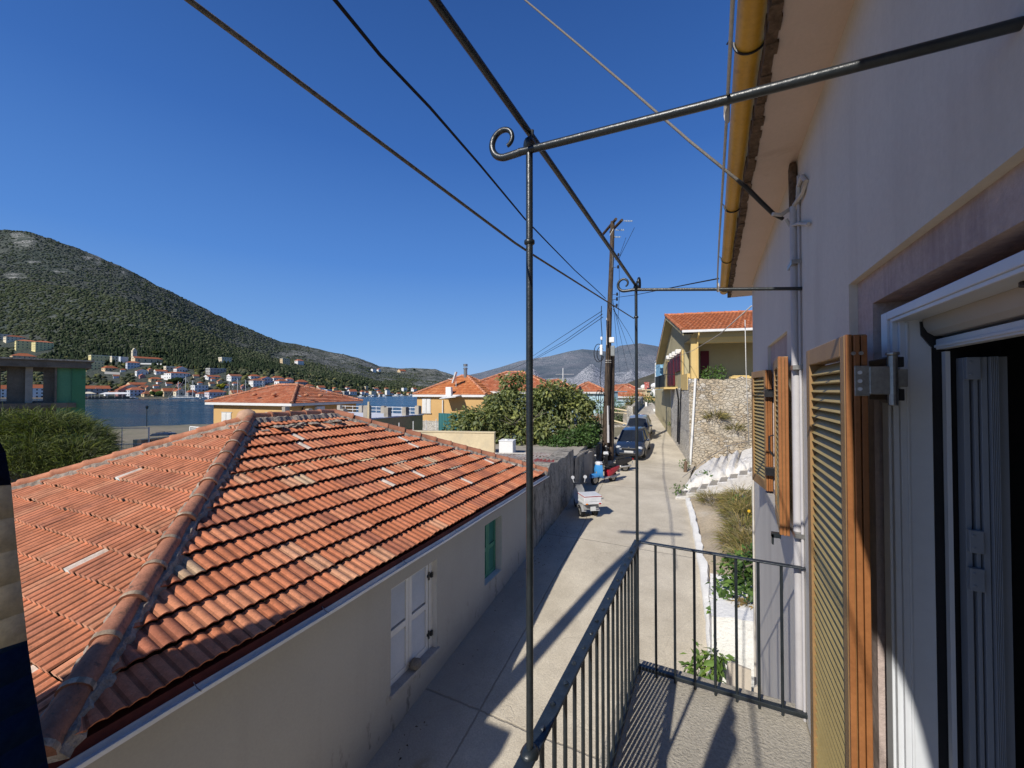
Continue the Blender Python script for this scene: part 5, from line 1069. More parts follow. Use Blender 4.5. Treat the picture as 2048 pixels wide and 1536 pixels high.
# ---------------------------------------------------------------- vehicles in the lane
def carpaint(name, c, rough=.25): 
    return mat(name, c, tuple(x*.9 for x in c), s1=3, fine=.04, rough=rough, spec=.5, bump=0, coat=.7)
M['car_navy'] = carpaint('dark_blue_car_paint', (.018,.030,.058)); M['car_grey'] = carpaint('silver_grey_car_paint', (.22,.235,.25)); M['plate'] = mat('white_plate', (.6,.6,.58), rough=.4, bump=0); M['headlamp'] = mat('clear_headlamp', (.55,.57,.58), (.35,.37,.4), s1=30, rough=.1, spec=.8, bump=0); M['redlamp'] = mat('red_lamp', (.35,.01,.01), rough=.2, bump=0); M['amber'] = mat('amber_lamp', (.55,.17,.02), rough=.25, bump=0)
def wheel(parent, fr, x, y, r, w_, name='wheel'):
    m = MB(); prof = [(r*.62,-w_/2),(r*.92,-w_/2),(r,-w_*.32),(r,w_*.32),(r*.92,w_/2),(r*.62,w_/2)]; N_ = 20
    rings = [[fr(x+b, y+rr*math.cos(6.2832*k/N_), r+rr*math.sin(6.2832*k/N_)) for rr, b in prof] for k in range(N_+1)]; m.loft(rings, caps=False)
    o = obj(name, m, M['rubber'], parent, True, 40); m = MB()
    m.cyl(fr(x-w_*.42,y,r), fr(x+w_*.42,y,r), r*.64, 18)
    for k in range(5): 
        a = k*1.2566; m.cyl(fr(x-w_*.47,y,r), fr(x-w_*.47,y+r*.58*math.cos(a),r+r*.58*math.sin(a)), r*.07, 5); m.cyl(fr(x+w_*.47,y,r), fr(x+w_*.47,y+r*.58*math.cos(a),r+r*.58*math.sin(a)), r*.07, 5)
    obj('rim', m, M['steel'], o); return o
def car(name, label, fr, paint, L=4.3, Wd=1.76, H=1.56):
    t = thing(name, label, 'car', fr.o); h = Wd/2
    st_ = [(-L/2,.30,.52,.66),(-L/2+.05,.24,.70,.80),(-L/2+.35,.22,.84,.93),(-L/2+1.05,.20,.96,.985),(-.35,.20,.99,1.),(.6,.20,1.0,1.),(L/2-.5,.22,1.0,.99),(L/2-.1,.28,.92,.94),(L/2,.36,.78,.86)]
    m = MB(); rings = []
    for y, zb, zt, k in st_:
        hw = h*k; zm = zb+(zt-zb)*.55
        rings.append([fr(-hw*.9,y,zb),fr(-hw,y,zb+.12),fr(-hw,y,zm),fr(-hw*.96,y,zt-.05),fr(-hw*.84,y,zt),fr(0,y,zt+.035),fr(hw*.84,y,zt),fr(hw*.96,y,zt-.05),fr(hw,y,zm),fr(hw,y,zb+.12),fr(hw*.9,y,zb)])
    m.loft(rings); obj('body', m, paint, t, True, 50)
    bw_, tw_ = h*.90, h*.70; y0, y1, y2, y3 = -L/2+1.02, -L/2+1.72, L/2-.95, L/2-.32; zb, zt = .97, H
    m = MB(); rings = []
    for y, z, k in ((y1-.05,zt-.05,tw_),(y1+.3,zt,tw_*1.01),((y1+y2)/2,zt+.015,tw_*1.02),(y2,zt-.01,tw_*.98),(y2+.12,zt-.06,tw_*.95)): rings.append([fr(-k,y,z-.05),fr(-k*.93,y,z),fr(0,y,z+.025),fr(k*.93,y,z),fr(k,y,z-.05)])
    m.loft(rings); obj('roof', m, paint, t, True, 50)
    m = MB(); m.add([fr(-bw_*.93,y0,zb),fr(bw_*.93,y0,zb),fr(tw_*.93,y1,zt-.05),fr(-tw_*.93,y1,zt-.05),fr(0,y0-.09,zb+.01),fr(0,y1-.05,zt-.025)],[(0,4,5,3),(4,1,2,5)]); obj('windscreen', m, M['glassdark'], t, True, 180)
    m = MB(); m.quad(fr(-bw_*.9,y3,zb),fr(bw_*.9,y3,zb),fr(tw_*.92,y2+.1,zt-.07),fr(-tw_*.92,y2+.1,zt-.07)); obj('rear_window', m, M['glassdark'], t)
    for s in (-1,1):
        m = MB(); m.quad(fr(s*bw_,y0+.12,zb),fr(s*bw_,y3-.1,zb),fr(s*tw_*1.0,y2,zt-.06),fr(s*tw_*1.0,y1+.08,zt-.06)); obj('side_window', m, M['glassdark'], t)
        m = MB()
        for a, b in (((s*bw_*.95,y0,zb),(s*tw_*.97,y1,zt-.05)),((s*bw_*.96,y3,zb),(s*tw_*.96,y2+.08,zt-.06)),((s*bw_*1.005,(y0+y2)/2+.15,zb),(s*tw_*1.015,(y0+y2)/2+.2,zt-.05))): m.cyl(fr(*a),fr(*b),.04,6)
        obj('pillar', m, paint, t)
        m = MB(); m.blob(fr(s*(h+.09),y0+.30,1.02),(.11,.07,.085),3,2,.03); m.cyl(fr(s*h*.9,y0+.32,.98),fr(s*(h+.05),y0+.3,1.0),.03,6); obj('mirror', m, paint, t, True)
        m = MB(); m.blob(fr(s*h*.70,-L/2+.17,.70),(.17,.13,.10),5,2,.03); obj('headlight', m, M['headlamp'], t, True, 180)
        for y in (-L/2+.82, L/2-.80): wheel(t, fr, s*(h-.11), y, .33, .21)
        m = MB(); m.blob(fr(s*h*.78,L/2-.08,.82),(.14,.08,.15),5,2,.03); obj('tail_light', m, M['redlamp'], t, True, 180)
    m = MB(); m.box(-.42,.42,-L/2-.012,-L/2+.2,.56,.70,fr); m.box(-.55,.55,-L/2-.01,-L/2+.2,.27,.40,fr); obj('grille', m, M['black_plastic'], t, bevel=.02)
    m = MB(); m.box(-.26,.26,-L/2-.022,-L/2,.43,.54,fr); obj('number_plate', m, M['plate'], t)
    m = MB(); m.cyl(fr(0,-L/2-.02,.735),fr(0,-L/2+.02,.735),.045,12); obj('emblem', m, M['steel'], t)
    return t
P_ = V3((-4.62,26.75,0)); P_[2] = -3.98
f_ = Fr(P_, R_(2.5)); tl = .055; f_.ey = V3((f_.ey[0],f_.ey[1],tl)); f_.ey /= np.linalg.norm(f_.ey); f_.ez = np.cross(f_.ex, f_.ey)
ct = car('parked_car', 'dark blue hatchback facing the balcony, parked beside the utility poles', f_, M['car_navy'])
f2_ = Fr(V3((-5.15,32.0,gz(32.))), R_(4)); f2_.ey = V3((f2_.ey[0],f2_.ey[1],.09)); f2_.ey /= np.linalg.norm(f2_.ey); f2_.ez = np.cross(f2_.ex, f2_.ey)
car('parked_car', 'grey car parked directly behind the dark blue hatchback', f2_, M['car_grey'])
def paint(name, c): return mat(name, c, tuple(x*.85 for x in c), s1=5, fine=.05, rough=.35, spec=.5, bump=0)
M['sc_blue'] = paint('light_blue_scooter_paint', (.06,.30,.66)); M['sc_red'] = paint('red_scooter_paint', (.42,.02,.035)); M['sc_white'] = paint('white_scooter_paint', (.70,.70,.70)); M['sc_grey'] = paint('grey_scooter_paint', (.33,.33,.33)); M['sc_black'] = paint('black_motorbike_paint', (.015,.015,.017))
def scooter(label, fr, front, tail, shield, name='parked_scooter'):
    """front of the machine towards -y of the frame, about 1.75 m long"""
    t = thing(name, label, 'scooter', fr.o)
    wheel(t, fr, 0, -.62, .24, .11, 'front_wheel'); wheel(t, fr, 0, .58, .24, .12, 'rear_wheel')
    m = MB(); m.loft([[fr(x*w_,y,z) for x, w_, z in ((-1,.08,.36),(-1,.085,.46),(-.5,.08,.53),(.5,.08,.53),(1,.085,.46),(1,.08,.36))] for y, in ((-.90,),(-.78,),(-.62,),(-.46,))]); obj('front_fender', m, front, t, True, 50)
    m = MB(); rings = []
    for z, y, w_, d_ in ((.30,-.30,.20,.05),(.45,-.42,.24,.06),(.70,-.46,.25,.07),(.92,-.44,.19,.08)): rings.append([fr(-w_,y+.06,z),fr(-w_*.7,y-d_,z),fr(0,y-d_*1.7,z),fr(w_*.7,y-d_,z),fr(w_,y+.06,z),fr(0,y+.0,z)])
    m.loft(rings); obj('leg_shield', m, shield, t, True, 50)
    m = MB(); rings = []
    for z, y, w_ in ((.90,-.42,.12),(.98,-.44,.17),(1.06,-.42,.13)): rings.append([fr(-w_,y+.10,z),fr(-w_,y-.06,z),fr(0,y-.14,z),fr(w_,y-.06,z),fr(w_,y+.10,z)])
    m.loft(rings); obj('headlamp_cowl', m, M['sc_white'], t, True, 50)
    m = MB(); m.tube([fr(-.33,-.30,1.08),fr(-.16,-.36,1.04),fr(.16,-.36,1.04),fr(.33,-.30,1.08)], .018, 7); hb = obj('handlebar', m, M['black_plastic'], t, True)
    for s in (-1,1):
        m = MB(); m.tube([fr(s*.22,-.34,1.06),fr(s*.27,-.38,1.24)], .008, 5); m.blob(fr(s*.28,-.38,1.30),(.065,.03,.055),3,2,.02); obj('mirror', m, M['steel'] if s<0 else M['black_plastic'], hb, True)
    m = MB(); m.tube([fr(0,-.42,.9),fr(0,-.55,.55),fr(0,-.62,.24)], .035, 7); obj('fork', m, M['steel'], t, True)
    m = MB(); m.box(-.17,.17,-.36,.22,.26,.32,fr); obj('footboard', m, M['sc_grey'], t, bevel=.02)
    m = MB(); rings = []
    for y, z0, z1, w_ in ((.12,.30,.62,.13),(.30,.34,.70,.17),(.62,.46,.74,.17),(.92,.60,.76,.10)): rings.append([fr(-w_*.8,y,z0),fr(-w_,y,(z0+z1)/2),fr(-w_*.8,y,z1),fr(w_*.8,y,z1),fr(w_,y,(z0+z1)/2),fr(w_*.8,y,z0)])
    m.loft(rings); obj('tail_body', m, tail, t, True, 50)
    m = MB(); rings = []
    for y, z, w_, h_ in ((.08,.68,.11,.05),(.25,.72,.15,.08),(.48,.74,.14,.08),(.60,.79,.14,.08),(.86,.80,.09,.05)): rings.append([fr(-w_,y,z),fr(-w_*.8,y,z+h_),fr(w_*.8,y,z+h_),fr(w_,y,z)])
    m.loft(rings); obj('seat', m, M['rubber'], t, True, 50)
    m = MB(); m.blob(fr(0,.95,.68),(.09,.05,.05),3,2,.02); obj('tail_light', m, M['redlamp'], t, True)
    m = MB(); m.tube([fr(.15,.25,.26),fr(.17,.55,.30),fr(.17,.86,.36)], [.03,.055,.05], 8); m.blob(fr(-.02,.38,.30),(.14,.22,.12),5,2,.08); obj('engine', m, M['steel'], t, True)
    m = MB(); m.tube([fr(-.08,.1,.26),fr(-.16,.16,.01)], .014, 6); obj('side_stand', m, M['iron'], t)
    m = MB(); m.box(-.09,.09,.975,.985,.42,.58,fr); obj('number_plate', m, M['plate'], t)
    return t
def facing(p, d, lean=.0):
    d = V3((d[0],d[1],0)); d /= np.linalg.norm(d); f = Fr(p, ex=V3((-d[1],d[0],0)), ey=-d)
    if lean: f.ez = V3((0,0,1))+f.ex*lean; f.ez /= np.linalg.norm(f.ez)
    return f
scooter('scooter with light blue front and red tail parked on its stand by the lane wall', facing(V3((-4.63,18.95,gz(18.9)+.0)), (-.66,-1.2), .07), M['sc_blue'], M['sc_red'], M['sc_blue'])
mt = scooter('black motorbike parked between the blue and red scooter and the dark blue car', facing(V3((-4.75,21.6,gz(21.6))), (-.95,-.45), .08), M['sc_black'], M['sc_black'], M['sc_black'], 'parked_motorbike'); mt['category'] = 'motorbike'
# three wheeled delivery scooter
fr = facing(V3((-4.30,14.45,gz(14.4))), (-.62,.78)); fr.ex, fr.ey, fr.ez = fr.ex*.92, fr.ey*.92, fr.ez*.92; t = thing('delivery_scooter', 'grey three wheeled delivery scooter with white red edged cargo box by the rough wall', 'scooter', fr.o)
wheel(t, fr, 0, -.72, .21, .10, 'front_wheel')
for s in (-1,1): wheel(t, fr, s*.27, .50, .21, .13, 'rear_wheel')
for s in (-1,1):
    m = MB(); rings = [[fr(s*.27-.09,.50+.25*math.cos(a),.21+.25*math.sin(a)),fr(s*.27+.09,.50+.25*math.cos(a),.21+.25*math.sin(a)),fr(s*.27+.09,.50+.28*math.cos(a),.21+.28*math.sin(a)),fr(s*.27-.09,.50+.28*math.cos(a),.21+.28*math.sin(a))] for a in np.linspace(.2,2.9,10)]; m.loft(rings); obj('mudguard', m, M['sc_grey'], t)
m = MB(); rings = []
for z, y, w_ in ((.28,-.36,.20),(.55,-.50,.25),(.80,-.54,.23),(1.0,-.50,.12)): rings.append([fr(-w_,y+.08,z),fr(-w_*.7,y-.05,z),fr(0,y-.12,z),fr(w_*.7,y-.05,z),fr(w_,y+.08,z),fr(0,y+.03,z)])
m.loft(rings); obj('leg_shield', m, M['sc_grey'], t, True, 50)
m = MB(); rings = []
for y, z0, z1, w_ in ((-.40,.22,.30,.16),(-.1,.22,.32,.17),(.0,.24,.55,.17),(.25,.26,.60,.20),(.80,.34,.56,.30)): rings.append([fr(-w_,y,z0),fr(-w_,y,z1),fr(w_,y,z1),fr(w_,y,z0)])
m.loft(rings); obj('body', m, M['sc_grey'], t, True, 50)
m = MB(); m.box(-.14,.14,.02,.34,.60,.72,fr); obj('seat', m, M['rubber'], t, bevel=.04)
m = MB(); m.box(-.36,.36,.36,.98,.58,.66,fr); obj('rack', m, M['sc_white'], t, bevel=.01)
m = MB(); m.box(-.35,.35,.33,.97,.66,.86,fr); bx_ = obj('cargo_box', m, M['sc_white'], t, bevel=.025)
m = MB(); m.box(-.355,.355,.325,.975,.855,.872,fr); obj('red_edge', m, M['sc_red'], bx_)
m = MB(); m.box(-.35,.35,.33,.97,.872,.90,fr); obj('lid', m, M['sc_white'], bx_, bevel=.012)
for s in (-1,1):
    m = MB(); m.blob(fr(s*.26,.965,.60),(.075,.03,.03),4,2,.02); obj('tail_light', m, M['amber'] if s>0 else M['redlamp'], t, True)
m = MB(); m.box(-.11,.11,.985,.995,.34,.50,fr); obj('number_plate', m, M['plate'], t, bevel=.01)
m = MB(); m.tube([fr(-.30,-.36,1.10),fr(-.12,-.44,1.04),fr(.12,-.44,1.04),fr(.30,-.36,1.10)], .02, 7); hb = obj('handlebar', m, M['black_plastic'], t, True)
for s in (-1,1):
    m = MB(); m.tube([fr(s*.22,-.40,1.07),fr(s*.27,-.45,1.26)], .009, 5); m.cyl(fr(s*.27,-.43,1.30),fr(s*.27,-.46,1.30),.065,14); obj('mirror', m, M['sc_white'], hb)
m = MB(); m.tube([fr(0,-.52,.95),fr(0,-.66,.5),fr(0,-.72,.21)], .035, 7); obj('fork', m, M['steel'], t, True)
# ---------------------------------------------------------------- houses between the lane and the harbour
M['ochre_render'] = mat('ochre_yellow_render', (.60,.385,.165), (.54,.335,.14), s1=.5, s2=8, fine=.07, rough=.92, bump=.05, stain=(.45,.31,.16), stain_s=.35, stain_lo=.6)
M['slate_render'] = mat('slate_blue_render', (.165,.235,.28), (.14,.205,.25), s1=.6, fine=.06, rough=.9)
M['olive_wall'] = mat('olive_concrete_wall', (.52,.45,.215), (.45,.385,.18), s1=.8, s2=6, fine=.15, rough=.95, stain=(.33,.28,.14), stain_s=.9)
M['cream_wall'] = mat('cream_lime_wall', (.68,.56,.36), (.60,.49,.31), s1=1, s2=10, fine=.1, rough=.95, stain=(.5,.43,.3), stain_s=1.)
M['terrace'] = mat('white_roof_coating', (.62,.63,.66), (.54,.55,.58), s1=.8, fine=.06, rough=.8)
M['teal'] = mat('teal_metal_sheet', (.045,.16,.165), (.04,.14,.145), s1=1.5, fine=.06, rough=.5)
M['greenpaint'] = mat('peeling_green_paint', (.085,.245,.115), (.070,.205,.095), s1=.7, s2=12, fine=.12, rough=.9, bump=.1, stain=(.10,.085,.055), stain_s=.9, stain_lo=.60, stain_hi=.70)
MIDPAL = [(.48,.165,.080),(.44,.145,.070),(.52,.195,.10),(.40,.135,.07),(.50,.22,.13)]
def hip_house(label, fr, w, d, zg, ze, rise, wall_mat, name='tiled_roof_house', ov=.45, g=.37, period=.26, n=3, pal=None, caps=True, seed=70, ridge='x', fascia=True):
    """frame at the south-west eave corner: a to the right, b away; z levels absolute"""
    o0 = V3(fr.o).copy(); o0[2] = 0; f = Fr(o0, ex=fr.ex, ey=fr.ey); t = thing(name, label, 'house', f(w/2, d/2, zg))
    m = MB(); m.box(ov, w-ov, ov, d-ov, zg, ze-.02, f); obj('wall', m, wall_mat, t)
    h = min(w, d)/2; E_ = [f(0,0,ze), f(w,0,ze), f(w,d,ze), f(0,d,ze)]
    A = f(h,d/2,ze+rise) if w >= d else f(w/2,h,ze+rise); B = f(w-h,d/2,ze+rise) if w >= d else f(w/2,d-h,ze+rise)
    m = MB(); kw = dict(g=g, period=period, amp=.035, n=n, per_tile=1, t0=.06, streak=.004, pal=pal or MIDPAL)
    if w >= d: fs = ((E_[0],E_[1],A,B),(E_[1],E_[2],B,B),(E_[2],E_[3],B,A),(E_[3],E_[0],A,A)); hips = ((E_[0],A),(E_[1],B),(E_[2],B),(E_[3],A),(A,B))
    else: fs = ((E_[0],E_[1],A,A),(E_[1],E_[2],A,B),(E_[2],E_[3],B,B),(E_[3],E_[0],B,A)); hips = ((E_[0],A),(E_[1],A),(E_[2],B),(E_[3],B),(A,B))
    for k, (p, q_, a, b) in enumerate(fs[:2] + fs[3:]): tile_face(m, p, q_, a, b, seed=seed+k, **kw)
    r = obj('roof', m, M['tile'], t)
    if caps:
        for k, (a, b) in enumerate(hips):
            if np.linalg.norm(b-a) < .3: continue
            m = MB(); cap_line(m, a+V3((0,0,.09)), b+V3((0,0,.09)), r=.13, seg=.5, seed=seed+9+k, n=6, col=(.52,.23,.13)); obj('ridge_cap', m, M['tile'], r, True, 50)
    if fascia:
        m = MB(); m.box(-.04,w+.04,-.04,.0,ze-.20,ze+.02,f); m.box(w,w+.04,0,d,ze-.20,ze+.02,f); m.box(-.04,0,0,d,ze-.2,ze+.02,f); m.box(0,w,0,d,ze-.19,ze-.15,f); obj('eaves_gutter', m, M['white_metal'], t)
    return t, f
def onb(f, b, u, v): p = PPL(u, v, f(0,b,0), f.ey); q_ = p-f.o; return float(q_@f.ex), float(p[2])
def ona(f, a, u, v): p = PPL(u, v, f(a,0,0), f.ex); q_ = p-f.o; return float(q_@f.ey), float(p[2])
def shutter_b(t, f, b, u0, u1, v0, v1, mn='white_wood', nm='shutter'):
    a0, z1 = onb(f, b, u0, v0); a1, z0 = onb(f, b, u1, v1); w_ = (a1-a0)/2
    for k in range(2):
        m = MB(); x0 = a0+k*w_; m.box(x0+.02, x0+w_-.02, b-.06, b+.02, z0, z1, f); m.box(x0+.10, x0+w_-.10, b-.075, b-.05, z0+.12, z1-.12, f); obj(nm, m, M[mn], t, bevel=.01)
    m = MB(); m.box(a0-.08, a1+.08, b-.12, b, z0-.08, z0, f); m.box(a0-.08,a1+.08,b-.04,b,z1,z1+.08,f); obj('sill', m, M['marble'], t)
# ochre house on the waterfront
f0 = Fr((-31.82,22.14,0), ex=(.9957,.093,0), ey=(-.093,.9957,0)); f0 = Fr(f0(-11,0,0), ex=f0.ex, ey=f0.ey)
t, f = hip_house('ochre house with hipped terracotta roof and white shutters standing at the water', f0, 11.0, 8.5, -6.2, -1.10, 1.62, M['ochre_render'], seed=71)
shutter_b(t, f, .45, 444, 463, 825, 853); shutter_b(t, f, .45, 532, 553, 826, 850)
for (u,v) in ((488,838),(513,838)):
    a, z = onb(f, .45, u, v); m = MB(); m.box(a-.12,a+.12,.38,.46,z-.12,z+.12,f); obj('vent', m, M['glassdark'], t)
for (u,v) in ((509,789),(548,789),(613,790),(641,791)):
    m = MB(); p = W(u,v,36.5 if u < 583 else 36.0); m.blob(p, (.22,.22,.14), 3, 2, .05, (.50,.21,.11)); obj('roof_vent', m, M['tile'], t, True)
b_, z_ = ona(f, 10.55, 604, 812); m = MB(); m.tube([f(11.0,b_,-1.2),f(10.62,b_,-1.5),f(10.62,b_,-6)], .06, 7); obj('downpipe', m, M['black_plastic'], t, True)
b0, z1 = ona(f, 10.55, 629, 813); b1, z0 = ona(f, 10.55, 644, 826); m = MB(); m.box(10.56,10.9,b0,b1,z0,z1,f); m.cyl(f(10.89,(b0+b1)/2-.15,(z0+z1)/2), f(10.92,(b0+b1)/2-.15,(z0+z1)/2), (z1-z0)*.4, 14); obj('air_conditioner', m, M['white_plain'], t, bevel=.03)
# flat terrace building with unfinished pillars
tb = thing('terrace_building', 'flat roofed olive building with white terrace and unfinished square pillars', 'building', (-21.5,20,-6))
FT_ = Fr((-18.35,17.6,0), .02); ZTt = -1.70
m = MB(); m.box(-8.5,0,0,5.2,-6.5,ZTt-.02,FT_); wl_ = obj('wall', m, M['olive_wall'], tb)
m = MB(); m.box(-8.55,.04,-.06,.02,-6.5,ZTt+.05,FT_); obj('front_wall', m, M['cream_wall'], tb)
m = MB(); m.box(-8.6,.06,.02,5.25,ZTt-.02,ZTt+.04,FT_); obj('terrace_floor', m, M['terrace'], tb)
def pillar(a, b, h, s=.34):
    m = MB(); m.box(a-s/2,a+s/2,b-s/2,b+s/2,ZTt,ZTt+h,FT_); m.box(a-s/2+.03,a+s/2-.03,b-s/2+.03,b+s/2-.03,ZTt+h,ZTt+h+.03,FT_); obj('pillar', m, M['concrete'], tb, bevel=.02)
for a, b, h in ((-.18,.15,.80),(-.2,1.9,.62),(-.2,3.6,.58),(-.25,5.0,.62),(-2.2,.2,.55),(-3.4,5.0,.55),(-5.6,5.0,.55),(-7.6,.2,.6),(-5.3,.2,.5),(-7.9,5.0,.55)): pillar(a, b, h)
m = MB(); m.cyl(FT_(.04,.05,-6),FT_(.04,.05,ZTt+1.05),.07,8); obj('corner_post', m, M['cream_wall'], tb)
m = MB()
for z in (.25,.5): m.cyl(FT_(-8.2,5.05,ZTt+z),FT_(-.2,5.05,ZTt+z),.02,5)
for a in np.arange(-8.2,0,.8): m.cyl(FT_(a,5.05,ZTt),FT_(a,5.05,ZTt+.55),.018,5)
obj('terrace_rail', m, M['white_metal'], tb)
m = MB(); m.tube([FT_(.3,4.6,-4.6),FT_(.3,2.5,-2.9)], .04, 5); m.quad(FT_(.1,1.4,-2.55),FT_(.1,3.6,-2.55),FT_(1.3,3.5,-2.7),FT_(1.3,1.5,-2.7)); tag(obj('folded_parasol', m, M['redsheet']), 'faded red sunshade propped against the olive wall of the terrace building', 'sunshade')
m = MB(); 
for k, b in enumerate((.9,2.2,3.5,4.6)): m.cyl(FT_(1.6,b,-6),FT_(1.6,b,-1.9),.03,5)
tag(obj('washing_poles', m, M['white_metal']), 'row of slim pale poles before the olive wall of the terrace building', 'poles')
# low cream wall behind the roof ridge
m = MB(); P0, P1 = W(780,863,19.5), W(905,865,19.0); e = (P1-P0); e[2] = 0; L = np.linalg.norm(e); e /= L
fw_ = Fr((P0[0],P0[1],0), ex=e, ey=(-e[1],e[0],0)); m.box(-3,L+2,0,.3,-6,P0[2],fw_); m.box(-3.02,L+2.02,-.03,.33,P0[2],P0[2]+.05,fw_); tag(obj('yard_wall', m, M['cream_wall']), 'low cream coloured yard wall between the tiled roof and the fig tree', 'wall')
# ochre house beside the slate house
pL, pR = W(826,789,42), W(925,789,42.5); f0 = Fr((pL[0],pL[1],0), R_(8))
t, f = hip_house('ochre rendered house with steep orange roof and one white shuttered window', f0, 8.2, 7.5, -6.4, -.42, 2.0, M['ochre_render'], seed=75, ov=.3, period=.3, pal=[(.54,.19,.07),(.50,.165,.06),(.58,.23,.09)])
shutter_b(t, f, .30, 844.5, 862, 798, 826)
m = MB(); a0, z0 = onb(f, .2, 829, 866); a1, z1 = onb(f, .2, 878, 842); m.box(a0,a1,.20,.29,z0-1,z1,f); obj('stone_plinth', m, M['pebble'], t)
m = MB(); a, z = onb(f, -.1, 882.5, 800); m.cyl(f(a,.2,-6),f(a,.2,z),.07,7); obj('downpipe', m, M['white_metal'], t, True)
m = MB(); a0, z1 = onb(f, -1.2, 880, 792); a1, z0 = onb(f, -1.2, 912, 797); m.prism([f(a0,-1.3,z0-.05),f(a1,-1.3,z0+.12),f(a1,.3,z1+.1),f(a0,.3,z1)], (0,0,.06)); obj('awning_roof', m, M['white_metal'], t)
a, z = onb(f, 0, 900, 783); m = MB(); m.box(a-.35,a+.25,-.3,.1,z-.45,z+.45,f); tag(obj('air_conditioner', m, M['white_plain'], bevel=.04), 'white air conditioner unit at the eaves between the ochre and slate houses', 'air conditioner')
# slate blue house behind the fig tree
pL = W(903,783,43); f0 = Fr((pL[0],pL[1],0), R_(12))
t, f = hip_house('slate blue house with red hipped roof and solar panel behind the fig tree', f0, 11.5, 9.5, -6.2, -.08, 2.15, M['slate_render'], seed=80, ov=.35, period=.3)
p = W(995,765,45.5); m = MB(); fq = Fr(p, R_(12)); m.prism([fq(-.7,-.5,-.35),fq(.7,-.5,-.35),fq(.95,.75,.45),fq(-.4,.75,.45)], (0,0,.08)); obj('solar_panel', m, M['glassdark'], t)
m = MB(); m.tube([fq(-.45,.85,.52),fq(1.0,.85,.52)], .20, 10); obj('solar_tank', m, M['steel'], t, True)
ch = thing('metal_chimney', 'tall stainless metal chimney with cowl rising from the red roof', 'chimney', W(931,772,44))
m = MB(); m.cyl(W(931,774,44),W(931,735,44),.19,12); m.cyl(W(931,738,44),W(931,736,44),.24,12); obj('flue', m, M['steel'], ch, True, 50)
m = MB(); m.cyl(W(931,733,44),W(931,728,44),.23,12); obj('cowl', m, M['steel'], ch, True, 50)
m = MB(); p = W(909,755,42); m.cyl(W(912,786,42),W(912,750,42),.03,6); m.box(-.06,.06,-.3,.3,-.62,.62,Fr(p,R_(20),ez=(.35,0,.93))); m.cyl(W(905,760,42),W(896,757,42),.03,5); tag(obj('tv_antenna', m, M['white_metal']), 'white panel antenna on a mast between the ochre and slate roofs', 'antenna')
m = MB(); p0, p1 = W(877,826,31), W(912,826,30); fq = Fr((p0[0],p0[1],0), ex=(p1-p0)*V3((1,1,0))/np.linalg.norm((p1-p0)[:2])); m.box(0,2.6,0,.06,-5.8,p0[2],fq); 
for k in range(9): m.box(.05+k*.28,.10+k*.28,-.02,0,-5.8,p0[2],fq)
tag(obj('sheet_fence', m, M['teal']), 'teal sheet metal fence left of the fig tree', 'fence')
# red roofs up the lane
def far_hip(label, uL, uR, t_, ve, vr, dep, wm, zg, rz=0, seed=90, pal=None):
    a, b = W(uL,ve,t_), W(uR,ve,t_); e = b-a; e[2] = 0; L = np.linalg.norm(e); f0 = Fr((a[0],a[1],0), math.atan2(e[1],e[0])+R_(rz)); rise = (ve-vr)/FPX*(t_+dep/2)+ .0
    return hip_house(label, f0, L, dep, zg, a[2], rise, wm, seed=seed, ov=.3, period=.34, g=.42, n=3, pal=pal)
t, f = far_hip('red roofed house half hidden behind the left of the fig tree top', 1050, 1112, 58, 782, 761, 9, M['cream_wall'], -6, seed=91)
t, f = far_hip('red roofed house with a television aerial above the fig tree', 1088, 1162, 56, 784, 761, 10, M['cream_wall'], -6, 6, seed=92)
t, f = far_hip('long red roofed house with pale blue walls left of the utility poles', 1146, 1216, 50, 784, 767, 9, M['paleblue'], -6, -4, seed=93)
shutter_b(t, f, .3, 1181, 1190, 792, 812, 'paleblue')
for (u,v,t_,hh,lab) in ((1075,771,56,1.35,'short pale mast above the red roofs behind the fig tree'),(1126,764,55,1.9,'crossed television aerial above the red roofs behind the fig tree')):
    m = MB(); p = W(u,v,t_); m.cyl(p-V3((0,0,.5)), p+V3((0,0,hh)), .06, 6)
    if hh > 1.5:
        m.cyl(p+CR*-1.0+V3((0,0,1.05)), p+CR*1.5+V3((0,0,1.05)), .025, 4)
        for k in range(6): m.cyl(p+CR*(-.9+.45*k)+CF*.3+V3((0,0,1.05)), p+CR*(-.9+.45*k)-CF*.3+V3((0,0,1.05)), .02, 4)
    tag(obj('aerial', m, M['white_metal']), lab, 'antenna')
m = MB(); p = W(1160,783,48); m.tube([p-V3((0,0,.6)), p, p+V3((0,0,.35)), p+V3((0,0,.7))], [.30,.32,.22,.03], 8); tag(obj('chimney_cowl', m, M['black_plastic']), 'dark conical chimney cowl before the long red roof', 'chimney')
t, f = far_hip('red hipped house with white walls right of the utility poles', 1222, 1290, 62, 793, 772, 10, M['white_plain'], -6, 0, seed=94)
t, f = far_hip('farther red roof peeking above the hipped house right of the poles', 1238, 1300, 74, 788, 770, 10, M['cream_wall'], -4, 4, seed=95, pal=[(.44,.12,.07),(.40,.10,.06)])
m = MB(); p0 = W(1222,784,56); fq = Fr((p0[0],p0[1],0), YAW); m.box(0,.95,0,2,-5.5,p0[2],fq); m.box(-.1,2.2,-.2,2.2,p0[2],p0[2]+.12,fq); tag(obj('slate_outhouse', m, M['slate_render']), 'small slate blue outhouse directly right of the dark stub pole', 'outhouse')
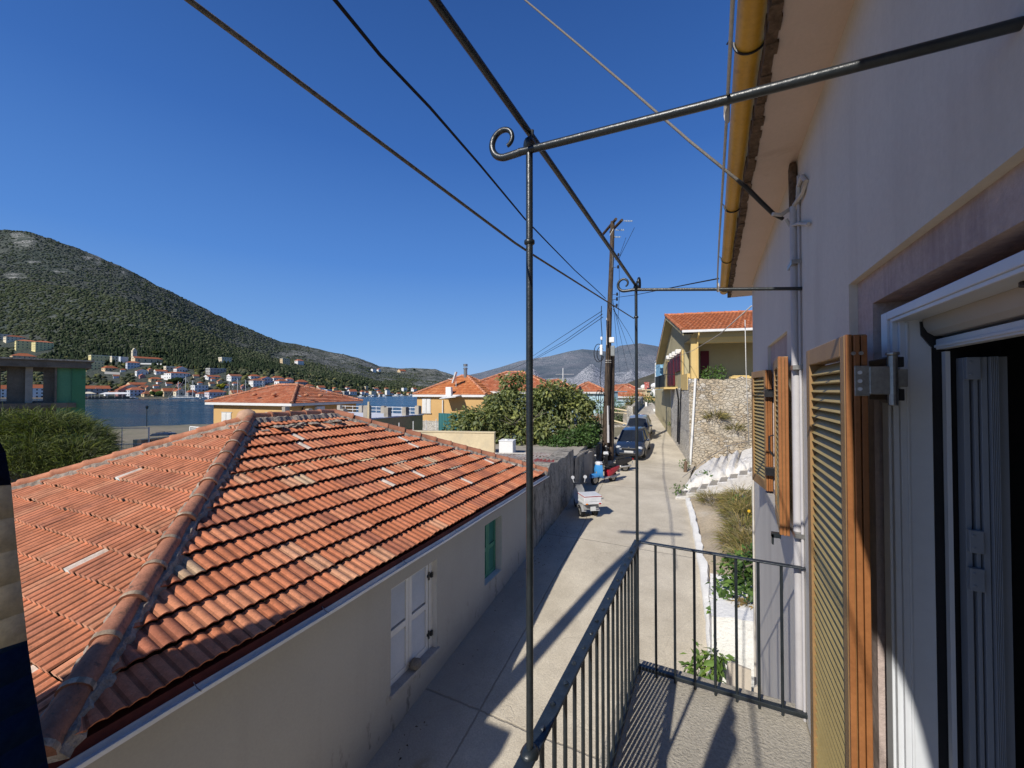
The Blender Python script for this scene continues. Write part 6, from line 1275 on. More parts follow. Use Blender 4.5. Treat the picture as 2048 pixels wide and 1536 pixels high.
m = MB(); p0 = W(1222,803,54); fq = Fr((p0[0],p0[1],0), YAW); m.box(0,1.95,0,3,-6,p0[2],fq); m.box(1.95,2.6,.4,3,-6,p0[2]-.2,fq); m.box(-.1,2.7,-.15,3.2,p0[2],p0[2]+.1,fq); tag(obj('white_outbuilding', m, M['paleblue']), 'low white and blue outbuilding behind the garden gate', 'outbuilding')
# white tanks and stacked little houses at the head of the lane
for (u,v,r,t_,lab) in ((1287.5,774,.50,66,'round white roof tank farther down the lane skyline'),(1309.5,772,.58,60,'larger round white tank against the sky blue house')):
    m = MB(); p = W(u,v,t_); m.blob(p, (r,r,r*.8), 3, 3, .0); m.box(-.25,.25,-.25,.25,-1.6,-.3,Fr(p)); tag(obj('roof_tank', m, M['white_plain'], None, True, 60), lab, 'tank')
m = MB(); p = W(1294,772,64); m.box(-.35,.35,-.3,.3,-1.2,.5,Fr(p)); m.box(-.42,.42,-.36,.36,.5,.62,Fr(p)); tag(obj('red_chimney', m, M['redsheet']), 'red painted chimney between the round white tanks', 'chimney')
for (u0,u1,v0,v1,t_,mn,lab) in ((1288,1314,778,812,68,'white_plain','white house closing the view at the head of the lane'),(1290,1301,781,800,63,'cream_wall','narrow cream house front at the head of the lane'),(1297,1313,795,811,60,'yellow_render','low yellowish wall house at the bend of the lane')):
    a, b = W(u0,v1,t_), W(u1,v0,t_); fq = Fr((a[0],a[1],0), YAW); L = (b-a)@CR; m = MB(); m.box(0,L,0,4,a[2]-2,b[2],fq); m.box(-.15,L+.15,-.15,4.1,b[2],b[2]+.18,fq)
    hh = thing('small_house', lab, 'house', fq(L/2,2,a[2])); obj('wall', m, M[mn], hh)
    m = MB(); m.box(L*.4,L*.4+.6,-.04,.05,a[2]+1.2,a[2]+1.9,fq); obj('window', m, M['glassdark'], hh)
# garden beyond the cars
gp_ = thing('garden_fence', 'cream timber garden fence with a gate post beyond the parked cars', 'fence', (-8,33,-3.6))
for (a,b,r) in (((1216,815,38),(1257,822,36),.07),((1216,824,38),(1256,827,36),.06),((1222,840,37),(1256,849,35.5),.07)):
    m = MB(); m.cyl(W(*a),W(*b),r,6); obj('rail', m, M['cream_wall'], gp_)
m = MB(); m.cyl(W(1255.5,850,35.5),W(1255.5,822,35.5),.08,6); obj('post', m, M['cream_wall'], gp_)
m = MB(); p = W(1261,860,34.8); m.box(-.26,.26,-.26,.26,-.5,2.05,Fr(p)); tag(obj('gate_pier', m, M['pebble'], bevel=.03), 'pale stone gate pier at the end of the garden fence', 'pier')
m = MB(); p = W(1238,853,36); m.box(-1.2,.9,-.2,.3,-1.5,.12,Fr(p,YAW)); tag(obj('garden_wall', m, M['pebble']), 'low stone garden wall behind the grey parked car', 'wall')
m = MB(); P0, P1 = V3((-6.95,37,0)), V3((-8.1,54,0)); 
for (a,b,z0,z1) in ((0,.55,-2.0,-1.35),(.55,1.,-1.35,-.7)):
    p, q_ = P0+(P1-P0)*a, P0+(P1-P0)*b; m.prism([(p[0],p[1],-6),(q_[0],q_[1],-6),(q_[0],q_[1],z1),(p[0],p[1],z0)], (-.35,0,0))
tag(obj('lane_wall', m, M['concrete']), 'shaded garden wall on the left of the lane beyond the gate pier', 'wall')
m = MB(); p = W(1292.5,818,50); m.box(-.12,.12,-.12,.12,-.3,.85,Fr(p)); tag(obj('white_post', m, M['white_plain'], bevel=.02), 'short white post beside the far end of the lane wall', 'post')
m = MB(); p = W(1310,828,44); m.box(-.16,.16,-.12,.12,-.2,.55,Fr(p)); tag(obj('white_post', m, M['white_plain'], bevel=.03), 'white marker block at the foot of the olive cream lane wall', 'post')
for k, (u,v,t_,r,n,s_,lm,lab) in enumerate(((1236,832,38,(.95,.6,.5),500,.16,'leaf_vine','yellow green hedge plant behind the cream garden fence'),(1228,808,44,(1.0,.7,.65),420,.2,'leaf_vine','bright green garden shrub before the white outbuilding'),(1262,800,48,(1.0,.8,.8),520,.2,'leaf_fig','orange tinged bush above the gate pier'),(1278,801,52,(1.2,.9,.95),560,.2,'leaf_fig','rusty green bush right of the far railing post'),(1297,796,56,(.9,.8,1.0),420,.22,'leaf_dark','dark round tree at the bend of the lane'),(1183,836,33,(.75,.6,.45),420,.14,'leaf_dry','dry reddish bougainvillea by the wire mesh fence'),(1196,815,36,(.5,.5,.6),220,.16,'leaf_vine','small shrub just left of the tall utility pole'),(1345,846,30.5,(.35,.3,.22),110,.12,'leaf_vine','little weed at the foot of the olive cream lane wall'))):
    m = MB(); p = W(u,v,t_); pal = [(1.1,.55,.45),(.9,.5,.4),(1.2,.8,.6)] if 'bougain' in lab else ([(1.6,1.1,.7),(1,1,1),(.6,.6,.5)] if 'orange' in lab or 'rusty' in lab else None)
    leaves(m, [(p,r),(p+V3((r[0]*.5,.2,-r[2]*.4)),tuple(x*.7 for x in r))], n, s_, .5, .4, pal, seed=100+k, shell=.35); m.tube([p-V3((0,0,r[2]+.8)),p], .05, 5, t=(.3,.2,.15))
    tag(obj('garden_bush', m, M[lm]), lab, 'bush', 'bushes around the head of the lane')

# ---------------------------------------------------------------- ruin, yard, quay on the left
ru = thing('concrete_ruin', 'unfinished concrete frame building with a peeling green painted corner', 'building', (-41,6,-6.2))
RN = Fr((-38.9,11.85,0), ex=(.9715,-.232,0), ey=(.232,.9715,0)); RN = Fr(V3((-38.94,11.82,0)), ex=V3((-.970,.241,0)), ey=V3((-.241,-.970,0)))  # a into the building, b along its front towards the left
def rb(u, v, a=0.): p = PPL(u, v, RN(a,0,0), RN.ex); return float((p-RN.o)@RN.ey), float(p[2])
ztop = W(172,721,28)[2]; zsof = rb(140,737)[1]
m = MB(); m.box(-.35,9,-.25,14,zsof+.02,ztop-.10,RN); obj('roof_slab', m, M['darkconcrete'], ru, bevel=.02)
m = MB(); m.box(-.50,9.2,-.4,14.2,ztop-.10,ztop,RN); obj('roof_edge', m, M['roughwall'], ru)
b1 = rb(113,780)[0]; bm = rb(144,780)[0]; zfl = rb(60,806)[1]; zg_ = -6.3
m = MB(); m.box(.0,.3,0,bm,zg_,zsof+.02,RN); obj('green_corner', m, M['greenpaint'], ru)
m = MB(); m.box(.10,.35,bm,b1,zg_,zsof+.02,RN); obj('green_panel', m, mat('sunlit_green_paint',(.13,.30,.16),(.11,.26,.135),s1=.7,s2=12,fine=.12,rough=.9,stain=(.12,.10,.06),stain_s=.9,stain_lo=.6,stain_hi=.7), ru)  # the corner's green again, with a lit tone put into the colour
for (u0,u1,a0,a1,mn) in ((109,113.5,-.02,.34,'darkconcrete'),(86,109,.5,.9,'darkconcrete'),(50,65,.3,.8,'concrete'),(13,50,.6,1.0,'darkconcrete'),(-30,0,.3,.8,'darkconcrete')):
    m = MB(); q0, q1 = rb(u1,780,a0)[0], rb(u0,780,a0)[0]; m.box(a0,a1,q0,q1,zfl-.3,zsof+.02,RN); obj('pier', m, M[mn], ru)
m = MB(); m.box(.1,9,b1,14,zfl-.9,zfl,RN); m.box(-.15,.6,b1-.9,14,zfl-.35,zfl-.02,RN); obj('floor_slab', m, M['darkconcrete'], ru)
m = MB(); m.box(.2,.5,b1,14,zg_,zfl-.3,RN); obj('base_wall', m, M['darkconcrete'], ru)
fn = thing('mesh_gate', 'tall pale galvanised mesh fence panels between the bush and the yard wall', 'fence', W(260,925,33))
PA, PB_ = W(297,926,33), W(150,935,32.5)
for f_u, vv in ((297,853),(242.5,861),(212,860),(175,862)):
    k = (297-f_u)/147; p = PA+(PB_-PA)*k; m = MB(); m.cyl((p[0],p[1],-6.2),(p[0],p[1],-2.98),.06 if f_u != 242.5 else .035,8); obj('post', m, M['white_metal'], fn, True)
m = MB()
for z in (-3.05,-4.35,-5.7): m.cyl((PA[0],PA[1],z),(PB_[0],PB_[1],z),.03,6)
obj('rail', m, M['white_metal'], fn); m = MB()
for k in range(1,46): p = PA+(PB_-PA)*k/46; m.cyl((p[0],p[1],-5.7),(p[0],p[1],-4.35),.007,4)
for z in np.arange(-5.6,-4.4,.13): m.cyl((PA[0],PA[1],z),(PB_[0],PB_[1],z),.006,4)
obj('wire_mesh', m, M['steel'], fn)
m = MB(); P0, P1 = W(276,880,35), W(392,866,40); e = P1-P0; e[2] = 0; L = np.linalg.norm(e); e /= L; fq = Fr((P0[0],P0[1],0), ex=e, ey=(-e[1],e[0],0)); zt = P0[2]
yw = thing('yard_wall', 'old grey yard wall with a cream coping below the parked dark car', 'wall', fq(L/2,0,-6))
m.box(0,L,0,.35,-6.5,zt-.06,fq); obj('masonry', m, M['roughwall'], yw); m = MB(); m.box(-.05,L+.05,-.05,.4,zt-.06,zt,fq); m.box(-.1,.2,-.08,.42,-6.5,zt+.02,fq); obj('coping', m, M['cream_wall'], yw)
m = MB(); p = W(290,903,31); N_ = 14; rr = .42
m.loft([[p+V3((1.3*s,-.35*s,0))+V3((.1*math.cos(a)*r_,.3*math.cos(a)*r_*3.1,math.sin(a)*r_)) for a in np.linspace(0,6.2832,N_,endpoint=False)] for s, r_ in ((0,rr),(1,rr),(1,rr*.85),(0,rr*.85))], caps=False); tag(obj('drain_pipe', m, M['black_plastic'], None, True, 50), 'big black plastic pipe section lying before the yard wall', 'pipe')
for k,(u,v,r,lab,mn) in enumerate(((300,893,(.35,.3,.16),'small heap of yellow rubbish on the black pipe',None),(325,892,(.9,.5,.22),'pale heap of broken rubble beside the black pipe','rock'),(350,888,(.7,.5,.18),'farther low heap of pale rubble along the yard wall','concrete'))):
    m = MB(); p = W(u,v,32.5); rs = np.random.default_rng(k)
    m.blob(p, r, k, 3, .35); tag(obj('rubble_heap', m, M[mn] if mn else mat('yellow_plastic',(.5,.45,.04))), lab, 'rubble')
lf_ = thing('lattice_fence', 'white lattice fence panel beside the ochre waterfront house', 'fence', W(400,873,40))
P0, P1 = W(379,873,41), W(421,873,39); e = P1-P0; e[2] = 0; L = np.linalg.norm(e); e /= L; fq = Fr((P0[0],P0[1],0), ex=e, ey=(-e[1],e[0],0)); z0, z1 = W(379,873,41)[2]-.4, W(379,854,41)[2]
for a in (0,L/2,L):
    m = MB(); m.box(a-.07,a+.07,0,.12,z0-.8,z1,fq); obj('post', m, M['white_plain'], lf_)
m = MB(); m.box(0,L,.0,.12,z1,z1+.08,fq); m.box(0,L,.02,.1,z0,z0+.1,fq); obj('rail', m, M['white_plain'], lf_)
m = MB()
for a in np.arange(.1,L,.17): m.box(a,a+.04,.03,.05,z0,z1,fq)
for z in np.arange(z0+.15,z1,.17): m.box(0,L,.05,.07,z,z+.04,fq)
obj('lattice', m, M['white_plain'], lf_)
lp = thing('street_lamp', 'slim dark lantern lamp post on the quay against the water', 'street lamp', W(293,866,64))
p = W(293,868,64); zt = W(293,818,64)[2]
m = MB(); m.tube([p,p+V3((0,0,.5)),p+V3((0,0,.6)),(p[0],p[1],zt)], [.12,.11,.07,.05], 8); obj('post', m, M['iron'], lp, True)
m = MB(); m.tube([(p[0],p[1],zt),(p[0],p[1],zt+.08),(p[0],p[1],zt+.42),(p[0],p[1],zt+.5),(p[0],p[1],zt+.62)], [.08,.14,.22,.10,.02], 6); obj('lantern', m, M['iron'], lp)
m = MB()
for k in range(14):
    q_ = W(150+k*20,883,62); m.cyl(q_-V3((0,0,.6)), q_+V3((0,0,.1)), .05, 6)
c_ = W(320,886,55); fc = Fr((c_[0],c_[1],c_[2]), R_(-68)); fc = Fr(W(322,889,52), R_(-66))
t = car('parked_car', 'dark car with roof bars parked on the quay behind the yard wall', fc, M['car_navy'], 4.5, 1.75, 1.5)
for y in (-.1,.75):
    m = MB(); m.tube([fc(-.62,y,1.46),fc(-.60,y,1.60),fc(.60,y,1.60),fc(.62,y,1.46)], .03, 6); obj('roof_bar', m, M['black_plastic'], t)
# ---------------------------------------------------------------- hills across the harbour
HS = np.array([1.,1.06,1.32,2.03,2.55,3.8])
HU = np.array([-700,-400,0,60,150,250,330,400,470,560,640,718,760,800,830,870,905,930,965])
HT0 = np.array([395,395,395,395,395,395,395,395,395,400,430,480,540,585,595,600,600,600,600.])
HV = np.array([ # v at shore, quay, village top, spur, saddle, crest
 [797.6,796,720,545,505,425],[797.6,796,720,560,520,440],[797.6,795.5,722,574,540,457],[797.6,795.5,724,575,544,463],[797.6,795.5,727,582,556,497],[797.6,795.5,730,600,578,540],
 [797.6,795.5,732,630,606,580],[797.6,795.5,735,660,640,615],[797.6,795.5,739,692,672,650],[797.4,795.3,746,716,702,688],[796.2,794.3,757,728,716,703],[795,793.2,767,742,733,722],
 [793.4,791.5,773,752,745,736],[792.4,790.5,775,755,748,739],[792.2,790.3,775,756,749,737.5],[792,790,776,757,750,738.5],[792,790,779,764,758,748.5],[792,790.5,784,774,770,763],[792,791.5,790,787,786,783]])
def snoise(x, y, seed, oct=5, s=1.):
    rs = np.random.default_rng(seed); out = 0; amp = 1.; tot = 0
    for o in range(oct):
        for _ in range(3):
            a = rs.random()*6.283; ph = rs.random()*6.283; f = s*2**o*(.7+.6*rs.random()); out = out + amp*np.sin((x*math.cos(a)+y*math.sin(a))*f+ph+1.3*np.sin((y*math.cos(a)-x*math.sin(a))*f*.6+ph*2)); tot += amp*.8
        amp *= .55
    return out/tot
def hill_v(u, s):
    u = np.asarray(u, float); s = np.asarray(s, float); cols = [np.interp(u, HU, HV[:,k]) for k in range(6)]; out = np.full(np.broadcast(u, s).shape, 0.) + cols[0]
    for k in range(5):
        f = np.clip((s-HS[k])/(HS[k+1]-HS[k]), 0, 1)
        if k >= 2: f = f*f*(3-2*f)*.5 + f*.5
        out = np.where(s > HS[k], cols[k]+(cols[k+1]-cols[k])*f, out)
    return out
def hill_xyz(u, t):
    t0 = np.interp(u, HU, HT0); s = t/t0; v = hill_v(u, np.clip(s, 1, 3.8)); hz = 781.56
    z = (hz-v)/FPX*t; k = (u-1024)/FPX; x = (-.44663+.89472*k)*t; y = (.89459+.44663*k)*t
    z = z + snoise(x, y, 5, 4, .006)*np.clip((t-t0*1.25)*.035, 0, 15) + snoise(x, y, 6, 4, .028)*np.clip((t-t0*1.9)*.012, 0, 5.5); z = np.where(s > 3.8, z-(s-3.8)*t0*.6, z); z = np.where(s < 1, -12., z); return x, y, z
def hill_z(u, t): return float(hill_xyz(np.array([float(u)]), np.array([float(t)]))[2][0])
def sheet(name, U, T, XYZ, matn, rocky):
    m = MB(); m.v = np.stack(XYZ, -1).reshape(-1,3).tolist(); nu, nt_ = len(U), len(T)
    for j in range(nt_-1):
        for i in range(nu-1): m.f.append((j*nu+i, j*nu+i+1, (j+1)*nu+i+1, (j+1)*nu+i))
    m.t = [None]*len(m.f); o = struct(name, m, M[matn], True, 180)
    at = o.data.attributes.new('rocky', 'FLOAT', 'POINT'); at.data.foreach_set('value', np.clip(rocky,0,1).ravel()); return o
U = np.arange(-700, 966, 5.); S = np.concatenate([[.99,1.0,1.02], np.linspace(1.06,1.5,20), np.linspace(1.53,3.8,80), [3.95,4.3,5.]])
UU, SS = np.meshgrid(U, S); TT = SS*np.interp(UU, HU, HT0); X_, Y_, Z_ = hill_xyz(UU, TT); Z_ = np.where(SS < .995, -12, Z_)
ROCKS = [(44,481,24,11),(30,470,20,6),(191,519,9,10),(175,512,16,5),(258,543,20,6),(232,530,12,5),(395,608,22,6),(424,624,16,4),(20,553,22,12),(40,560,12,8),(102,636,10,4),(330,600,14,4),(600,707,48,7),(560,712,26,5),(640,716,40,6),(690,722,30,5),(140,603,14,3),(250,655,12,2.5),(120,538,22,4),(60,520,18,4)]
def rocky_f(u, s, x, y):
    r = np.clip((s-2.45)*.45, 0, .50) + np.where((u > 610) & (s > 1.75), .75, 0)*np.clip((u-600)/60,0,1) - .25
    r = r + .5*snoise(x, y, 8, 4, .008); vv_ = hill_v(u, s)
    for uc, vc, ru, rv in ROCKS: r = np.maximum(r, 1.1*(1.2-((u-uc)/ru)**2-((vv_-vc)/rv)**2)+.35*snoise(x, y, 9, 4, .03))
    e = ((u-872)/52)**2 + ((hill_v(u,s)-766)/16)**2; return np.where(e < 1, 1.3*(1.2-e), r)
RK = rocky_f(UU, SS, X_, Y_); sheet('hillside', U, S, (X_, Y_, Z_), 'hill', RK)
# distant limestone mountain and the brown hill at the head of the lane
MU = np.array([820,880,925,960,1000,1040,1062,1100,1140,1165,1200,1215,1240,1280,1310,1340,1400,1600,2100]); MV_ = np.array([772,764,752,745,734,721,717,711,701,697,700,702,690,685,690,697,700,715,735.])
U2 = np.arange(820, 2101, 5.); S2 = np.linspace(0, 1.08, 60); UU, SS = np.meshgrid(U2, S2); TT = 1500+SS*2700
cv = np.interp(UU, MU, MV_); v = 788+(cv-788)*np.where(SS<=1, SS**1.15, 1)
def pyr(uc, vt, hw, sc_, ws): return np.maximum(0, (788-vt)*(1-np.abs(UU-uc)/hw)) * np.clip(1-np.abs(SS-sc_)/ws, 0, 1)
p1 = pyr(1183,726,78,.30,.30); p2 = pyr(1066,735,55,.34,.3); p3 = pyr(1262,737,62,.42,.3)
v = np.minimum(v, np.maximum(788-np.maximum.reduce([p1,p2,p3]), cv-0)); v = np.where(SS>1, v+(SS-1)*300, v)
k = (UU-1024)/FPX; X_ = (-.44663+.89472*k)*TT; Y_ = (.89459+.44663*k)*TT; Z_ = (781.56-v)/FPX*TT + snoise(X_, Y_, 15, 5, .0035)*9*np.clip(SS*4,0,1)*np.clip((1.-SS)*6,.25,1)
rk = np.clip(.45+.5*snoise(X_, Y_, 16, 5, .003),0,1)*.7; rk = np.where((p1>3)&(SS<.42), 1.2, rk); rk = np.where((p2>3)&(SS<.45), .95, rk); rk = np.where((p3>3)&(SS<.5), .85, rk)
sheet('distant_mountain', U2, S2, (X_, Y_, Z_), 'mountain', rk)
U3 = np.arange(1150, 1500, 4.); S3 = np.linspace(0, 1.1, 30); UU, SS = np.meshgrid(U3, S3); TT = 420+SS*520
cv = np.interp(UU, [1150,1200,1230,1262,1300,1345,1400,1500], [790,786,777,763,750,730,716,705]); v = 800+(cv-800)*np.where(SS<=1,SS,1); v = np.where(SS>1, v+(SS-1)*200, v)
k = (UU-1024)/FPX; X_ = (-.44663+.89472*k)*TT; Y_ = (.89459+.44663*k)*TT; Z_ = (781.56-v)/FPX*TT + snoise(X_, Y_, 25, 4, .02)*1.6*np.clip(SS*3,0,1)
sheet('brown_hill', U3, S3, (X_, Y_, Z_), 'brownhill', np.clip(.3+.7*snoise(X_,Y_,26,4,.02),0,1))

# ---------------------------------------------------------------- the village on the far shore
VC = {'w':(.74,.73,.70),'c':(.68,.60,.44),'y':(.72,.62,.30),'g':(.36,.35,.33),'p':(.42,.22,.20),'b':(.36,.44,.55),'l':(.60,.56,.60),'o':(.62,.48,.30),'s':(.55,.58,.62)}
VM = {k: mat('village_render_'+n_, VC[k], tuple(x*.92 for x in VC[k]), s1=.2, s2=1.5, fine=.06, rough=.95, bump=0) for k, n_ in zip('wcygpblos', ('white','cream','yellow','grey','pink','blue','lavender','ochre','pale'))}
winmesh = {}
def win_mesh(axis):
    if axis not in winmesh:
        m = MB()
        if axis == 'x': m.box(-.10,.08,-.55,.55,-.75,.75)
        else: m.box(-.55,.55,-.08,.10,-.75,.75)
        winmesh[axis] = mesh_from('window', m, M['glassdark'])
    return winmesh[axis]
def inst(me, name, par, loc):
    o = bpy.data.objects.new(name, me); COL.objects.link(o); o.parent = par; o.location = [float(x) for x in loc]; return o
def march(u, v):
    t0 = float(np.interp(u, HU, HT0)); r_ = ray(u, v)
    for t in np.arange(t0*1.0, t0*3.6, 1.5):
        p = r_*t
        if p[2] <= hill_z(u, t)+.02: return t
    return t0*1.2
HOUSES = []
def vhouse(label, u0, u1, v0, v1, wall, roof='hip', rfrac=.32, windows=True, rot=0., tint=(1,1,1), name='village_house', group=None):
    uc = (u0+u1)/2; t = march(uc, v1); p = ray(uc, v1)*t; Wm = (u1-u0)*t/FPX; Hm = (v1-v0)*t/FPX; d = dirxy(uc); d /= np.linalg.norm(d)
    Ly = Wm/(abs(d[0])+.62*abs(d[1])); Lx = .62*Ly; c = p + d*(.5*(Lx*abs(d[0])+Ly*abs(d[1]))*.8); fr = Fr((c[0],c[1],p[2]), R_(rot)); HOUSES.append((c[0],c[1],max(Lx,Ly)))
    o = thing(name, label, 'house', (c[0],c[1],p[2]), R_(rot), group); hw = Hm*(1-rfrac) if roof != 'flat' else Hm
    a, b = Lx/2, Ly/2; L_ = Fr()
    m = MB(); m.box(-a,a,-b,b,-5,hw); obj('wall', m, VM[wall], o, local=True)
    m = MB(); e = .5; rz = Hm-hw
    if roof == 'flat': m.box(-a-.15,a+.15,-b-.15,b+.15,hw,hw+.35,t=tint); 
    elif roof == 'hip':
        q_ = min(a,b)+e; A, B = ((0,-b-e+q_,hw+rz),(0,b+e-q_,hw+rz)); m.add([(-a-e,-b-e,hw),(a+e,-b-e,hw),(a+e,b+e,hw),(-a-e,b+e,hw),A,B],[(0,1,4),(1,2,5,4),(2,3,5),(3,0,4,5),(3,2,1,0)]); m.t = [tint]*5
    elif roof == 'gabx':   # gable end turned to +x
        m.add([(-a-e,-b-e,hw),(a+e,-b-e,hw),(a+e,b+e,hw),(-a-e,b+e,hw),(-a-e,0,hw+rz),(a+e,0,hw+rz)],[(0,1,5,4),(2,3,4,5),(1,2,5),(3,0,4),(3,2,1,0)]); m.t = [tint,tint,None,None,tint]
    else:
        m.add([(-a-e,-b-e,hw),(a+e,-b-e,hw),(a+e,b+e,hw),(-a-e,b+e,hw),(0,-b-e,hw+rz),(0,b+e,hw+rz)],[(1,2,5,4),(3,0,4,5),(0,1,4),(2,3,5),(3,2,1,0)]); m.t = [tint,tint,None,None,tint]
    if roof in ('gabx','gaby'):
        g_ = MB(); 
        if roof == 'gabx': g_.add([(a+e+.05,-b,hw-.1),(a+e+.05,b,hw-.1),(a+e+.05,0,hw+rz*.93)],[(0,1,2)])
        else: g_.add([(-a,-b-e-.05,hw-.1),(a,-b-e-.05,hw-.1),(0,-b-e-.05,hw+rz*.93)],[(0,1,2)])
        obj('gable', g_, VM[wall], o, local=True)
    obj('roof', m, VM['c' if tint == (2,2,2) else 'w'] if roof == 'flat' else M['tile_far'], o, local=True)
    if windows and hw > 2.2:
        nf = max(1, int(hw/3.0)); ny_ = max(1, min(5, int(Ly/2.9))); nx_ = max(1, min(3, int(Lx/3.2)))
        for fl in range(nf):
            z = hw*(fl+.55)/nf
            for k in range(ny_): inst(win_mesh('x'), 'window', o, (a, -b+Ly*(k+.5)/ny_, z))
            for k in range(nx_): inst(win_mesh('y'), 'window', o, (-a+Lx*(k+.5)/nx_, -b, z))
    return o
T_ = (1.,1.,1.); TB = (.75,.8,.85); TL = (1.25,1.35,1.5); TBR = (.8,1.0,1.2)
V_LIST = [
 ('long cream building with straw coloured roof uphill left of the bell tower',183,217,711,724,'y','flat',.2,T_),
 ('small cream house with a shaded balcony between straw roofed building and church',223,239,713,724,'c','flat',.2,T_),
 ('grey white boxy house directly left of the bell tower',240,254,714,725,'s','flat',.2,T_),
 ('pale bluish two storey house directly below the bell tower',254.5,276,722,737,'s','hip',.22,TL),
 ('bright yellow block with flat roof beside the green concrete ruin',174,203,723.5,740,'y','flat',.2,T_),
 ('red hipped house low beside the grey terraces under the yellow block',208,232,731,742,'o','hip',.45,T_),
 ('white gabled house with dark windows in the middle of the slope',273,293.5,738,751,'w','gabx',.3,TB),
 ('white house with long low red roof right of the white gabled house',311,332,739,748,'w','gaby',.4,T_),
 ('large white three storey villa with two gables above the anchored yacht',334,375,743,759,'w','hip',.2,T_),
 ('white villa with open gable standing just behind the large white villa',350,372,732.5,746,'w','gabx',.35,TB),
 ('cream wing with flat roof to the left behind the large white villa',330,350,733,742,'c','flat',.2,T_),
 ('small ochre house with red hipped roof below the large white villa',300,321,754,763,'o','hip',.4,T_),
 ('wide red roofed house among trees above the pink waterfront house',259,292,764.5,773,'o','gaby',.55,T_),
 ('brownish red roofed house right above the pale blue shuttered waterfront house',279,300,770,779,'o','hip',.5,TBR),
 ('long waterfront hall with red roof beside the green corner of the ruin',169,213,771,790,'g','gaby',.33,T_),
 ('pale cubic annex in front of the long red roofed waterfront hall',190.5,203.5,776.5,788,'s','flat',.2,T_),
 ('pink waterfront house with gable and white windows',234,257,774,794.5,'p','gabx',.32,TB),
 ('beige roofed building rising behind the pink waterfront house',244,274,768.5,782,'c','gabx',.45,TL),
 ('white waterfront house with pale blue shutters and tan hipped roof',256.5,285,774.5,792.5,'s','hip',.3,TL),
 ('low dark red cottage on the quay right of the tan roofed waterfront house',286,308,782,793,'o','hip',.5,TBR),
 ('cream low waterfront shop left of the quay tree',303,327,778.5,791,'o','gaby',.45,T_),
 ('row cottage with orange roof right of the quay tree',326,351,776,792,'o','gaby',.4,T_),
 ('yellowish gabled quay house behind the mast of the white yacht',349.5,370,777,793,'c','gabx',.35,T_),
 ('white flat roofed building on the quay right of the yacht masts',385,413,771,784,'w','flat',.2,T_),
 ('low red roofed quay house between yacht and ochre house roof',374,392,780,793,'g','hip',.35,T_),
 ('whitish quay house at the left end of the ochre house roof',394,416,784,794,'w','hip',.35,T_),
 ('grey unfinished concrete frame building standing on the slope',415,449,737,749,'g','flat',.2,T_),
 ('white cottage with red roof just below the grey concrete frame',411,438,750,758.5,'w','gaby',.4,T_),
 ('white house with glazed front among dark trees above the masts',456,482,748,762,'w','gaby',.3,TBR),
 ('white house with pink hipped roof at the left of the hillside cluster',498,519,748.5,758,'w','hip',.4,T_),
 ('tall white house with red brown roof lowest in the hillside cluster',500,528,757,773,'w','hip',.25,TBR),
 ('lavender gabled house with pink roof in the middle of the hillside cluster',518,544,753,768,'l','gabx',.3,T_),
 ('white house with broad red hipped roof right in the hillside cluster',543,566,751.5,762,'w','hip',.4,T_),
 ('white house with bluish shade and red roof under the broad hipped house',550,576,758,772,'w','hip',.3,T_),
 ('small white house with tan roof at the right end of the hillside cluster',570,586,755,765,'w','hip',.35,TL),
 ('dark timber clad house with red roof right of the hillside cluster',590,615,759,770,'g','hip',.45,T_),
 ('beige villa with terraces high in the woods left of the hillside track',439,461,715,726,'c','flat',.2,T_),
 ('sandy coloured villa on the bare slope high on the right',561,579,717.5,728,'o','flat',.2,T_),
 ('bright white villa beside the sandy villa high on the slope',590,607,718,729,'w','hip',.3,TL),
 ('low quay house with red roof behind the mast row',413,450,779,794,'l','hip',.35,T_),
 ('red roofed quay house between the two slim masts',461,485,780,793,'o','gaby',.4,T_),
 ('small orange roofed house just above the left slope of the ochre house roof',503,519,774,784,'c','hip',.5,T_),
 ('cream cottage above the right slope of the ochre house roof',609,627,768,778,'c','hip',.4,T_),
 ('white cottage with orange roof above the far eave of the ochre house',633,650,771,781,'c','gaby',.4,T_),
 ('blue fronted house on the shore behind the ochre house roof',649,664,779.5,789,'b','flat',.2,T_),
 ('yellow gabled cottage above the blue fronted house',663,675,774.5,782,'y','gabx',.35,TL),
 ('white house just left of the blue fronted house',635,649,777,785,'w','flat',.2,T_),
 ('orange roofed house with white gable at the edge of the open water',695,713,778.5,790,'w','gaby',.4,T_),
 ('long red roofed shed left of the white gabled shore house',664,684,781,790,'c','gaby',.4,T_),
 ('dark fronted boathouse beside the white gabled shore house',682,698,783,791,'g','flat',.2,T_),
 ('left one of two white houses high on the wooded ridge',742,752,738,744,'w','flat',.2,T_),
 ('right one of two white houses high on the wooded ridge',753.5,762,737,743.5,'w','gabx',.3,TL),
 ('long red roofed house on the low saddle of the ridge',795,812,738.5,744.5,'o','gaby',.6,T_),
 ('yellow villa with many windows uphill above the concrete ruin',37,69,679,698,'y','hip',.16,TL),
 ('cream yellow villa right beside the yellow villa uphill of the ruin',71,100,681,701,'y','hip',.16,TL),
 ('greenish white villa farthest up above the ruin',15,44,670,682,'c','hip',.3,TB),
 ('house with pale flat roof at the left border above the ruin',-16,14,668,681,'c','flat',.2,T_),
 ('red tiled house whose roof shows just over the slab of the ruin',29,64,706,718,'o','hip',.5,T_),
 ('white windowed house with red roof seen through the openings of the ruin',62,92,769,797,'w','gaby',.26,T_),
 ('red roofed shore house seen through the leftmost opening of the ruin',-18,14,770,797,'w','gaby',.3,T_)]
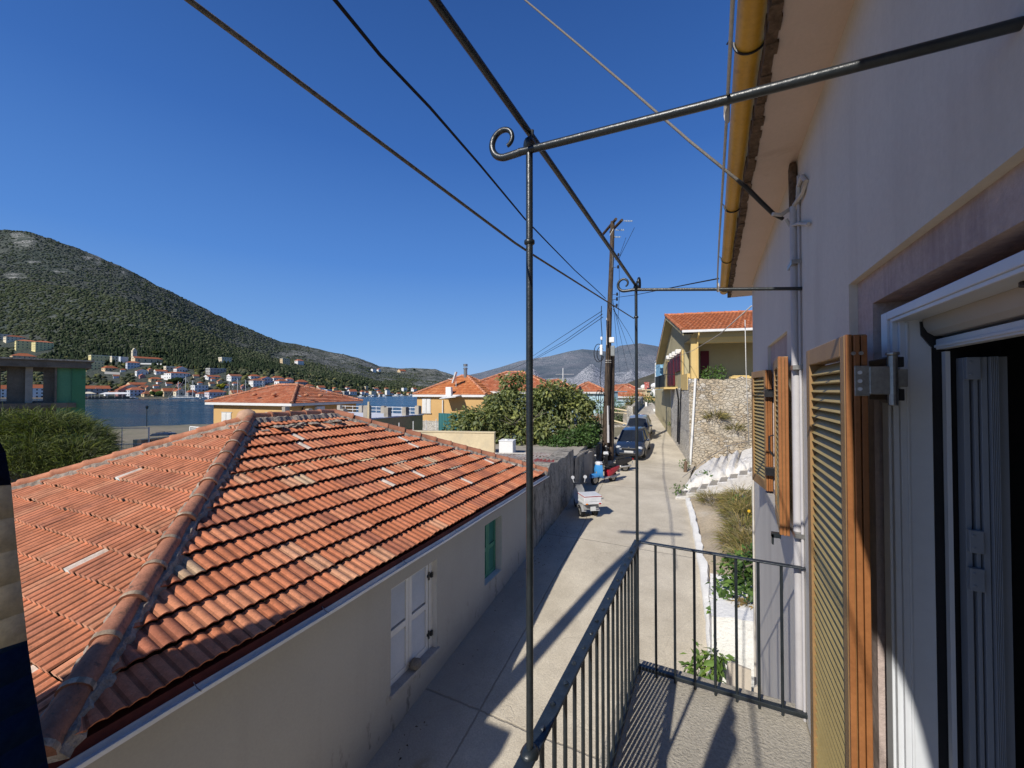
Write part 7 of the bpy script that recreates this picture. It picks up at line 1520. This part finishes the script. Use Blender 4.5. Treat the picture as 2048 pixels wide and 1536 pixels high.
for lab, u0, u1, v0, v1, wl_, rf_, fr_, tn in V_LIST: vhouse(lab, u0, u1, v0, v1, wl_, rf_, fr_, tint=tn, rot=float(rng.uniform(-7,7)), windows=(u1-u0) > 15)
# tiny shore houses that the distance makes alike
rs = np.random.default_rng(77)
for k,(u0,u1,v0,v1) in enumerate(((720,729,780,789),(729,737,782,790),(738,752,783,790),(753,762,779.5,787),(756,766,785,791),(770,780,781,790),(779,787,784,790),(793,801,785,791),(803,814,776,783),(813,822,784,790),(822,834,775,783),(834,842,784,790),(768,777,775,780),(745,757,775,780),(728,736,773,779),(690,699,773,778),(845,856,783,790),(858,869,783,790))):
    vhouse('tiny pale house in the crowded row where the far shore meets the hill', u0, u1, v0, v1, 'wwcwo'[k%5], ('hip','gaby','flat')[k%3], .4, False, float(rs.uniform(-9,9)), T_, group='tiny pale houses in the far shore row')
for k,(uc,v1,w_) in enumerate(((214,792,9),(224,790,10),(296,781,9),(312,776,10),(338,772,11),(360,774,10),(400,770,9),(423,772,10),(440,768,11),(470,771,10),(232,757,9),(284,757,10),(246,744,9),(392,757,10),(300,745,8),(426,762,8),(452,776,10),(486,778,9),(535,777,9),(560,778,9),(356,764,9),(318,768,9))):
    vhouse('small red roofed house squeezed among trees in the village behind the far quay', uc-w_/2, uc+w_/2, v1-7-k%3, v1, 'wcowsp'[k%6], ('hip','gaby','gabx')[k%3], .42, False, float(rs.uniform(-12,12)), (T_,TBR,TL)[k%3], group='small red roofed houses among the village trees')
# church and bell tower
t = march(295, 726); p = ray(295, 726)*t; ch = thing('church', 'hillside church with long red roof beside its bell tower', 'church', (p[0],p[1],p[2])); sc_ = t/FPX
ff = Fr((p[0],p[1],p[2]), 0); Ly, Lx, Hh = 44*sc_, 9., 8.6*sc_; HOUSES.append((p[0],p[1],Ly))
m = MB(); m.box(-Lx/2,Lx/2,-Ly/2,Ly/2,-6,Hh,ff); obj('nave', m, VM['o'], ch); m = MB(); e = .6; z1 = Hh+3.4*sc_
m.add([ff(-Lx/2-e,-Ly/2-e,Hh),ff(Lx/2+e,-Ly/2-e,Hh),ff(Lx/2+e,Ly/2+e,Hh),ff(-Lx/2-e,Ly/2+e,Hh),ff(0,-Ly/2-e,z1),ff(0,Ly/2-3,z1)],[(1,2,5,4),(3,0,4,5),(2,3,5),(0,1,4)]); m.t=[T_]*4; obj('roof', m, M['tile_far'], ch)
m = MB(); m.add([ff(-Lx/2,-Ly/2-e-.1,Hh),ff(Lx/2,-Ly/2-e-.1,Hh),ff(0,-Ly/2-e-.1,z1-.3)],[(0,1,2)]); obj('gable', m, VM['c'], ch)
for k in range(4): m = MB(); y = -Ly/2+Ly*(k+.6)/4.4; m.box(Lx/2-.1,Lx/2+.1,y-.6,y+.6,1.2,3.6,ff); m.cyl(ff(Lx/2-.1,y,3.6),ff(Lx/2+.1,y,3.6),.6,10); obj('window', m, M['glassdark'], ch)
t2 = march(268, 724); p = ray(268, 724)*t2; bt = thing('bell_tower', 'square pale bell tower with domed belfry rising left of the church', 'bell tower', p); ff = Fr(p, 0); hh = 23*t2/FPX; s_ = 2.3; HOUSES.append((p[0],p[1],6))
m = MB(); m.box(-s_,s_,-s_,s_,-6,hh,ff); m.box(-s_-.2,s_+.2,-s_-.2,s_+.2,hh-.3,hh,ff); m.box(-s_-.15,s_+.15,-s_-.15,s_+.15,hh*.6,hh*.6+.25,ff); obj('shaft', m, VM['c'], bt)
m = MB(); z = hh; m.box(-1.5,1.5,-1.5,1.5,z,z+1.9,ff); m.tube([ff(0,0,z+1.9),ff(0,0,z+2.6),ff(0,0,z+3.3),ff(0,0,z+3.5)],[1.5,1.3,.7,.1],10); obj('belfry', m, VM['c'], bt)
for zz in (hh*.82, hh*.45):
    m = MB(); m.box(s_-.05,s_+.1,-.55,.55,zz-1.1,zz+1.1,ff); obj('opening', m, M['glassdark'], bt); m = MB(); m.box(-.55,.55,-s_-.1,-s_+.05,zz-1.1,zz+1.1,ff); obj('opening', m, M['glassdark'], bt)
def vwall(lab, pts, h, mn='w'):
    m = MB(); P = []
    for u, v in pts: t = march(u, v); P.append(ray(u, v)*t)
    for a, b in zip(P, P[1:]): m.prism([a-V3((0,0,3)), b-V3((0,0,3)), b+V3((0,0,h)), a+V3((0,0,h))], V3((-.6,.2,0)))
    tag(obj('retaining_wall', m, VM[mn]), lab, 'wall', 'retaining walls in the village')
vwall('long white terrace wall running right from below the church', ((281,728.5),(310,729),(335,730),(350,730.5)), 1.6)
vwall('white stepped wall descending below the church', ((311,731),(318,735)), 1.2)
vwall('grey terrace wall beneath the red hipped house', ((209,748),(240,750)), 3.2, 'g')
vwall('sandy track wall climbing the slope left of the sandy villa', ((539,722),(548,728),(560,735)), .8, 'o')
vwall('pale wall below the large white villa', ((322,757),(336,757.5)), 4., 'w')
# quay, pontoon restaurant, boats
m = MB(); P = [ray(u, 797.3)*395 for u in (-700,)]
QU = np.concatenate([np.arange(-400,600,40.), np.arange(600,900,20.)])
ring = []
for u in QU:
    t = float(np.interp(u, HU, HT0))-3.0; d = dirxy(u)*t; d2 = dirxy(u)*(t+9); ring.append([(d[0],d[1],SEA-2),(d[0],d[1],SEA+.9),(d2[0],d2[1],SEA+.95),(d2[0],d2[1],SEA-2)])
m.loft(ring); struct('far_quay', m, M['darkconcrete'])
def at_sea(u, off=8): t = float(np.interp(u, HU, HT0))-off; d = dirxy(u)*t; return V3((d[0],d[1],SEA)), t
c, t = at_sea(210, 16); pr_ = thing('floating_restaurant', 'dark pontoon with long pale canopies moored at the quay beside the ruin', 'pontoon', c); ff = Fr(c, R_(66)); k = t/FPX
m = MB(); m.box(-45*k,45*k,-4,4,-.4,.9,ff); obj('deck', m, M['black_plastic'], pr_)
for (a0,a1,h) in ((-33,-12,7.),(-8,38,6.5)):
    m = MB(); a0*=k; a1*=k; m.add([ff(a0,-3.6,h-2.),ff(a1,-3.6,h-2.),ff(a1,3.6,h-2.),ff(a0,3.6,h-2.),ff(a0+4,0,h-.3),ff(a1-4,0,h-.3)],[(0,1,5,4),(1,2,5),(2,3,4,5),(3,0,4)]); cn = obj('canopy', m, VM['c' if a0<-12 else 'w'], pr_)
    for a in np.linspace(a0+.5,a1-.5,5): m = MB(); m.cyl(ff(a,-3.4,.9),ff(a,-3.4,h-2),.09,5); obj('canopy_post', m, M['white_metal'], cn)
m = MB(); m.box(-40*k,40*k,-2,2,.9,2.4,ff); obj('seating', m, M['darkconcrete'], pr_)
def sailboat(lab, u, mast, L, rz=60, off=12, sails=True):
    c, t = at_sea(u, off); o = thing('sailing_boat', lab, 'sailboat', c, R_(rz), 'sailing boats moored along the far quay'); B = L*.15
    rings = []
    for f, w_, z0, z1 in ((-.5,.75,-.1,1.0),(-.2,1.,-.3,1.0),(.15,.95,-.3,1.1),(.38,.5,-.1,1.25),(.5,.04,.4,1.4)): x = f*L; rings.append([(x,-B*w_,z1),(x,-B*w_*.7,z0),(x,B*w_*.7,z0),(x,B*w_,z1)])
    m = MB(); m.loft(rings); obj('hull', m, VM['w'], o, local=True)
    m = MB(); m.box(-.25*L,.15*L,-B*.55,B*.55,1.0,1.75); m.box(.15*L,.28*L,-B*.4,B*.4,1.05,1.45); obj('cabin', m, VM['w'], o, local=True)
    m = MB(); m.cyl((.05*L,0,1.2),(.05*L,0,mast),.17,6); m.box(-.03+.05*L,.03+.05*L,-1.2,1.2,mast*.6,mast*.6+.08); obj('mast', m, VM['w'], o, local=True)
    m = MB(); m.tube([(.05*L,0,2.6),(-.35*L,0,2.5)],[.25,.18],6); obj('boom', m, VM['s'], o, local=True)
    m = MB(); m.cyl((.5*L,0,1.4),(.05*L,0,mast*.97),.07,4); m.cyl((-.5*L,0,1.1),(.05*L,0,mast*.97),.05,4); obj('stays', m, VM['s'], o, local=True); return o
sailboat('biggest white yacht with the tallest mast before the village quay', 369, 21.5, 17, 64)
sailboat('white yacht moored at the bow of the biggest yacht', 355, 16.5, 13, 70, 15)
sailboat('white yacht moored right astern of the biggest yacht', 384, 17.5, 12, 62, 9)
sailboat('yacht with paired mast seen at the left slope of the ochre house roof', 457, 17, 12, 70)
sailboat('yacht with the tall mast above the left slope of the ochre house roof', 473.5, 19.5, 14, 66)
sailboat('yacht whose plain mast stands before the yellow green quay tree', 490, 18, 12, 75)
sailboat('yacht with the rightmost mast of the row behind the ochre house', 524.5, 17.5, 12, 66)
for k, (u, off, L, lab) in enumerate(((264,6,6,'small white motorboat at the tip of the floating restaurant'),(270,5,5,'little open boat by the tan roofed waterfront house'),(408,8,6,'small white boat right of the biggest yacht'),(424,9,6,'small moored boat near the ochre house roof edge'))):
    c, t = at_sea(u, off); o = thing('motor_boat', lab, 'boat', c, R_(60+k*9), 'small boats at the far shore'); m = MB(); m.loft([[(x*L,-w_*L*.2,.9),(x*L,-w_*L*.12,-.1),(x*L,w_*L*.12,-.1),(x*L,w_*L*.2,.9)] for x, w_ in ((-.5,.9),(0,1.),(.3,.7),(.5,.05))]); obj('hull', m, VM['w'], o, local=True); m = MB(); m.box(-.2*L,.12*L,-.1*L,.1*L,.85,1.9); obj('cabin', m, VM['s'], o, local=True)
for k, u in enumerate((722,741,748,759,768,792,803,823,845,860)):
    c, t = at_sea(u, 10+6*(k%3)); o = thing('motor_boat', 'tiny white boat moored before the far shore row of houses', 'boat', c, R_(30+k*31), 'tiny white boats before the far shore row'); L = 7+2*(k%3); m = MB(); m.loft([[(x*L,-w_*L*.2,1.1),(x*L,-w_*L*.12,-.1),(x*L,w_*L*.12,-.1),(x*L,w_*L*.2,1.1)] for x, w_ in ((-.5,.9),(0,1.),(.3,.7),(.5,.05))]); obj('hull', m, VM['w'], o, local=True); m = MB(); m.box(-.2*L,.15*L,-.12*L,.12*L,1.,2.6); obj('cabin', m, VM['s'], o, local=True)
# ---------------------------------------------------------------- woods
HX = np.array([(h[0],h[1],h[2]) for h in HOUSES])
def scatter(n, smin, smax, umin, umax, rmin, rmax, seed, tall=1.0):
    rs = np.random.default_rng(seed); u = rs.uniform(umin, umax, n); s = np.sqrt(rs.uniform(smin**2, smax**2, n)); t = s*np.interp(u, HU, HT0); x, y, z = hill_xyz(u, t)
    rk = rocky_f(u, s, x, y); keep = rs.random(n) > np.clip(rk*1.0, 0, .72); keep &= snoise(x, y, 33, 3, .03) > -.95
    r = rs.uniform(rmin, rmax, n)*np.where(rk > .5, .6, 1)
    for hx, hy, hl in HX:
        dx, dy = x-hx, y-hy; d = np.array([hx, hy]); d = d/np.linalg.norm(d); al = dx*d[0]+dy*d[1]; ac = np.abs(-dx*d[1]+dy*d[0]); keep &= ~((ac < hl*.55+r*.6) & (al > -hl*.5-26) & (al < hl*.5))
    return u[keep], x[keep], y[keep], z[keep], r[keep], s[keep]
V1, F1 = ICO[1]; F1 = np.array(F1)
def canopy(name, parts, mn):
    VV, FF, CC = [], [], []; off = 0; rs = np.random.default_rng(55)
    for (u, x, y, z, r, s, stretch, pal) in parts:
        n = len(x); base = V1[None,:,:]*(1+.30*(rs.random((n,len(V1),1))-.5)*2); R3 = np.stack([r, r, r*stretch*(.8+.4*rs.random(n))], -1)
        vs = base*R3[:,None,:] + np.stack([x, y, z+R3[:,2]*np.where(s > 1.45, .12, .5)], -1)[:,None,:]; VV.append(vs.reshape(-1,3)); idx = off+np.arange(n)[:,None,None]*len(V1); FF.append((F1[None]+idx).reshape(-1,3)); off += n*len(V1)
        pal = np.array(pal); c = pal[rs.integers(len(pal), size=n)]*(.78+.44*rs.random((n,1))); CC.append(np.repeat(c, len(F1), 0))
    VV, FF, CC = np.concatenate(VV), np.concatenate(FF), np.concatenate(CC); me = bpy.data.meshes.new(name); me.vertices.add(len(VV)); me.vertices.foreach_set('co', VV.ravel()); me.loops.add(FF.size); me.loops.foreach_set('vertex_index', FF.ravel().astype(np.int32)); me.polygons.add(len(FF)); me.polygons.foreach_set('loop_start', np.arange(0,FF.size,3,dtype=np.int32)); me.polygons.foreach_set('loop_total', np.full(len(FF),3,np.int32)); me.update(calc_edges=True)
    at = me.attributes.new('tint','FLOAT_COLOR','FACE'); at.data.foreach_set('color', np.concatenate([CC, np.ones((len(CC),1))],1).astype(np.float32).ravel()); me.materials.append(M[mn]); o = bpy.data.objects.new(name, me); COL.objects.link(o); return tag(o, kind='stuff')
GRN = [(.050,.064,.034),(.060,.074,.040),(.072,.084,.046),(.042,.054,.031),(.085,.090,.054),(.055,.066,.040)]; OLV = [(.095,.105,.062),(.075,.088,.050),(.058,.072,.038),(.046,.058,.032),(.115,.112,.064),(.13,.13,.05)]
CYP = [(.026,.038,.021),(.033,.046,.025),(.040,.052,.030)]
a = scatter(6500, 1.07, 1.40, -500, 940, 1.3, 3.3, 1); b = scatter(24000, 1.36, 2.1, -500, 940, 1.2, 3.2, 2); c = scatter(25000, 2.0, 3.78, -500, 940, 1.5, 4.0, 3)
GRY = [(.070,.082,.064),(.085,.094,.076),(.058,.070,.055),(.098,.102,.082),(.075,.082,.072)]
d = scatter(2200, 1.30, 1.72, 90, 560, 1.0, 1.7, 4); e = scatter(700, 1.14, 1.5, 560, 930, 1.0, 1.6, 5)
canopy('forest_canopy', [(*a,.85,OLV),(*b,.85,GRN+OLV[:3]),(*c,.7,GRN[:2]+GRY),(*d,3.1,CYP),(*e,2.8,CYP)], 'forest')
# single trees that stand out
for k,(u,v,r,h,pal,lab) in enumerate(((443,778,4.2,1.0,(.16,.16,.02),'bright yellow green tree among the dark trees behind the masts'),(319,793,5.,.9,(.045,.075,.022),'round green tree standing on the quay between the cottages'),(352,768,6.5,.85,(.030,.046,.018),'dark tree mass directly under the large white villa'),(318,712,7.,.8,(.050,.062,.022),'broad olive green tree behind the church roof'),(829,741,6.5,.9,(.018,.030,.014),'round dark tree alone on the low ridge crest'))):
    t = march(u, v); p = ray(u, v)*t; rs = np.random.default_rng(k); m = MB(); o = thing('tree', lab, 'tree', p)
    for q_ in range(9): m.blob(p+V3((rs.normal(0,r*.4),rs.normal(0,r*.4),r*h*(.6+.35*rs.random()))), (r*.5,r*.5,r*.45*h), k*10+q_, 2, .3, tuple(V3(pal)*(.8+.4*rs.random())))
    obj('crown', m, M['forest'], o); m = MB(); m.cyl(p-V3((0,0,1)), p+V3((0,0,r*.6)), .35, 6); obj('trunk', m, M['bark'], o)
for k in range(26):
    rs = np.random.default_rng(500+k); u = 190+k*7.2+rs.normal(0,2.5); v = 712-rs.random()*14; t = march(u, v); p = ray(u, v)*t; H_ = 8+5*rs.random(); m = MB(); prof = [(0,.35),(.12,1.),(.4,1.05),(.7,.7),(.9,.3),(1.,.02)]
    m.tube([p+V3((rs.normal(0,.12),rs.normal(0,.12),H_*f)) for f, _ in prof], [1.25*w_*(.85+.3*rs.random()) for _, w_ in prof], 7, t=tuple(V3(CYP[k%3])*(.8+.5*rs.random())))
    tag(obj('cypress_tree', m, M['forest']), 'slender dark cypress on the wooded slope around and above the church', 'tree', 'cypresses above the church')
